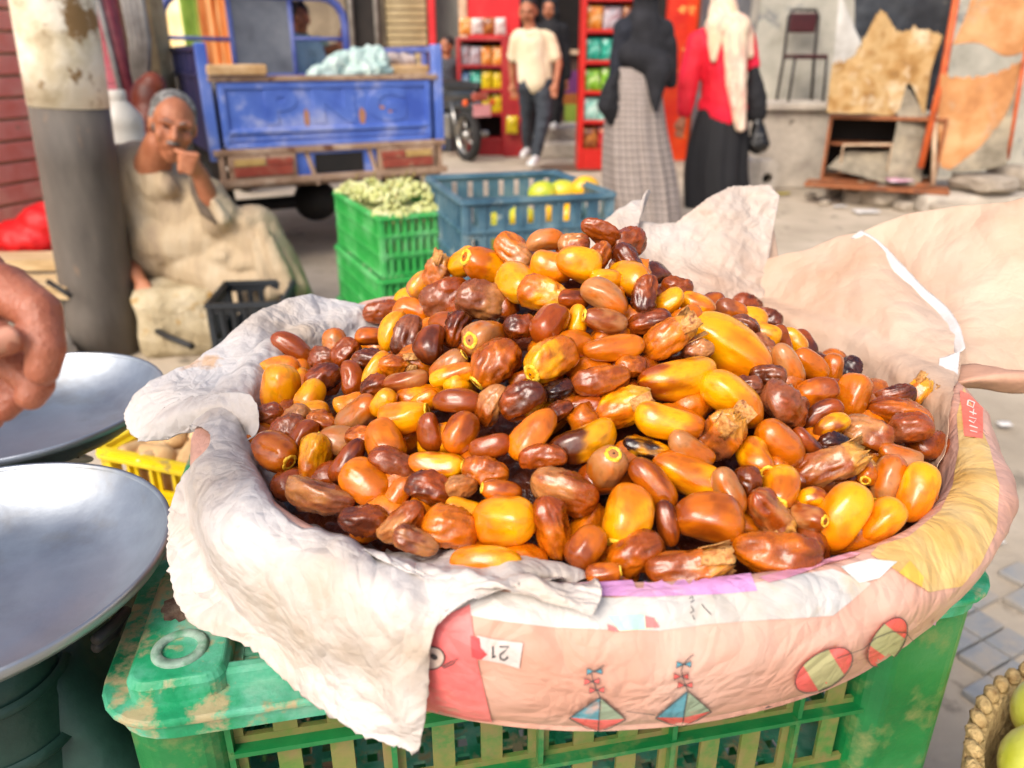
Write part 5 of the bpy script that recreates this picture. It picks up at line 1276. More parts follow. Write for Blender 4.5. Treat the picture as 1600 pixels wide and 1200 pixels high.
pl = LMB(MT).box((TW/2+0.01, -0.019, 0.573), (0.28, 0.006, 0.105)).build('number_plate', M_DRK, tr, bevel=0.003)
M_LR = mat('red_lens', ['#8c3a2c', '#a8503c'], 0.4, 14, coat=0.1, spots='#a88468', spot_scale=20, spot_lim=0.55, soft=0.15); M_LA = mat('dusty_amber_lens', ['#b08c50', '#c8a868'], 0.3, 14)
for x0 in (0.05, 0.88):
    hb = LMB(MT).box((x0+0.18, -0.012, 0.575), (0.36, 0.05, 0.125)).build('lamp_housing', M_RST, tr, bevel=0.008)
    q = LMB(MT); q.box((x0+0.18, -0.041, 0.555), (0.31, 0.014, 0.05)); q.build('red_lens', M_LR, hb, bevel=0.004)
    q = LMB(MT); q.box((x0+(0.11 if x0 < 0.5 else 0.25), -0.041, 0.602), (0.16, 0.014, 0.036)); q.build('amber_lens', M_LA, hb, bevel=0.004)
    q = LMB(MT); q.box((x0+(0.27 if x0 < 0.5 else 0.09), -0.041, 0.602), (0.14, 0.014, 0.036)); q.build('red_lens', M_LR, hb, bevel=0.004)
q = LMB(MT); q.tube([(0.0, 0.55, 0.28), (TW, 0.55, 0.28)], 0.04, 12); q.ell((TW/2, 0.55, 0.28), (0.14, 0.14, 0.13)); q.tube([(TW/2, 0.6, 0.3), (TW/2, 2.0, 0.45)], 0.035, 10); q.build('rear_axle', M_DRK, tr)
q = LMB(MT)
for x in (0.25, TW-0.25): q.box((x, TLn/2, 0.55), (0.05, TLn, 0.08))
for y in (0.1, 0.8, 1.5): q.box((TW/2, y, 0.60), (TW-0.1, 0.05, 0.05))
q.build('chassis', M_DRK, tr)
def wheel(Mx, c, r_w, w, par, n_=36):
    t = LMB(Mx); rr = w/2; prf = [(r_w-w*0.9, -rr*0.8), (r_w-rr*0.7, -rr), (r_w-rr*0.15, -rr*0.75), (r_w, 0), (r_w-rr*0.15, rr*0.75), (r_w-rr*0.7, rr), (r_w-w*0.9, rr*0.8)]
    t.lathe(prf, c, n_, Matrix.Rotation(math.pi/2, 3, 'Y')); wo_ = t.build('wheel', M_TYR, par)
    q = LMB(Mx); q.lathe([(r_w-w*0.85, -rr*0.7), (r_w-w*1.05, -rr*0.3), (r_w-w*1.05, rr*0.3), (r_w-w*0.85, rr*0.7)], c, n_, Matrix.Rotation(math.pi/2, 3, 'Y')); q.lathe([(0.0, 0.05), (0.045, 0.045), (0.05, -0.045), (0.0, -0.05)], c, 16, Matrix.Rotation(math.pi/2, 3, 'Y'))
    for k in range(5):
        a_ = 2*math.pi*k/5; q.tube([Vector(c), Vector(c)+Vector((0, math.cos(a_)*(r_w-w*1.02), math.sin(a_)*(r_w-w*1.02)))], 0.014, 6)
    q.build('rim', M_CHR, wo_)
wheel(MT, (0.06, 0.55, 0.28), 0.28, 0.12, tr); wheel(MT, (TW-0.06, 0.55, 0.28), 0.28, 0.12, tr); wheel(MT, (TW/2, 3.0, 0.26), 0.26, 0.10, tr)
def arch(x0, x1, z0, z1, y, r, rad):
    p = [(x0, y, z0), (x0, y, z1-rad)]+[(x0+rad-rad*math.cos(R(a_)), y, z1-rad+rad*math.sin(R(a_))) for a_ in (22, 45, 68, 90)]+[(x1-rad+rad*math.sin(R(a_)), y, z1-rad+rad*math.cos(R(a_))) for a_ in (0, 22, 45, 68, 90)]+[(x1, y, z0)]
    q = LMB(MT); q.tube(p, r, 10); return q
YC = TLn+0.02
arch(0.02, TW-0.02, 0.66, 1.52, YC, 0.028, 0.17).build('cab_frame', M_TL, tr)
q = LMB(MT)
for x in (0.455, 0.875): q.tube([(x, YC, 0.7), (x, YC, 1.5)], 0.018, 8)
q.tube([(0.02, YC, 1.245), (0.455, YC, 1.235)], 0.014, 8); q.tube([(0.875, YC, 1.245), (TW-0.02, YC, 1.245)], 0.014, 8); q.tube([(0.02, YC, 1.0), (TW-0.02, YC, 1.0)], 0.018, 8)
q.build('frame_bar', M_TL, tr)
M_GP = mat('scratched_grey_panel', ['#6c6f76', '#82868c', '#989a9e'], 0.5, 4, 7, bump=0.3, bscale=12, bdist=0.02, spots='#5c646e', spot_scale=5, spot_lim=0.62)
LMB(MT).box((0.665, YC, 1.25), (0.40, 0.012, 0.50)).build('rear_panel', M_GP, tr)
LMB(MT).box((TW/2, YC+0.42, 1.60), (TW+0.02, 1.0, 0.04)).build('cab_roof', M_TB, tr, bevel=0.015)
q = LMB(MT); q.box((TW/2, YC+0.3, 0.62), (TW-0.2, 0.45, 0.12)); q.build('seat', M_DRK, tr, bevel=0.03)
q = LMB(MT); q.tube([(TW/2, 3.0, 0.26), (TW/2, 2.65, 1.0)], 0.03, 8); q.tube([(0.3, 2.5, 1.1), (TW/2, 2.65, 1.0), (TW-0.3, 2.5, 1.1)], 0.015, 8); q.tube([(0.1, YC+0.85, 0.6), (0.1, YC+0.85, 1.58)], 0.02, 8); q.tube([(TW-0.1, YC+0.85, 0.6), (TW-0.1, YC+0.85, 1.58)], 0.02, 8); q.build('front_fork', M_TD, tr)
LMB(MT).box((TW/2, 2.68, 0.75), (0.9, 0.04, 0.55)).build('front_shield', M_TB, tr, bevel=0.03)
# cargo
M_FOAM = mat('tan_board', ['#b58c58', '#c9a474', '#d8b88c'], 0.8, 10, bump=0.3)
def cargo(x0, z, y, w, d, h, label, name='cardboard_box', cat='box', m=None): o = LMB(MT).box((x0, y, z+h/2), (w, d, h)).build(name, m or M_FOAM, None, bevel=0.012); return tag(o, label, cat)
cargo(0.16, 1.033, 0.05, 0.30, 0.16, 0.055, 'small tan board box on the left of the tailgate rail')
cargo(1.14, 0.98, 0.30, 0.30, 0.35, 0.10, 'tan box at the right rear corner of the tricycle bed')
LMB(MT).box((TW/2, 0.9, 0.82), (1.2, 1.3, 0.30)).build('x', mat('old_sacking', ['#8a8070', '#a89c8a'], 0.9, 8, bump=0.5), None, bevel=0.04); o = bpy.data.objects['x']; o.name = 'sack_load'; tag(o, 'grey sacking load filling the tricycle bed', 'sack')
M_PB = mat('pale_teal_film', ['#a8d0c8', '#cfe8e0', '#e0f0ea'], 0.25, 10, 5, bump=0.9, bscale=14, bdist=0.03, crease=0.3, crscale=14, trans=0.3)
def LP(x, y, z): return MT @ Vector((x, y, z))
blob('x', [('c', LP(0.60, 0.15, 1.02), 0.05, LP(0.78, 0.2, 1.07), 0.085), ('c', LP(0.78, 0.2, 1.07), 0.085, LP(0.98, 0.2, 1.10), 0.085), ('e', LP(0.88, 0.2, 1.05), (0.2, 0.12, 0.07))], 0.012, M_PB, None, 2, (0.06, 0.05)).name = 'plastic_bag'
tag(bpy.data.objects['plastic_bag'], 'pale teal plastic bag on the cargo behind the tailgate', 'plastic bag')
blob('x', [('c', LP(1.02, 0.25, 1.11), 0.035, LP(1.24, 0.3, 1.10), 0.04)], 0.012, mat('pinkish_sack', ['#a89890', '#c4b4ac'], 0.8, 8, bump=0.5), None, 2, (0.04, 0.05)).name = 'folded_sack'
tag(bpy.data.objects['folded_sack'], 'greyish pink folded sack lying over the right tan box', 'sack')
# two men in the cab
def shirt_man(name_label, hx, y0, zc, shirt, look, hair=M_BLKH, arm=None):
    c = LP(hx, y0, zc); p = thing('person', name_label, 'person', LP(hx, y0, 0.68))
    fdir = (MT.to_3x3() @ Vector(look)).normalized(); a, Pq, Mq = hd(c, fdir, Vector((0, 0, 1)), 1.0)
    tor = LP(hx, y0+0.02, zc-0.28)
    prm = a+[('c', c-Vector((0, 0, 0.08)), 0.055, c-Vector((0, 0, 0.16)), 0.06)]
    if arm: prm += [('c', LP(*arm[0]), 0.045, LP(*arm[1]), 0.035), ('c', LP(*arm[1]), 0.03, LP(*arm[2]), 0.035)]
    prm += [('c', c-Vector((0, 0, 0.15)), 0.06, tor, 0.09), ('c', tor, 0.1, LP(hx, y0, 0.72), 0.12)]
    blob('body', prm, 0.010, M_FACE, p, 3); face_bits(Pq, Mq, p, hair)
    blob('hair', [('e', Pq(0, -0.025, 0.05), (0.085, 0.092, 0.075), Mq), ('e', Pq(0, -0.07, 0.0), (0.07, 0.04, 0.06), Mq)], 0.009, hair, p, 2)
    r_3 = MT.to_3x3() @ Vector((1, 0, 0))
    blob('shirt', [('c', c-Vector((0, 0, 0.2))-r_3*0.15, 0.075, c-Vector((0, 0, 0.2))+r_3*0.15, 0.075), ('c', c-Vector((0, 0, 0.22)), 0.13, c-Vector((0, 0, 0.52)), 0.15), ('c', c-Vector((0, 0, 0.21))+r_3*0.17, 0.07, c-Vector((0, 0, 0.36))+r_3*0.22, 0.06), ('c', c-Vector((0, 0, 0.21))-r_3*0.17, 0.07, c-Vector((0, 0, 0.38))-r_3*0.2, 0.06)], 0.014, shirt, p, 4, (0.03, 0.08))
M_LBS = mat('light_blue_shirt', ['#7c9cb0', '#94b2c4'], 0.8, 8, bump=0.4, bscale=30); M_LGS = mat('mint_shirt', ['#8aa890', '#a4bea8'], 0.8, 8, bump=0.4, bscale=30)
shirt_man('man in light blue shirt, left of two in the tricycle cab', 0.93, YC+0.28, 1.40, M_LBS, (0.5, 0.9, 0))
shirt_man('dark haired man in mint shirt facing back, right one in the cab', 1.08, YC+0.55, 1.40, M_LGS, (-0.2, -1, 0), arm=((1.22, YC+0.5, 1.15), (1.32, YC+0.3, 1.20), (1.36, YC+0.3, 1.32)))

# ================================================================= FAR LEFT STREET BACKGROUND
M_SUN = mat('ochre_wall_painted_sun', ['#ffd47c', '#ffe8ac', '#fff6dc'], 0.8, 1.2, 6, spots='#c8c850', spot_scale=1.8, spot_lim=0.6)  # full sun on the far wall is put into its bright colour
fb = thing('building', 'pale yellow building with painted sunlight far behind the tricycle cab', 'building', (-9, 20, 0))
MB().box((-8.0, 20, 2.5), (9.0, 1.0, 7.0)).build('wall', M_SUN, fb)
M_ORC = mat('orange_drape', ['#d08040', '#e8a868', '#f0c898'], 0.8, 2, 4, stretch=(3, 3, 0.5)); M_GRC = mat('leaf_green_cloth', ['#8fb050', '#b8cc70'], 0.8, 3)
for k, (px, w, m, lab) in enumerate(((222, 0.9, M_ORC, 'orange cloth hanging left of the tricycle cab'), (350, 0.7, M_ORC, 'orange drape seen through the left cab window'), (300, 0.35, M_GRC, 'green cloth strip seen through the cab window'), (325, 0.3, M_ORC, 'narrow pale orange drape in the cab window view'))):
    c = PY(px, 40, 16); q = MB(); nn = 24; vs = []
    for i in range(nn+1):
        for j in range(9): vs.append((c.x-w/2+w*i/nn, 16+0.1*math.sin(i*1.1)+0.05*nz(i*0.4, j), 0.2+2.6*j/8))
    q.add(vs, [(i*9+j, (i+1)*9+j, (i+1)*9+j+1, i*9+j+1) for i in range(nn) for j in range(8)], True); o = q.build('hanging_cloth', m); tag(o, lab, 'cloth', 'cloths hanging in the far lane'); o.modifiers.new('t', 'SOLIDIFY').thickness = 0.01
# ================================================================= SHOP FRONT
M_DW = mat('dark_brown_plaster', ['#6c5f50', '#80725e', '#92846e'], 0.9, 3, 6, bump=0.4, bscale=10); M_INT = mat('interior_shade', ['#1a1614', '#2a2420'], 0.9, 3)  # M_INT: shade of interiors and recesses put into a near-black colour
M_SHT = mat('olive_shutter', ['#8e7c54', '#a08e66', '#b09e78'], 0.6, 4, 5, bump=0.2); M_RSG = mat('shop_red_paint', ['#b80c14', '#d01820', '#c83030'], 0.45, 3, 5)
bl = thing('building', 'dim shop building with shutter, doorway and red shop front', 'building', (1.0, 11.2, 0))
def X(px, Y): return PY(px, 80, Y).x
def fbox(name, x0, x1, z0, z1, Y, d, m, par, bevel=0.0): return MB().box(((X(x0, Y)+X(x1, Y))/2, Y+d/2, (z0+z1)/2), (X(x1, Y)-X(x0, Y), d, z1-z0)).build(name, m, par, bevel=bevel)
fbox('wall', 520, 604, -0.1, 4, 11.0, 0.3, M_DW, bl)
fbox('doorway', 545, 596, 0.0, 3.5, 10.98, 0.02, M_INT, bl)  # flat panel on the wall, the opening's shade painted in
for p_ in (553, 592): MB().tube([PY(p_, 90, 10.9)*1.0, Vector((X(p_, 10.9), 10.9, 3))], 0.03, 8).build('door_bar', M_GRY, bl)
fbox('wall', 604, 668, -0.1, 0.25, 11.0, 0.3, M_DW, bl)
q = MB()
for k in range(44): q.box(((X(606, 10.9)+X(668, 10.9))/2, 10.93, 0.28+k*0.085), (X(668, 10.9)-X(606, 10.9), 0.03, 0.072))
q.build('roller_shutter', M_SHT, bl, bevel=0.01)
fbox('red_post', 671, 681, 0, 4, 10.7, 0.2, M_RSG, bl); fbox('grey_pier', 681, 722, 0, 4, 11.0, 0.3, mat('grey_cloth_wall', ['#5c5c58', '#74746e'], 0.9, 5, stretch=(4, 4, 0.5)), bl)
fbox('pale_post', 718, 730, 0, 4, 10.8, 0.15, M_CRM, bl)
fbox('shop_sign', 732, 812, 1.25, 4, 10.7, 0.1, M_RSG, bl)
fbox('back_wall', 730, 1110, 0, 4, 13.0, 0.2, M_INT, bl)
fbox('counter', 870, 960, 0.25, 1.15, 11.6, 0.6, mat('brown_counter', ['#4a342a', '#5e4034'], 0.7, 4), bl)
fbox('upper_shelf', 885, 960, 1.16, 1.22, 11.5, 0.5, M_CRM, bl)
fbox('purple_drawer', 882, 912, 0.62, 0.95, 11.45, 0.1, mat('purple_panel', ['#5a2458', '#6c2c68'], 0.5, 4), bl)
fbox('green_frame', 885, 915, 0.22, 0.52, 11.42, 0.1, mat('olive_green_panel', ['#7c9030', '#8ca43c'], 0.5, 4), bl)
fbox('orange_panel', 882, 915, 0.52, 0.66, 11.44, 0.1, mat('orange_brown_panel', ['#8a4a18', '#a05c20'], 0.5, 4), bl)
fbox('shop_step', 845, 1010, 0, 0.16, 9.7, 1.2, M_CONC, bl, 0.02); fbox('shop_step', 850, 1010, 0.16, 0.30, 10.2, 1.0, M_CONC, bl, 0.02)
fbox('red_panel', 1040, 1098, 0, 4, 9.4, 0.15, mat('orange_red_panel', ['#c41c14', '#dc3018', '#e8501c'], 0.4, 2.5, 4, spots='#e8b860', spot_scale=6, spot_lim=0.62), bl)
fbox('brown_post', 1090, 1104, 0, 4, 9.2, 0.15, mat('brown_wood_post', ['#6a3414', '#8a4418'], 0.6, 5), bl)
M_PIER = mat('slate_grey_plaster', ['#55555a', '#68686c', '#7a7a7c'], 0.9, 4, 6, bump=0.3); M_PLS = mat('textured_plaster', ['#a09c8e', '#b4b0a2', '#c2bdae'], 0.95, 5, 9, bump=1.0, bscale=60, bdist=0.02, spots='#767a7c', spot_scale=3, spot_lim=0.58)
fbox('x', 1100, 1185, 0, 4, 8.6, 0.3, M_PIER, None); o = bpy.data.objects['x']; o.name = 'plaster_pier'; tag(o, 'slate grey plastered pier behind the woman in red', 'wall')
fbox('x', 1180, 1700, 0, 4, 8.0, 0.3, M_PLS, None); o = bpy.data.objects['x']; o.name = 'plaster_wall'; tag(o, 'rough pale grey plaster wall behind the black chair', 'wall')
lx0, lx1 = X(1172, 7.3), X(1330, 7.3)
MB().box(((lx0+lx1)/2, 7.62, 0.345), (lx1-lx0, 0.72, 0.69)).build('x', M_CONC, None, bevel=0.02); o = bpy.data.objects['x']; o.name = 'concrete_ledge'; tag(o, 'stained raised concrete ledge carrying the black chair', 'ledge')
MB().box(((lx0+lx1)/2, 7.60, 0.72), (lx1-lx0+0.06, 0.80, 0.06)).build('x', M_CONC, None, bevel=0.01); o = bpy.data.objects['x']; o.name = 'ledge_slab'; tag(o, 'flat slab capping the stained ledge under the black chair', 'slab')
# snack racks
SNK = {'silver': ['#8c8c94', '#b4a4a8', '#7a3440'], 'orange': ['#c4641c', '#d88c2c', '#e8c8a0'], 'yellow': ['#c4a40c', '#d8c020', '#806c10'], 'teal': ['#0c8068', '#28a088', '#9cd8c8'], 'green': ['#4c8c1c', '#84b82c', '#d8e4b0'], 'blue': ['#2c4c80', '#5c84a8', '#a8c0c8'], 'red': ['#8c141c', '#b4242c', '#d88c50'], 'mint': ['#6cb0a0', '#a4d4c4', '#e0ece4'], 'brown': ['#5c2c18', '#8c4c20', '#c88440'], 'white': ['#b8a8a0', '#d8d0c8', '#8c2c34']}
smeshes = {}
def packet(p, col, group, label, w=0.13, h=0.19):
    if (col, w, h) not in smeshes:
        q = MB(); nn = 10; vs = []
        for s_ in (-1, 1):
            for i in range(nn+1):
                for j in range(nn+1):
                    x, y = i/nn*2-1, j/nn*2-1; vs.append((x*w/2*(1-0.05*(1-y*y)), s_*0.028*(1-x**4)*(1-y**4)*(1+0.3*nz(x*3, y*3, s_)), y*h/2))
        n1 = (nn+1)**2
        fs = [(s*n1+i*(nn+1)+j, s*n1+(i+1)*(nn+1)+j, s*n1+(i+1)*(nn+1)+j+1, s*n1+i*(nn+1)+j+1) for s in (0, 1) for i in range(nn) for j in range(nn)]
        q.add(vs, fs, True); me = q.mesh('snack_packet'); me.materials.append(mat('packet_'+col, SNK[col], 0.25, 16, 3, coat=0.3, bump=0.4, bscale=30)); smeshes[(col, w, h)] = me
    o = bpy.data.objects.new('snack_packet', smeshes[(col, w, h)]); COL.objects.link(o); o.location = p; o.rotation_euler = (0.25*nz(p.x*9, p.z*9), 0.1*nz(p.x*7, p.z*5, 2), 0.3*nz(p.x*5, p.z*11, 4)); o.scale = (1+0.16*nz(p.x*13, p.z*17, 1), 1, 1+0.22*nz(p.x*11, p.z*13, 7)); return tag(o, label, 'snack packet', group)
def rack(label, pxl, pxr, Y, zt, cols, per_row, rh, wsc, m, side_dark=True, dpt=0.4, where=''):
    x0, x1 = X(pxl, Y), X(pxr, Y); t = thing('snack_rack', label, 'rack', ((x0+x1)/2, Y, 0)); w = x1-x0
    for xx in (x0, x1): MB().box((xx, Y+dpt/2, zt/2), (0.045, dpt, zt)).build('side_panel', m, t, bevel=0.005)
    MB().box(((x0+x1)/2, Y+dpt, zt/2), (w-0.05, 0.03, zt)).build('back_panel', M_INT, t)
    MB().box(((x0+x1)/2, Y+dpt/2, 0.10), (w-0.05, dpt-0.02, 0.2)).build('base', m, t, bevel=0.01)
    MB().box(((x0+x1)/2, Y+dpt/2, zt+0.02), (w+0.04, dpt, 0.04)).build('top_board', m, t, bevel=0.01)
    for r_i, c in enumerate(cols):
        z = zt-0.02-(r_i+1)*rh
        MB().box(((x0+x1)/2, Y+dpt/2, z), (w-0.046, dpt-0.03, 0.012)).build('shelf', m, t)
        MB().box(((x0+x1)/2, Y+0.012, z+0.02), (w-0.046, 0.012, 0.03)).build('shelf_lip', m, t)
        cc = c.split(',')
        for k in range(per_row):
            cn = cc[min(len(cc)-1, k*len(cc)//per_row)]
            pos = ['far left', 'left', 'middle', 'right', 'far right', 'end'] if per_row > 3 else ['left', 'middle', 'right']
            packet(Vector((x0+w*(k+0.5)/per_row, Y+0.09, z+rh*0.46)), cn, 'snack packets on the '+where+' rack', f"{cn} snack packet, {['first','second','third','fourth','fifth','sixth'][r_i]} shelf from the top, {pos[k]}, {where} rack", w/per_row*0.98, rh*0.82)
    return t
rack('dark red snack rack behind the walking man, three rows of packets', 716, 786, 9.9, 1.30, ['silver,silver,orange,orange', 'blue,teal,yellow,yellow', 'red,blue,yellow,yellow'], 4, 0.27, 1, mat('maroon_rack', ['#8a1014', '#a01a20', '#a83830'], 0.5, 4, spots='#c8a038', spot_scale=5, spot_lim=0.68), where='dark red')
fbox('x', 786, 818, 0, 1.36, 9.75, 0.35, mat('maroon_rack', []), None, 0.01); o = bpy.data.objects['x']; o.name = 'display_side'; tag(o, 'dark red cardboard display side with yellow prints beside the walking man', 'display')
rack('tall bright red snack rack left of the woman in plaid', 912, 1000, 8.5, 1.95, ['white,silver,blue', 'orange,silver,brown', 'teal,teal,teal', 'green,green,green', 'mint,mint,mint', 'brown,red,brown'], 3, 0.29, 1, mat('bright_red_rack', ['#b8140c', '#cc241a'], 0.4, 4), where='tall red')
packet(Vector((X(800, 9.6), 9.66, 0.38)), 'yellow', None, 'yellow packet fixed low on the dark red display side', 0.13, 0.2)
for k in range(4): packet(Vector((X(728+k*18, 10.0), 10.0, 1.46)), ['orange', 'white', 'brown', 'white'][k], 'packets on top of the dark red rack', ['orange packet leftmost', 'whitish packet second from left', 'brown packet third from left', 'whitish packet rightmost'][k]+' on top of the dark red rack', 0.14, 0.18)
# motorbike
M_MBK = mat('black_bike_paint', ['#15181c', '#2a3036'], 0.3, 5, coat=0.3)
mo = PZ(748, 256, 0.0); MM = frame((mo.x, mo.y, 0), R(30))      # local +y = forward
mb = thing('motorbike', 'black motorbike parked beside the tricycle, red tail lamp towards us', 'motorbike', (mo.x, mo.y, 0))
wheel(MM, (0, 0.28, 0.29), 0.29, 0.10, mb); wheel(MM, (0, 1.5, 0.29), 0.29, 0.09, mb)
q = LMB(MM); q.cap((0, 0.05, 0.74), 0.06, (0, 0.75, 0.70), 0.10); q.cap((0, 0.75, 0.74), 0.12, (0, 1.15, 0.80), 0.13); q.cap((0, 0.1, 0.62), 0.05, (0, 0.9, 0.60), 0.08); q.build('bodywork', M_MBK, mb)
q = LMB(MM); q.cap((0, 0.0, 0.82), 0.05, (0, 0.7, 0.80), 0.09); q.build('seat', M_BK, mb)
q = LMB(MM); q.tube([(0, 1.5, 0.29), (0, 1.3, 0.95)], 0.03, 8); q.tube([(-0.33, 1.2, 1.02), (0, 1.3, 0.98), (0.33, 1.2, 1.02)], 0.014, 8); q.build('fork', M_CHR, mb)
q = LMB(MM); q.box((0, 0.75, 0.38), (0.22, 0.34, 0.28)); q.build('engine', M_CHR, mb, bevel=0.04)
for sx in (-1, 1):
    q = LMB(MM); q.tube([(sx*0.13, 0.28, 0.30), (sx*0.12, 0.42, 0.66)], 0.02, 8); q.build('shock_absorber', M_CHR, mb)
    q = LMB(MM); q.ell((sx*0.17, -0.03, 0.66), (0.035, 0.03, 0.035)); q.build('indicator', mat('orange_lens', ['#d8500c', '#e8681c'], 0.3), mb)
q = LMB(MM); q.tube([(0.15, 0.9, 0.25), (0.16, 0.1, 0.32)], 0.035, 10); q.build('exhaust', M_CHR, mb)
q = LMB(MM); q.box((0, -0.06, 0.72), (0.20, 0.06, 0.09)); q.build('tail_lamp', M_LR, mb, bevel=0.02)
q = LMB(MM); q.box((0, -0.10, 0.58), (0.22, 0.01, 0.13)); q.build('number_plate', mat('pinkish_plate', ['#c87878', '#d89898'], 0.4), mb, bevel=0.004)
q = LMB(MM); q.tube([(0, -0.07, 0.62), (0, 0.05, 0.55), (0, 0.15, 0.62)], 0.05, 8); q.build('mudguard', M_MBK, mb)
q = LMB(MM); q.tube([(-0.1, 0.8, 0.25), (-0.28, 0.75, 0.01)], 0.012, 8); q.build('side_stand', M_CHR, mb)
# ================================================================= STANDING PEOPLE
def V3(*a): return Vector(a)
XA, YA = Vector((1, 0, 0)), Vector((0, 1, 0))
def stand(label, P, face, Y, skinp, scale=1.0, m=M_FACE): pass
# walking man
Y0 = 8.9
def Q(px, py, dy=0.0): return PY(px, py, Y0+dy)
p = thing('person', 'man in cream polo shirt and dark jeans walking towards us', 'person', Vector((X(830, Y0), Y0, 0)))
hc = Q(825, 17); a, Pq, Mq = hd(hc, Vector((-0.25, -1, -0.25)), Vector((0, 0, 1)), 1.15)
bod = a+[('c', Q(827, 38), 0.062, Q(829, 55), 0.075)]
def hand_prims(w, tip, s=1.0):
    d = (tip-w).normalized(); sd = d.cross(Vector((0, -1, 0))).normalized(); pr = [('c', w, 0.026*s, w+d*0.07*s, 0.036*s)]
    for k in range(4): b0 = w+d*0.09*s+sd*(k-1.5)*0.019*s; pr += [('c', b0, 0.011*s, b0+d*(0.07-0.006*abs(k-1.2))*s+Vector((0, -0.015, 0)), 0.009*s)]
    pr.append(('c', w+d*0.03*s+sd*0.03*s, 0.013*s, w+d*0.085*s+sd*0.052*s, 0.010*s)); return pr
bod += [('c', Q(829, 55), 0.06, Q(858, 62), 0.05), ('c', Q(858, 62), 0.05, Q(868, 78), 0.050), ('c', Q(829, 55), 0.06, Q(808, 62), 0.05), ('c', Q(808, 62), 0.05, Q(803, 78, 0.05), 0.05), ('c', Q(868, 78), 0.050, Q(873, 100, -0.05), 0.042), ('c', Q(873, 100, -0.05), 0.042, Q(869, 128, -0.12), 0.030)]+hand_prims(Q(869, 128, -0.12), Q(866, 145, -0.14))
bod += [('c', Q(803, 78, 0.05), 0.050, Q(800, 103, 0.1), 0.042), ('c', Q(800, 103, 0.1), 0.042, Q(801, 128, 0.12), 0.030)]+hand_prims(Q(801, 128, 0.12), Q(803, 145, 0.12))
blob('body', bod, 0.0095, M_FACE, p, 3); face_bits(Pq, Mq, p, M_BLKH, 1.15)
blob('hair', [('e', Pq(0, -0.025, 0.055), (0.094, 0.10, 0.075), Mq), ('e', Pq(0, -0.07, 0.01), (0.08, 0.045, 0.07), Mq)], 0.01, M_BLKH, p, 2)
M_CRP = mat('cream_polo', ['#cfbf9c', '#dccdac', '#e4d8bc'], 0.85, 4, bump=0.25, bscale=30); M_JN = mat('charcoal_jeans', ['#23282e', '#30363e', '#3c434c'], 0.8, 6, bump=0.3, bscale=30)
blob('polo_shirt', [('c', Q(812, 58), 0.085, Q(852, 60), 0.085), ('c', Q(833, 68), 0.155, Q(835, 105), 0.15), ('c', Q(835, 105), 0.15, Q(837, 126), 0.155), ('c', Q(822, 70), 0.11, Q(823, 124), 0.10), ('c', Q(845, 70), 0.11, Q(850, 124), 0.10), ('c', Q(858, 62), 0.08, Q(868, 88, -0.03), 0.068), ('c', Q(808, 62), 0.08, Q(802, 88, 0.04), 0.068)], 0.013, M_CRP, p, 4, (0.012, 0.09))
q = MB(); q.tube([Q(819, 48, -0.05), Q(826, 55, -0.12), Q(835, 55, -0.12), Q(842, 48, -0.03)], [0.02, 0.018, 0.018, 0.02], 8); q.build('shirt_collar', M_CRP, p)
blob('jeans', [('c', Q(828, 128), 0.12, Q(848, 130), 0.12), ('c', Q(848, 134), 0.115, Q(850, 182, -0.1), 0.082), ('c', Q(850, 182, -0.1), 0.082, Q(838, 238, -0.12), 0.062), ('c', Q(825, 134), 0.115, Q(824, 180, 0.15), 0.080), ('c', Q(824, 180, 0.15), 0.08, Q(824, 226, 0.35), 0.060)], 0.013, M_JN, p, 4, (0.025, 0.07))
M_SHO = mat('white_trainer', ['#c8c8c4', '#e4e4e0', '#8c9094'], 0.6, 16)
blob('shoe', [('c', Q(838, 246, -0.1), 0.045, Q(832, 254, -0.28), 0.042), ('e', Q(830, 256, -0.30), (0.05, 0.09, 0.032))], 0.01, M_SHO, p, 2); blob('shoe', [('c', Q(823, 236, 0.3), 0.042, Q(817, 242, 0.15), 0.04)], 0.01, M_SHO, p, 2)
# person in black behind
Y0 = 9.9; p = thing('person', 'person in black clothes and scarf behind the walking man', 'person', Vector((X(862, Y0), Y0, 0.16)))
hc = Q(859, 14); a, Pq, Mq = hd(hc, Vector((-0.3, -1, -0.1)), Vector((0, 0, 1)), 1.05)
M_BLC = mat('black_cloth', ['#101014', '#1b1b20'], 0.85, 5, bump=0.4, bscale=14, bdist=0.02)
blob('body', a+[('c', Q(859, 28), 0.06, Q(860, 45), 0.07)]+[('c', Q(860, 45), 0.05, Q(880, 60), 0.035), ('c', Q(880, 60), 0.035, Q(884, 122), 0.026)]+hand_prims(Q(884, 120), Q(884, 132)), 0.011, M_FACE, p, 3); face_bits(Pq, Mq, p, M_BLKH, 1.05)
blob('headscarf', [('e', Pq(0, -0.03, 0.04), (0.098, 0.105, 0.10), Mq), ('e', Pq(-0.07, 0.0, -0.05), (0.04, 0.07, 0.08), Mq), ('e', Pq(0.07, 0.0, -0.05), (0.04, 0.07, 0.08), Mq), ('c', Q(859, 33, 0.02), 0.09, Q(861, 45), 0.13)], 0.011, M_BLC, p, 3)
blob('robe', [('c', Q(846, 48), 0.09, Q(876, 48), 0.09), ('c', Q(861, 55), 0.15, Q(862, 100), 0.15), ('c', Q(880, 55), 0.075, Q(886, 118), 0.055), ('c', Q(842, 55), 0.075, Q(840, 100), 0.055), ('c', Q(862, 100), 0.16, Q(855, 130), 0.15), ('c', Q(868, 130), 0.12, Q(868, 188), 0.075), ('c', Q(852, 130), 0.11, Q(856, 180, 0.1), 0.075)], 0.016, M_BLC, p, 4, (0.04, 0.1))
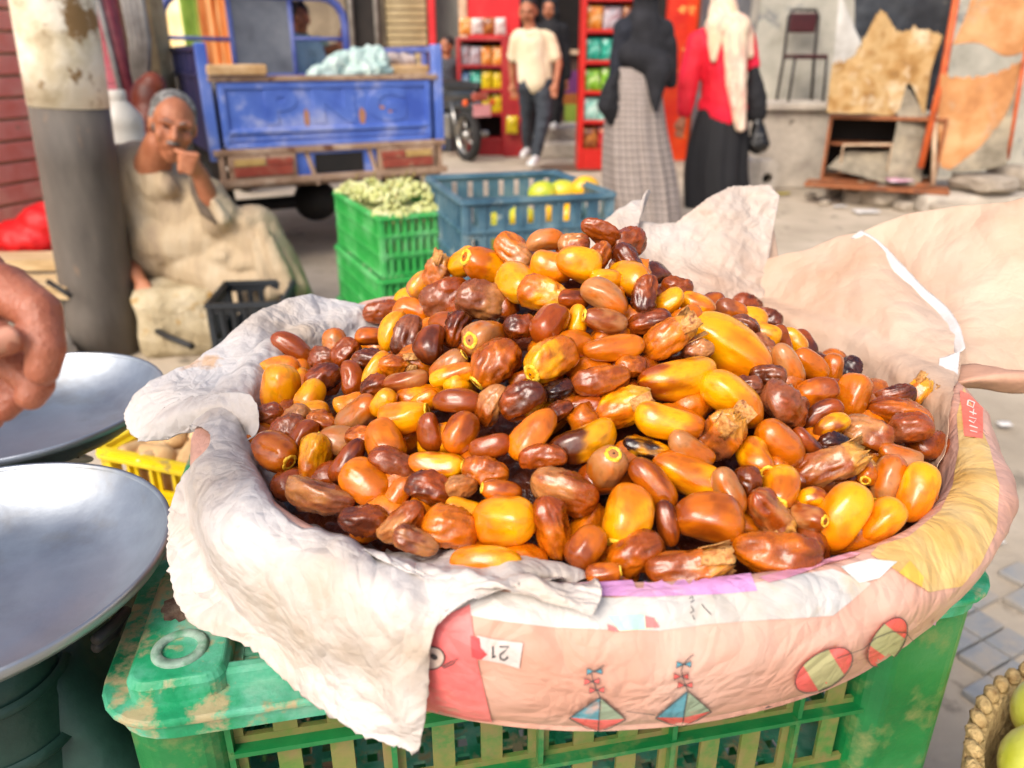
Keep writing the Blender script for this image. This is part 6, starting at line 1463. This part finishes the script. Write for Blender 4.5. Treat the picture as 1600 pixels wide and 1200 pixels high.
blob('shoe', [('c', Q(868, 194), 0.04, Q(864, 198, -0.15), 0.04)], 0.01, M_SHO, p, 2); blob('shoe', [('c', Q(856, 188, 0.1), 0.04, Q(852, 191, -0.05), 0.04)], 0.01, M_SHO, p, 2)
# dim person by the grey pier
Y0 = 10.3; p = thing('person', 'dim figure in dark grey standing left of the dark red rack', 'person', Vector((X(697, Y0), Y0, 0)))
hc = Q(698, 72); a, Pq, Mq = hd(hc, Vector((-0.6, -0.8, -0.1)), Vector((0, 0, 1)), 0.95)
blob('body', a+[('c', Q(698, 84), 0.05, Q(698, 96), 0.06)], 0.011, M_FACE, p, 3); face_bits(Pq, Mq, p, M_BLKH, 0.95); blob('hair', [('e', Pq(0, -0.03, 0.04), (0.085, 0.09, 0.08), Mq)], 0.01, M_BLKH, p, 2)
M_DGC = mat('dark_grey_cloth', ['#34363c', '#44464c'], 0.85, 5, bump=0.3, bscale=20)
blob('clothes', [('c', Q(688, 100), 0.08, Q(708, 100), 0.08), ('c', Q(698, 110), 0.14, Q(698, 150), 0.14), ('c', Q(693, 150), 0.10, Q(692, 232), 0.06), ('c', Q(704, 150), 0.10, Q(704, 232), 0.06)], 0.016, M_DGC, p, 4, (0.03, 0.1))
# woman in plaid skirt
def plaid():
    m = mat('plaid_cloth', ['#9c9088', '#aca098'], 0.9, 10, bump=0.3, bscale=14, bdist=0.015); n_ = m.node_tree; pr = n_.nodes['Principled BSDF']; src = pr.inputs['Base Color'].links[0].from_socket
    uv = n_.nodes.new('ShaderNodeUVMap'); sp = n_.nodes.new('ShaderNodeSeparateXYZ'); n_.links.new(uv.outputs[0], sp.inputs[0]); tot = None
    for ax_, fr in ((0, 34.0), (1, 26.0)):
        for ph_, wd in ((0.0, 0.17), (0.30, 0.07)):
            a_ = n_.nodes.new('ShaderNodeMath'); a_.operation = 'MULTIPLY_ADD'; a_.inputs[1].default_value = fr; a_.inputs[2].default_value = ph_; n_.links.new(sp.outputs[ax_], a_.inputs[0])
            f_ = n_.nodes.new('ShaderNodeMath'); f_.operation = 'FRACT'; n_.links.new(a_.outputs[0], f_.inputs[0])
            g_ = n_.nodes.new('ShaderNodeMath'); g_.operation = 'LESS_THAN'; g_.inputs[1].default_value = wd; n_.links.new(f_.outputs[0], g_.inputs[0])
            s_ = n_.nodes.new('ShaderNodeMath'); s_.operation = 'MULTIPLY'; s_.inputs[1].default_value = 0.62; n_.links.new(g_.outputs[0], s_.inputs[0])
            if tot is None: tot = s_
            else: t_ = n_.nodes.new('ShaderNodeMath'); t_.operation = 'ADD'; t_.use_clamp = True; n_.links.new(tot.outputs[0], t_.inputs[0]); n_.links.new(s_.outputs[0], t_.inputs[1]); tot = t_
    mx = n_.nodes.new('ShaderNodeMix'); mx.data_type = 'RGBA'; n_.links.new(tot.outputs[0], mx.inputs[0]); n_.links.new(src, mx.inputs[6]); mx.inputs[7].default_value = lin('#3f3a3c'); n_.links.new(mx.outputs[2], pr.inputs['Base Color']); return m
M_PLD = plaid()
def skirt(name, rings, m, par, folds=5, famp=0.22, seed=0, n=72, K=36):
    """rings: (px, py, halfwidth px, depth m)"""
    q = MB(); C = []; 
    for (px, py, hw, dd) in rings: c = Q(px, py); w = hw*(c-CAMP).dot(CAMF)/1200; C.append((c, w, dd))
    cs = [c for c, _, _ in C]; ws = [Vector((w, dd, 0)) for _, w, dd in C]; vs = []; uvs = []
    for i in range(K+1):
        t = i/K; c = catmull(cs, t); w = catmull(ws, t)
        for k in range(n):
            th = 2*math.pi*k/n; f = 1+famp*(0.25+0.75*t)*(nz(math.cos(th)*folds*0.6, math.sin(th)*folds*0.6, seed+t*0.7)+0.5*nz(math.cos(th)*folds*1.6, math.sin(th)*folds*1.6, seed+t*0.9))
            vs.append(c+Vector((w.x*math.cos(th)*f, w.y*math.sin(th)*f, 0.02*nz(th*2, t*3, seed)*t)))
            uvs.append((k/n, t))
    q.add(vs, [(i*n+k, i*n+(k+1) % n, (i+1)*n+(k+1) % n, (i+1)*n+k) for i in range(K) for k in range(n)], True); o = q.build(name, m, par)
    me = o.data; ul = me.uv_layers.new(name='UVMap')
    for pl_ in me.polygons:
        us = [uvs[me.loops[li].vertex_index] for li in pl_.loop_indices]; wrap = max(u for u, _ in us)-min(u for u, _ in us) > 0.5
        for li, (u, v) in zip(pl_.loop_indices, us): ul.data[li].uv = (u+1 if wrap and u < 0.5 else u, v)
    return o
Y0 = 5.76; p = thing('person', 'woman in black hijab and grey plaid skirt walking away', 'person', Vector((X(1005, Y0), Y0, 0)))
M_HIJ = mat('charcoal_hijab', ['#121217', '#1c1c21', '#26262b'], 0.9, 8, bump=0.5, bscale=60, crease=0.1, crscale=8)
skirt('plaid_skirt', [(990, 105, 34, 0.13), (992, 150, 42, 0.17), (993, 210, 48, 0.20), (1000, 280, 54, 0.22), (1008, 343, 50, 0.22)], M_PLD, p, seed=2)
bp = [('c', Q(1000, 60), 0.07, Q(995, 110), 0.07), ('c', Q(1000, 60), 0.04, Q(970, 70), 0.03), ('c', Q(970, 70), 0.03, Q(962, 122, -0.02), 0.026), ('e', Q(1010, -22, -0.0), (0.085, 0.10, 0.115), None), ('c', Q(1010, 0), 0.055, Q(1008, 25), 0.07), ('c', Q(1015, 335, 0.02), 0.04, Q(1018, 344, 0.16), 0.035), ('c', Q(990, 335, 0.02), 0.04, Q(985, 343, 0.14), 0.035)]
bp += hand_prims(Q(962, 120, -0.02), Q(960, 134, -0.02))
blob('body', bp, 0.012, M_FACE, p, 3)
blob('hijab', [('e', Q(1010, -20, 0.0), (0.105, 0.12, 0.13), None), ('c', Q(1010, 0), 0.085, Q(1008, 28), 0.10), ('c', Q(975, 45), 0.075, Q(1035, 50), 0.085), ('c', Q(1005, 40), 0.13, Q(1005, 85), 0.15), ('c', Q(1018, 60), 0.12, Q(1026, 110), 0.11), ('c', Q(1026, 110, -0.03), 0.10, Q(1023, 158, -0.08), 0.025), ('c', Q(985, 85, -0.08), 0.09, Q(1028, 105, -0.08), 0.11), ('c', Q(1026, 115, -0.12), 0.09, Q(1024, 172, -0.19), 0.02), ('c', Q(1040, 70), 0.08, Q(1048, 128), 0.05), ('c', Q(1000, 80), 0.12, Q(1002, 112), 0.08)], 0.013, M_HIJ, p, 4, (0.015, 0.12))
M_NVY = mat('navy_cloth', ['#14161f', '#1e222e'], 0.85, 6, bump=0.3)
blob('sleeve', [('c', Q(978, 48, -0.02), 0.085, Q(968, 92, -0.02), 0.07), ('c', Q(968, 92, -0.02), 0.068, Q(962, 120, -0.04), 0.05)], 0.012, M_NVY, p, 3, (0.03, 0.08))
blob('x', [('c', Q(955, 132, -0.12), 0.05, Q(950, 165, -0.12), 0.075), ('c', Q(950, 165, -0.12), 0.075, Q(958, 185, -0.1), 0.05), ('c', Q(966, 110, -0.11), 0.012, Q(957, 135, -0.12), 0.03)], 0.012, M_BLC, None, 3, (0.03, 0.05)).name = 'hand_bag'
tag(bpy.data.objects['hand_bag'], 'black bag held low at the left side of the woman in plaid', 'bag')
# woman in red
Y0 = 6.35; p = thing('person', 'woman in bright red top, cream scarf and long black skirt', 'person', Vector((X(1120, Y0), Y0, 0)))
M_RTP = mat('crimson_top', ['#c8041c', '#dc0c2c', '#e01440'], 0.7, 3, 4, bump=0.3, bscale=14, bdist=0.02); M_CSC = mat('cream_scarf', ['#d8c09c', '#e4d2b4', '#dcaa98', '#e8dcc4'], 0.8, 7, 4, bump=0.4, bscale=30, bdist=0.01, stretch=(2, 2, 0.6))
M_BSK = mat('black_skirt_cloth', ['#0c0c10', '#16161a'], 0.8, 4, bump=0.3, bscale=10)
skirt('black_skirt', [(1130, 165, 36, 0.13), (1125, 210, 46, 0.17), (1118, 270, 50, 0.21), (1120, 322, 52, 0.23)], M_BSK, p, seed=6)
blob('body', [('e', Q(1130, -20), (0.085, 0.10, 0.11), None), ('c', Q(1130, 0), 0.055, Q(1128, 30), 0.07), ('c', Q(1125, 60), 0.07, Q(1128, 150), 0.07), ('c', Q(1125, 60), 0.04, Q(1090, 66), 0.035), ('c', Q(1090, 66), 0.035, Q(1077, 120, -0.03), 0.03), ('c', Q(1077, 120, -0.03), 0.03, Q(1068, 184, -0.06), 0.027), ('c', Q(1105, 316, -0.02), 0.04, Q(1100, 323, -0.14), 0.03)]+hand_prims(Q(1068, 182, -0.06), Q(1064, 198, -0.06)), 0.012, M_FACE, p, 3)
blob('red_top', [('c', Q(1098, 62), 0.085, Q(1155, 62), 0.09), ('c', Q(1122, 75), 0.16, Q(1128, 130), 0.16), ('c', Q(1128, 130), 0.16, Q(1130, 175), 0.175), ('c', Q(1108, 165), 0.09, Q(1155, 165), 0.09), ('c', Q(1090, 66), 0.085, Q(1077, 120, -0.03), 0.085), ('c', Q(1077, 120, -0.03), 0.085, Q(1070, 172, -0.06), 0.062), ('c', Q(1164, 62), 0.08, Q(1175, 100, -0.02), 0.065)], 0.013, M_RTP, p, 4, (0.02, 0.12))
blob('headscarf', [('e', Q(1130, -20), (0.108, 0.12, 0.125), None), ('c', Q(1130, 0), 0.095, Q(1130, 38, -0.03), 0.13), ('c', Q(1120, 40, -0.10), 0.09, Q(1150, 45, -0.08), 0.11), ('c', Q(1148, 55, -0.13), 0.095, Q(1150, 130, -0.16), 0.08), ('c', Q(1150, 130, -0.16), 0.08, Q(1157, 198, -0.18), 0.045), ('c', Q(1117, 50, -0.12), 0.06, Q(1115, 92, -0.15), 0.03), ('c', Q(1165, 50, -0.06), 0.06, Q(1172, 85, -0.1), 0.03)], 0.012, M_CSC, p, 3, (0.012, 0.09))
blob('x', [('c', Q(1178, 110, -0.05), 0.04, Q(1180, 150, -0.05), 0.085), ('c', Q(1180, 150, -0.05), 0.085, Q(1182, 175, -0.05), 0.08)], 0.012, M_BLC, None, 3, (0.02, 0.06)).name = 'shoulder_bag'
tag(bpy.data.objects['shoulder_bag'], 'black shoulder bag at the right side of the woman in red', 'bag')
blob('x', [('c', Q(1184, 185, -0.08), 0.03, Q(1185, 222, -0.08), 0.085), ('e', Q(1184, 224, -0.08), (0.09, 0.08, 0.08))], 0.012, mat('black_film', ['#101012'], 0.25, 5, bump=0.8, bscale=16, bdist=0.03), None, 2, (0.03, 0.05)).name = 'plastic_bag'
tag(bpy.data.objects['plastic_bag.001'] if 'plastic_bag.001' in bpy.data.objects else bpy.data.objects['plastic_bag'], 'black plastic carrier bag hanging beside the black skirt', 'plastic bag')

# ================================================================= RIGHT SIDE: chairs, blocks, patched stall
M_CHB = mat('black_chair_metal', ['#1a1614', '#2c2420'], 0.5, 20); M_CHS = mat('dark_red_vinyl', ['#2c1214', '#48181c', '#201010'], 0.5, 14)
def chair(cx, Y, z0, label, s=1.0, group='metal chairs on the ledge'):
    t = thing('metal_chair', label, 'chair', (cx, Y, z0), group); A = lambda x, y, z: Vector((cx+x*s, Y+y*s, z0+z*s))
    MB().tube([A(-.20, .18, 0), A(-.17, .2, .45), A(-.165, .23, .86), A(-.13, .24, .93), A(.13, .24, .93), A(.165, .23, .86), A(.17, .2, .45), A(.20, .18, 0)], 0.014, 10).build('back_frame', M_CHB, t)
    MB().box(A(0, .235, .80), (0.30*s, 0.03, 0.20*s)).build('backrest', M_CHS, t, bevel=0.02); MB().box(A(0, 0, .455), (0.37*s, 0.38*s, 0.04)).build('seat', M_CHS, t, bevel=0.015)
    for sx in (-1, 1): MB().tube([A(sx*.17, -.17, .45), A(sx*.19, -.2, 0)], 0.013, 8).build('leg', M_CHB, t)
    return t
chair(X(1252, 7.75), 7.62, 0.75, 'black metal chair with dark red back standing on the stained ledge', 0.83)
0 and chair(X(1303, 7.6), 7.62, 0.75, 'second metal chair half hidden by the hanging tarpaulin', 0.62)
cbk = thing('hollow_block', 'pale concrete block with a round hole below the ledge', 'concrete block', (X(1198, 6.75), 6.75, 0))
x0, x1 = X(1160, 6.7), X(1212, 6.7); zz = 0.32; q = MB(); n_ = 24
# end face with a hole
oc = [(x0, 0), (x1, 0), (x1, zz), (x0, zz)]
MB().box(((x0+x1)/2, 6.95, zz/2), (x1-x0, 0.44, zz)).build('side', M_CONC, cbk, bevel=0.015)
x2 = X(1236, 6.7); q = MB(); cxh, czh, rh_ = (x1+x2)/2+0.01, 0.17, 0.045; vs = []
for Yv in (6.72, 6.86):
    for k in range(n_):
        th = 2*math.pi*k/n_; c_, s_ = math.cos(th), math.sin(th); hx, hz = (x2-x1)/2+0.015, zz/2; sc_ = min(hx/abs(c_) if abs(c_) > 1e-6 else 9, hz/abs(s_) if abs(s_) > 1e-6 else 9)
        vs.append(((x1+x2)/2+c_*sc_, Yv, zz/2+s_*sc_))
    for k in range(n_): th = 2*math.pi*k/n_; vs.append((cxh+rh_*math.cos(th), Yv, czh+rh_*math.sin(th)))
fs = []
for k in range(n_):
    j = (k+1) % n_; fs += [(k, j, n_+j, n_+k), (2*n_+j, 2*n_+k, 3*n_+k, 3*n_+j), (k, 2*n_+k, 2*n_+j, j), (n_+k, n_+j, 3*n_+j, 3*n_+k)]
q.add(vs, fs); q.build('holed_end', M_CONC, cbk)
MB().box((cxh, 6.87, czh), (0.12, 0.01, 0.12)).build('hole_shade_plate', M_DRK, cbk)  # near-black plate stands in for the shade inside the hole
# patched stall
M_OCH = mat('ochre_leathery_tarp', ['#7c5624', '#a07840', '#b89866', '#98703c'], 0.7, 4.5, 9, bump=0.4, bscale=16, bdist=0.02, crease=0.2, crscale=5, spots='#cfbfa0', spot_scale=4, spot_lim=0.54, soft=0.14)
M_OR2 = mat('orange_leathery_tarp', ['#a06a3c', '#bc8450', '#cc9c6c'], 0.7, 4.5, 9, bump=0.4, bscale=16, bdist=0.02, crease=0.2, crscale=5, spots='#a8987c', spot_scale=4, spot_lim=0.56, soft=0.14)
M_WTP = mat('dusty_white_tarp', ['#a8a49c', '#c0beb8', '#d0cec8'], 0.6, 4, 6, bump=0.3, crease=0.2, crscale=5); M_BTP = mat('black_tarp', ['#1c2026', '#30343a', '#484c50'], 0.5, 4, 6, bump=0.4, crease=0.3, crscale=6, spots='#807a70', spot_scale=6, spot_lim=0.64)
M_GTP = mat('grey_torn_cloth', ['#6c6454', '#8c8270', '#a89c84'], 0.9, 6, 7, bump=0.5, crease=0.3, crscale=8)
M_ORP2 = mat('orange_rusty_post', ['#b0481c', '#c85c28', '#8a3814'], 0.6, 8, 5)
st = thing('patched_stall', 'ramshackle street stall patched with ochre and black tarpaulins', 'stall', (X(1420, 6.5), 6.5, 0))
def tarp(name, cols, m, seed, amp=0.02, nu=40, nv=30, jag=0.05): return sheet(name, cols, m, st, nu=nu, nv=nv, amp=amp, seed=seed, fr=3.2, jag=jag)
tarp('black_tarp', [[(1335, 60, 6.62), (1335, 0, 6.62), (1335, -60, 6.6)], [(1400, 150, 6.60), (1400, 40, 6.62), (1400, -60, 6.6)], [(1480, 180, 6.62), (1485, 60, 6.62), (1490, -60, 6.6)]], M_BTP, 3)
tarp('white_tarp', [[(1292, 170, 6.58), (1302, 90, 6.56), (1315, -40, 6.54)], [(1330, 130, 6.56), (1338, 70, 6.54), (1318, 0, 6.55)], [(1358, 110, 6.55), (1356, 90, 6.55), (1345, 60, 6.56)]], M_WTP, 5, 0.02)
tarp('ochre_tarp', [[(1292, 176, 6.50), (1295, 140, 6.50), (1300, 100, 6.50)], [(1330, 178, 6.46), (1330, 130, 6.48), (1335, 86, 6.50)], [(1355, 178, 6.45), (1360, 100, 6.48), (1376, 18, 6.52)], [(1400, 178, 6.45), (1400, 100, 6.48), (1402, 48, 6.52)], [(1420, 130, 6.46), (1430, 90, 6.48), (1436, 45, 6.52)], [(1445, 185, 6.44), (1455, 110, 6.46), (1474, 55, 6.48)]], M_OCH, 8, 0.022, 60, 40)
tarp('grey_cloth', [[(1385, 285, 6.3), (1395, 220, 6.4), (1412, 130, 6.48)], [(1410, 292, 6.28), (1425, 220, 6.38), (1430, 150, 6.46)], [(1440, 290, 6.3), (1445, 230, 6.38), (1450, 175, 6.44)]], M_GTP, 9, 0.05)
tarp('orange_tarp', [[(1470, 262, 6.25), (1466, 190, 6.3), (1470, 116, 6.32)], [(1505, 268, 6.2), (1505, 190, 6.27), (1510, 121, 6.3)], [(1545, 262, 6.15), (1548, 190, 6.22), (1555, 114, 6.26)], [(1570, 256, 6.12), (1580, 180, 6.2), (1598, 94, 6.22)]], M_OR2, 11, 0.022)
tarp('grey_patch', [[(1480, 268, 6.18), (1500, 255, 6.18), (1520, 240, 6.18)], [(1530, 266, 6.13), (1550, 235, 6.13), (1565, 190, 6.14)], [(1572, 258, 6.09), (1582, 200, 6.12), (1592, 130, 6.14)]], M_GTP, 12, 0.03)
tarp('upper_tarp', [[(1488, 70, 6.4), (1510, 20, 6.4), (1530, -50, 6.4)], [(1530, 68, 6.36), (1545, 20, 6.36), (1560, -50, 6.4)], [(1570, 88, 6.3), (1580, 20, 6.3), (1590, -50, 6.3)], [(1605, 80, 6.25), (1615, 20, 6.25), (1625, -50, 6.25)]], M_OR2, 14, 0.022)
MB().tube([PY(1504, -60, 6.42), PY(1475, 110, 6.36), PY(1438, 262, 6.25)], 0.026, 10).build('post', M_ORP2, st); MB().tube([PY(1462, 150, 6.36), PY(1458, 290, 6.2)], 0.018, 10).build('post', M_CRM, st); MB().tube([PY(1606, 60, 6.15), PY(1574, 250, 6.1)], 0.014, 10).build('post', M_ORP2, st)
c0 = PY(1284, 262, 6.6); c1 = PY(1440, 300, 6.3); ca = math.atan2(c1.y-c0.y, c1.x-c0.x); cw = 0.86; MC = frame((c0.x, c0.y, 0.16), ca)
cb2 = LMB(MC); M_CAB = mat('orange_brown_board', ['#7c4422', '#93562e', '#5c3420'], 0.7, 6, 5, spots='#a89478', spot_scale=9, spot_lim=0.6)
cb2.box((cw/2, 0.2, 0.02), (cw, 0.42, 0.03)); cb2.box((0.012, 0.2, 0.27), (0.025, 0.42, 0.46)); cb2.box((cw-0.012, 0.2, 0.27), (0.025, 0.42, 0.46)); cb2.box((cw/2, 0.2, 0.515), (cw, 0.42, 0.025)); cb2.build('cabinet', M_CAB, st, bevel=0.004)
LMB(MC).box((cw/2, 0.40, 0.27), (cw-0.05, 0.012, 0.46)).build('cabinet_back', M_INT, st); LMB(MC).box((cw/2, 0.25, 0.30), (cw-0.06, 0.28, 0.02)).build('shelf', M_CAB, st)
q = LMB(MC); q.tube([(0.14, 0.0, 0.08), (0.14, 0.02, 0.30), (0.5, 0.02, 0.32), (0.5, 0.0, 0.08)], 0.012, 6); q.build('inner_frame', M_CRM, st)
LMB(MC @ Matrix.Rotation(R(-3), 4, 'Z')).box((cw/2, -0.08, 0.0), (cw+0.2, 0.3, 0.025)).build('base_board', M_CAB, st, bevel=0.004)
tarp('dust_cloth', [[(1292, 262, 6.5), (1310, 245, 6.6), (1330, 232, 6.75)], [(1340, 275, 6.42), (1350, 250, 6.55), (1370, 230, 6.7)], [(1390, 288, 6.32), (1400, 255, 6.45), (1405, 225, 6.6)]], M_GTP, 19, 0.04)
MPPL = mat('pink_wrapper', ['#c86890', '#e0d0d4'], 0.4, 20, bump=0.4); 
def bit(px, py, Y, s, m, label, cat, name, seed): q = MB(); c_ = PZ(px, py, 0.02) if Y is None else PY(px, py, Y); vs = [Vector((c_.x+s*(i-2)*0.5+0.2*s*nz(i, j, seed), c_.y+s*(j-1.5)*0.5, c_.z+0.35*s*abs(nz(i*0.9, j*0.9, seed)))) for i in range(5) for j in range(4)]; q.add(vs, [(i*4+j, (i+1)*4+j, (i+1)*4+j+1, i*4+j+1) for i in range(4) for j in range(3)], True); o = q.build(name, m); o.modifiers.new('t', 'SOLIDIFY').thickness = 0.002; return tag(o, label, cat)
bit(1405, 282, 6.25, 0.09, MPPL, 'pink and white wrapper caught on the stall base board', 'litter', 'wrapper', 1)
MWP = mat('white_scrap', ['#c8c4bc', '#e0dcd6'], 0.7, 20); MYS = mat('yellow_scrap', ['#c8b41c'], 0.6)
bit(1224, 302, None, 0.05, MYS, 'small yellow scrap on the ground by the hollow block', 'litter', 'scrap', 2)
bit(1352, 330, None, 0.09, MWP, 'white scrap lying before the stall stones', 'litter', 'scrap', 3); bit(1312, 322, None, 0.05, MWP, 'smaller white scrap left of the stall stones', 'litter', 'scrap', 4)
bit(1570, 662, None, 0.02, MWP, 'thin white scrap on the asphalt right of the tray rim', 'litter', 'scrap', 5); bit(1562, 845, None, 0.011, MWP, 'tiny white scrap on the ground above the green crate corner', 'litter', 'scrap', 6)
M_STG = mat('dusty_stone', ['#857a6a', '#9c9080', '#ab9f8e'], 0.95, 7, 7, bump=0.7, bscale=24, bdist=0.02)
for i, (px, py, w, h, lab) in enumerate(((1305, 308, .16, .17, 'upright rounded stone under the left end of the stall'), (1338, 318, .22, .12, 'square grey stone before the stall, beside the largest stone'), (1385, 325, .36, .20, 'largest stone under the stall base'), (1268, 312, .10, .06, 'tiny stone left of the stall near the hollow block'), (1440, 322, .25, .1, 'flat stone under the right end of the stall'), (1545, 305, .5, .14, 'broad pale stone on the kerb slab at right'), (1590, 250, .4, .2, 'grey stone at the right edge beside the post'), (1355, 312, .14, .10, 'small stone between the square and the largest stones'), (1415, 332, .16, .09, 'small stone in front of the flat one under the stall'), (1475, 338, .2, .1, 'rubble piece at the near corner of the kerb slab'), (1290, 322, .09, .05, 'tiny pebble in front of the upright stone'))):
    c_ = PZ(px, py, 0.0); z0 = 0.0
    if i == 5: c_ = PY(1550, 300, 6.0); c_.z = 0.16
    if i == 6: c_ = PY(1600, 262, 6.2); c_.z = 0.16
    rock('stone', (c_.x, c_.y+w*0.3, c_.z+h*0.42), (w, w*0.8, h), M_STG, lab, group='stones around the stall', seed=i*3+1, rot=i, cube=0.55 if i != 1 else 0.9)
k0 = PZ(1440, 335, 0.0); MB().box((k0.x+1.6, k0.y+0.42, 0.07), (3.2, 0.9, 0.15)).build('x', M_CONC, None, bevel=0.03); o = bpy.data.objects['x']; o.name = 'kerb_slab'; tag(o, 'broad grey concrete kerb slab right of the stall', 'kerb')
# ground patches: paving grid bottom right
M_PAV = mat('blue_grey_paving', ['#868a8c', '#979794', '#a59c8e'], 0.85, 12, 7, bump=0.5, spots='#a89e90', spot_scale=14, spot_lim=0.5, soft=0.15)
pv = PZ(1575, 1010, 0.0); MP = frame((pv.x, pv.y, 0.0), 0.5); q = LMB(MP)
for i in range(2, 8):
    for j in range(1, 6): 
        if nz(i*0.7, j*0.7, 5) > -0.15: q.box(((i-4)*0.085+0.012*nz(i, j), (j-3)*0.062+0.01*nz(i, j, 4), 0.006), (0.080, 0.057, 0.016), Matrix.Rotation(0.15*nz(i*3, j*3), 3, 'Z'))
tag(q.build('paving_strip', M_PAV, None, bevel=0.003), kind='structure')
q = MB(); c_ = PZ(900, 263, 0.0); n_ = 24; q.add([Vector((c_.x+0.42*math.cos(2*math.pi*k/n_)*(1+0.2*nz(k*0.6)), c_.y+0.28*math.sin(2*math.pi*k/n_)*(1+0.2*nz(k*0.5, 3)), 0.016)) for k in range(n_)], [tuple(range(n_))]); tag(q.build('dark_patch', mat('dark_brown_ground', ['#5a4a3c', '#6c5a48'], 0.6, 10)), kind='structure')  # irregular oval of darker, slightly smoother brown ground
# buildings closing the street canyon behind the camera's sides
fbk = thing('building', 'brownish street building beyond the tricycle, left of the shop', 'building', (-3.2, 13, 0))
MB().box((-1.6, 12.6, 2.4), (3.3, 0.8, 4.8)).build('wall', M_DW, fbk)
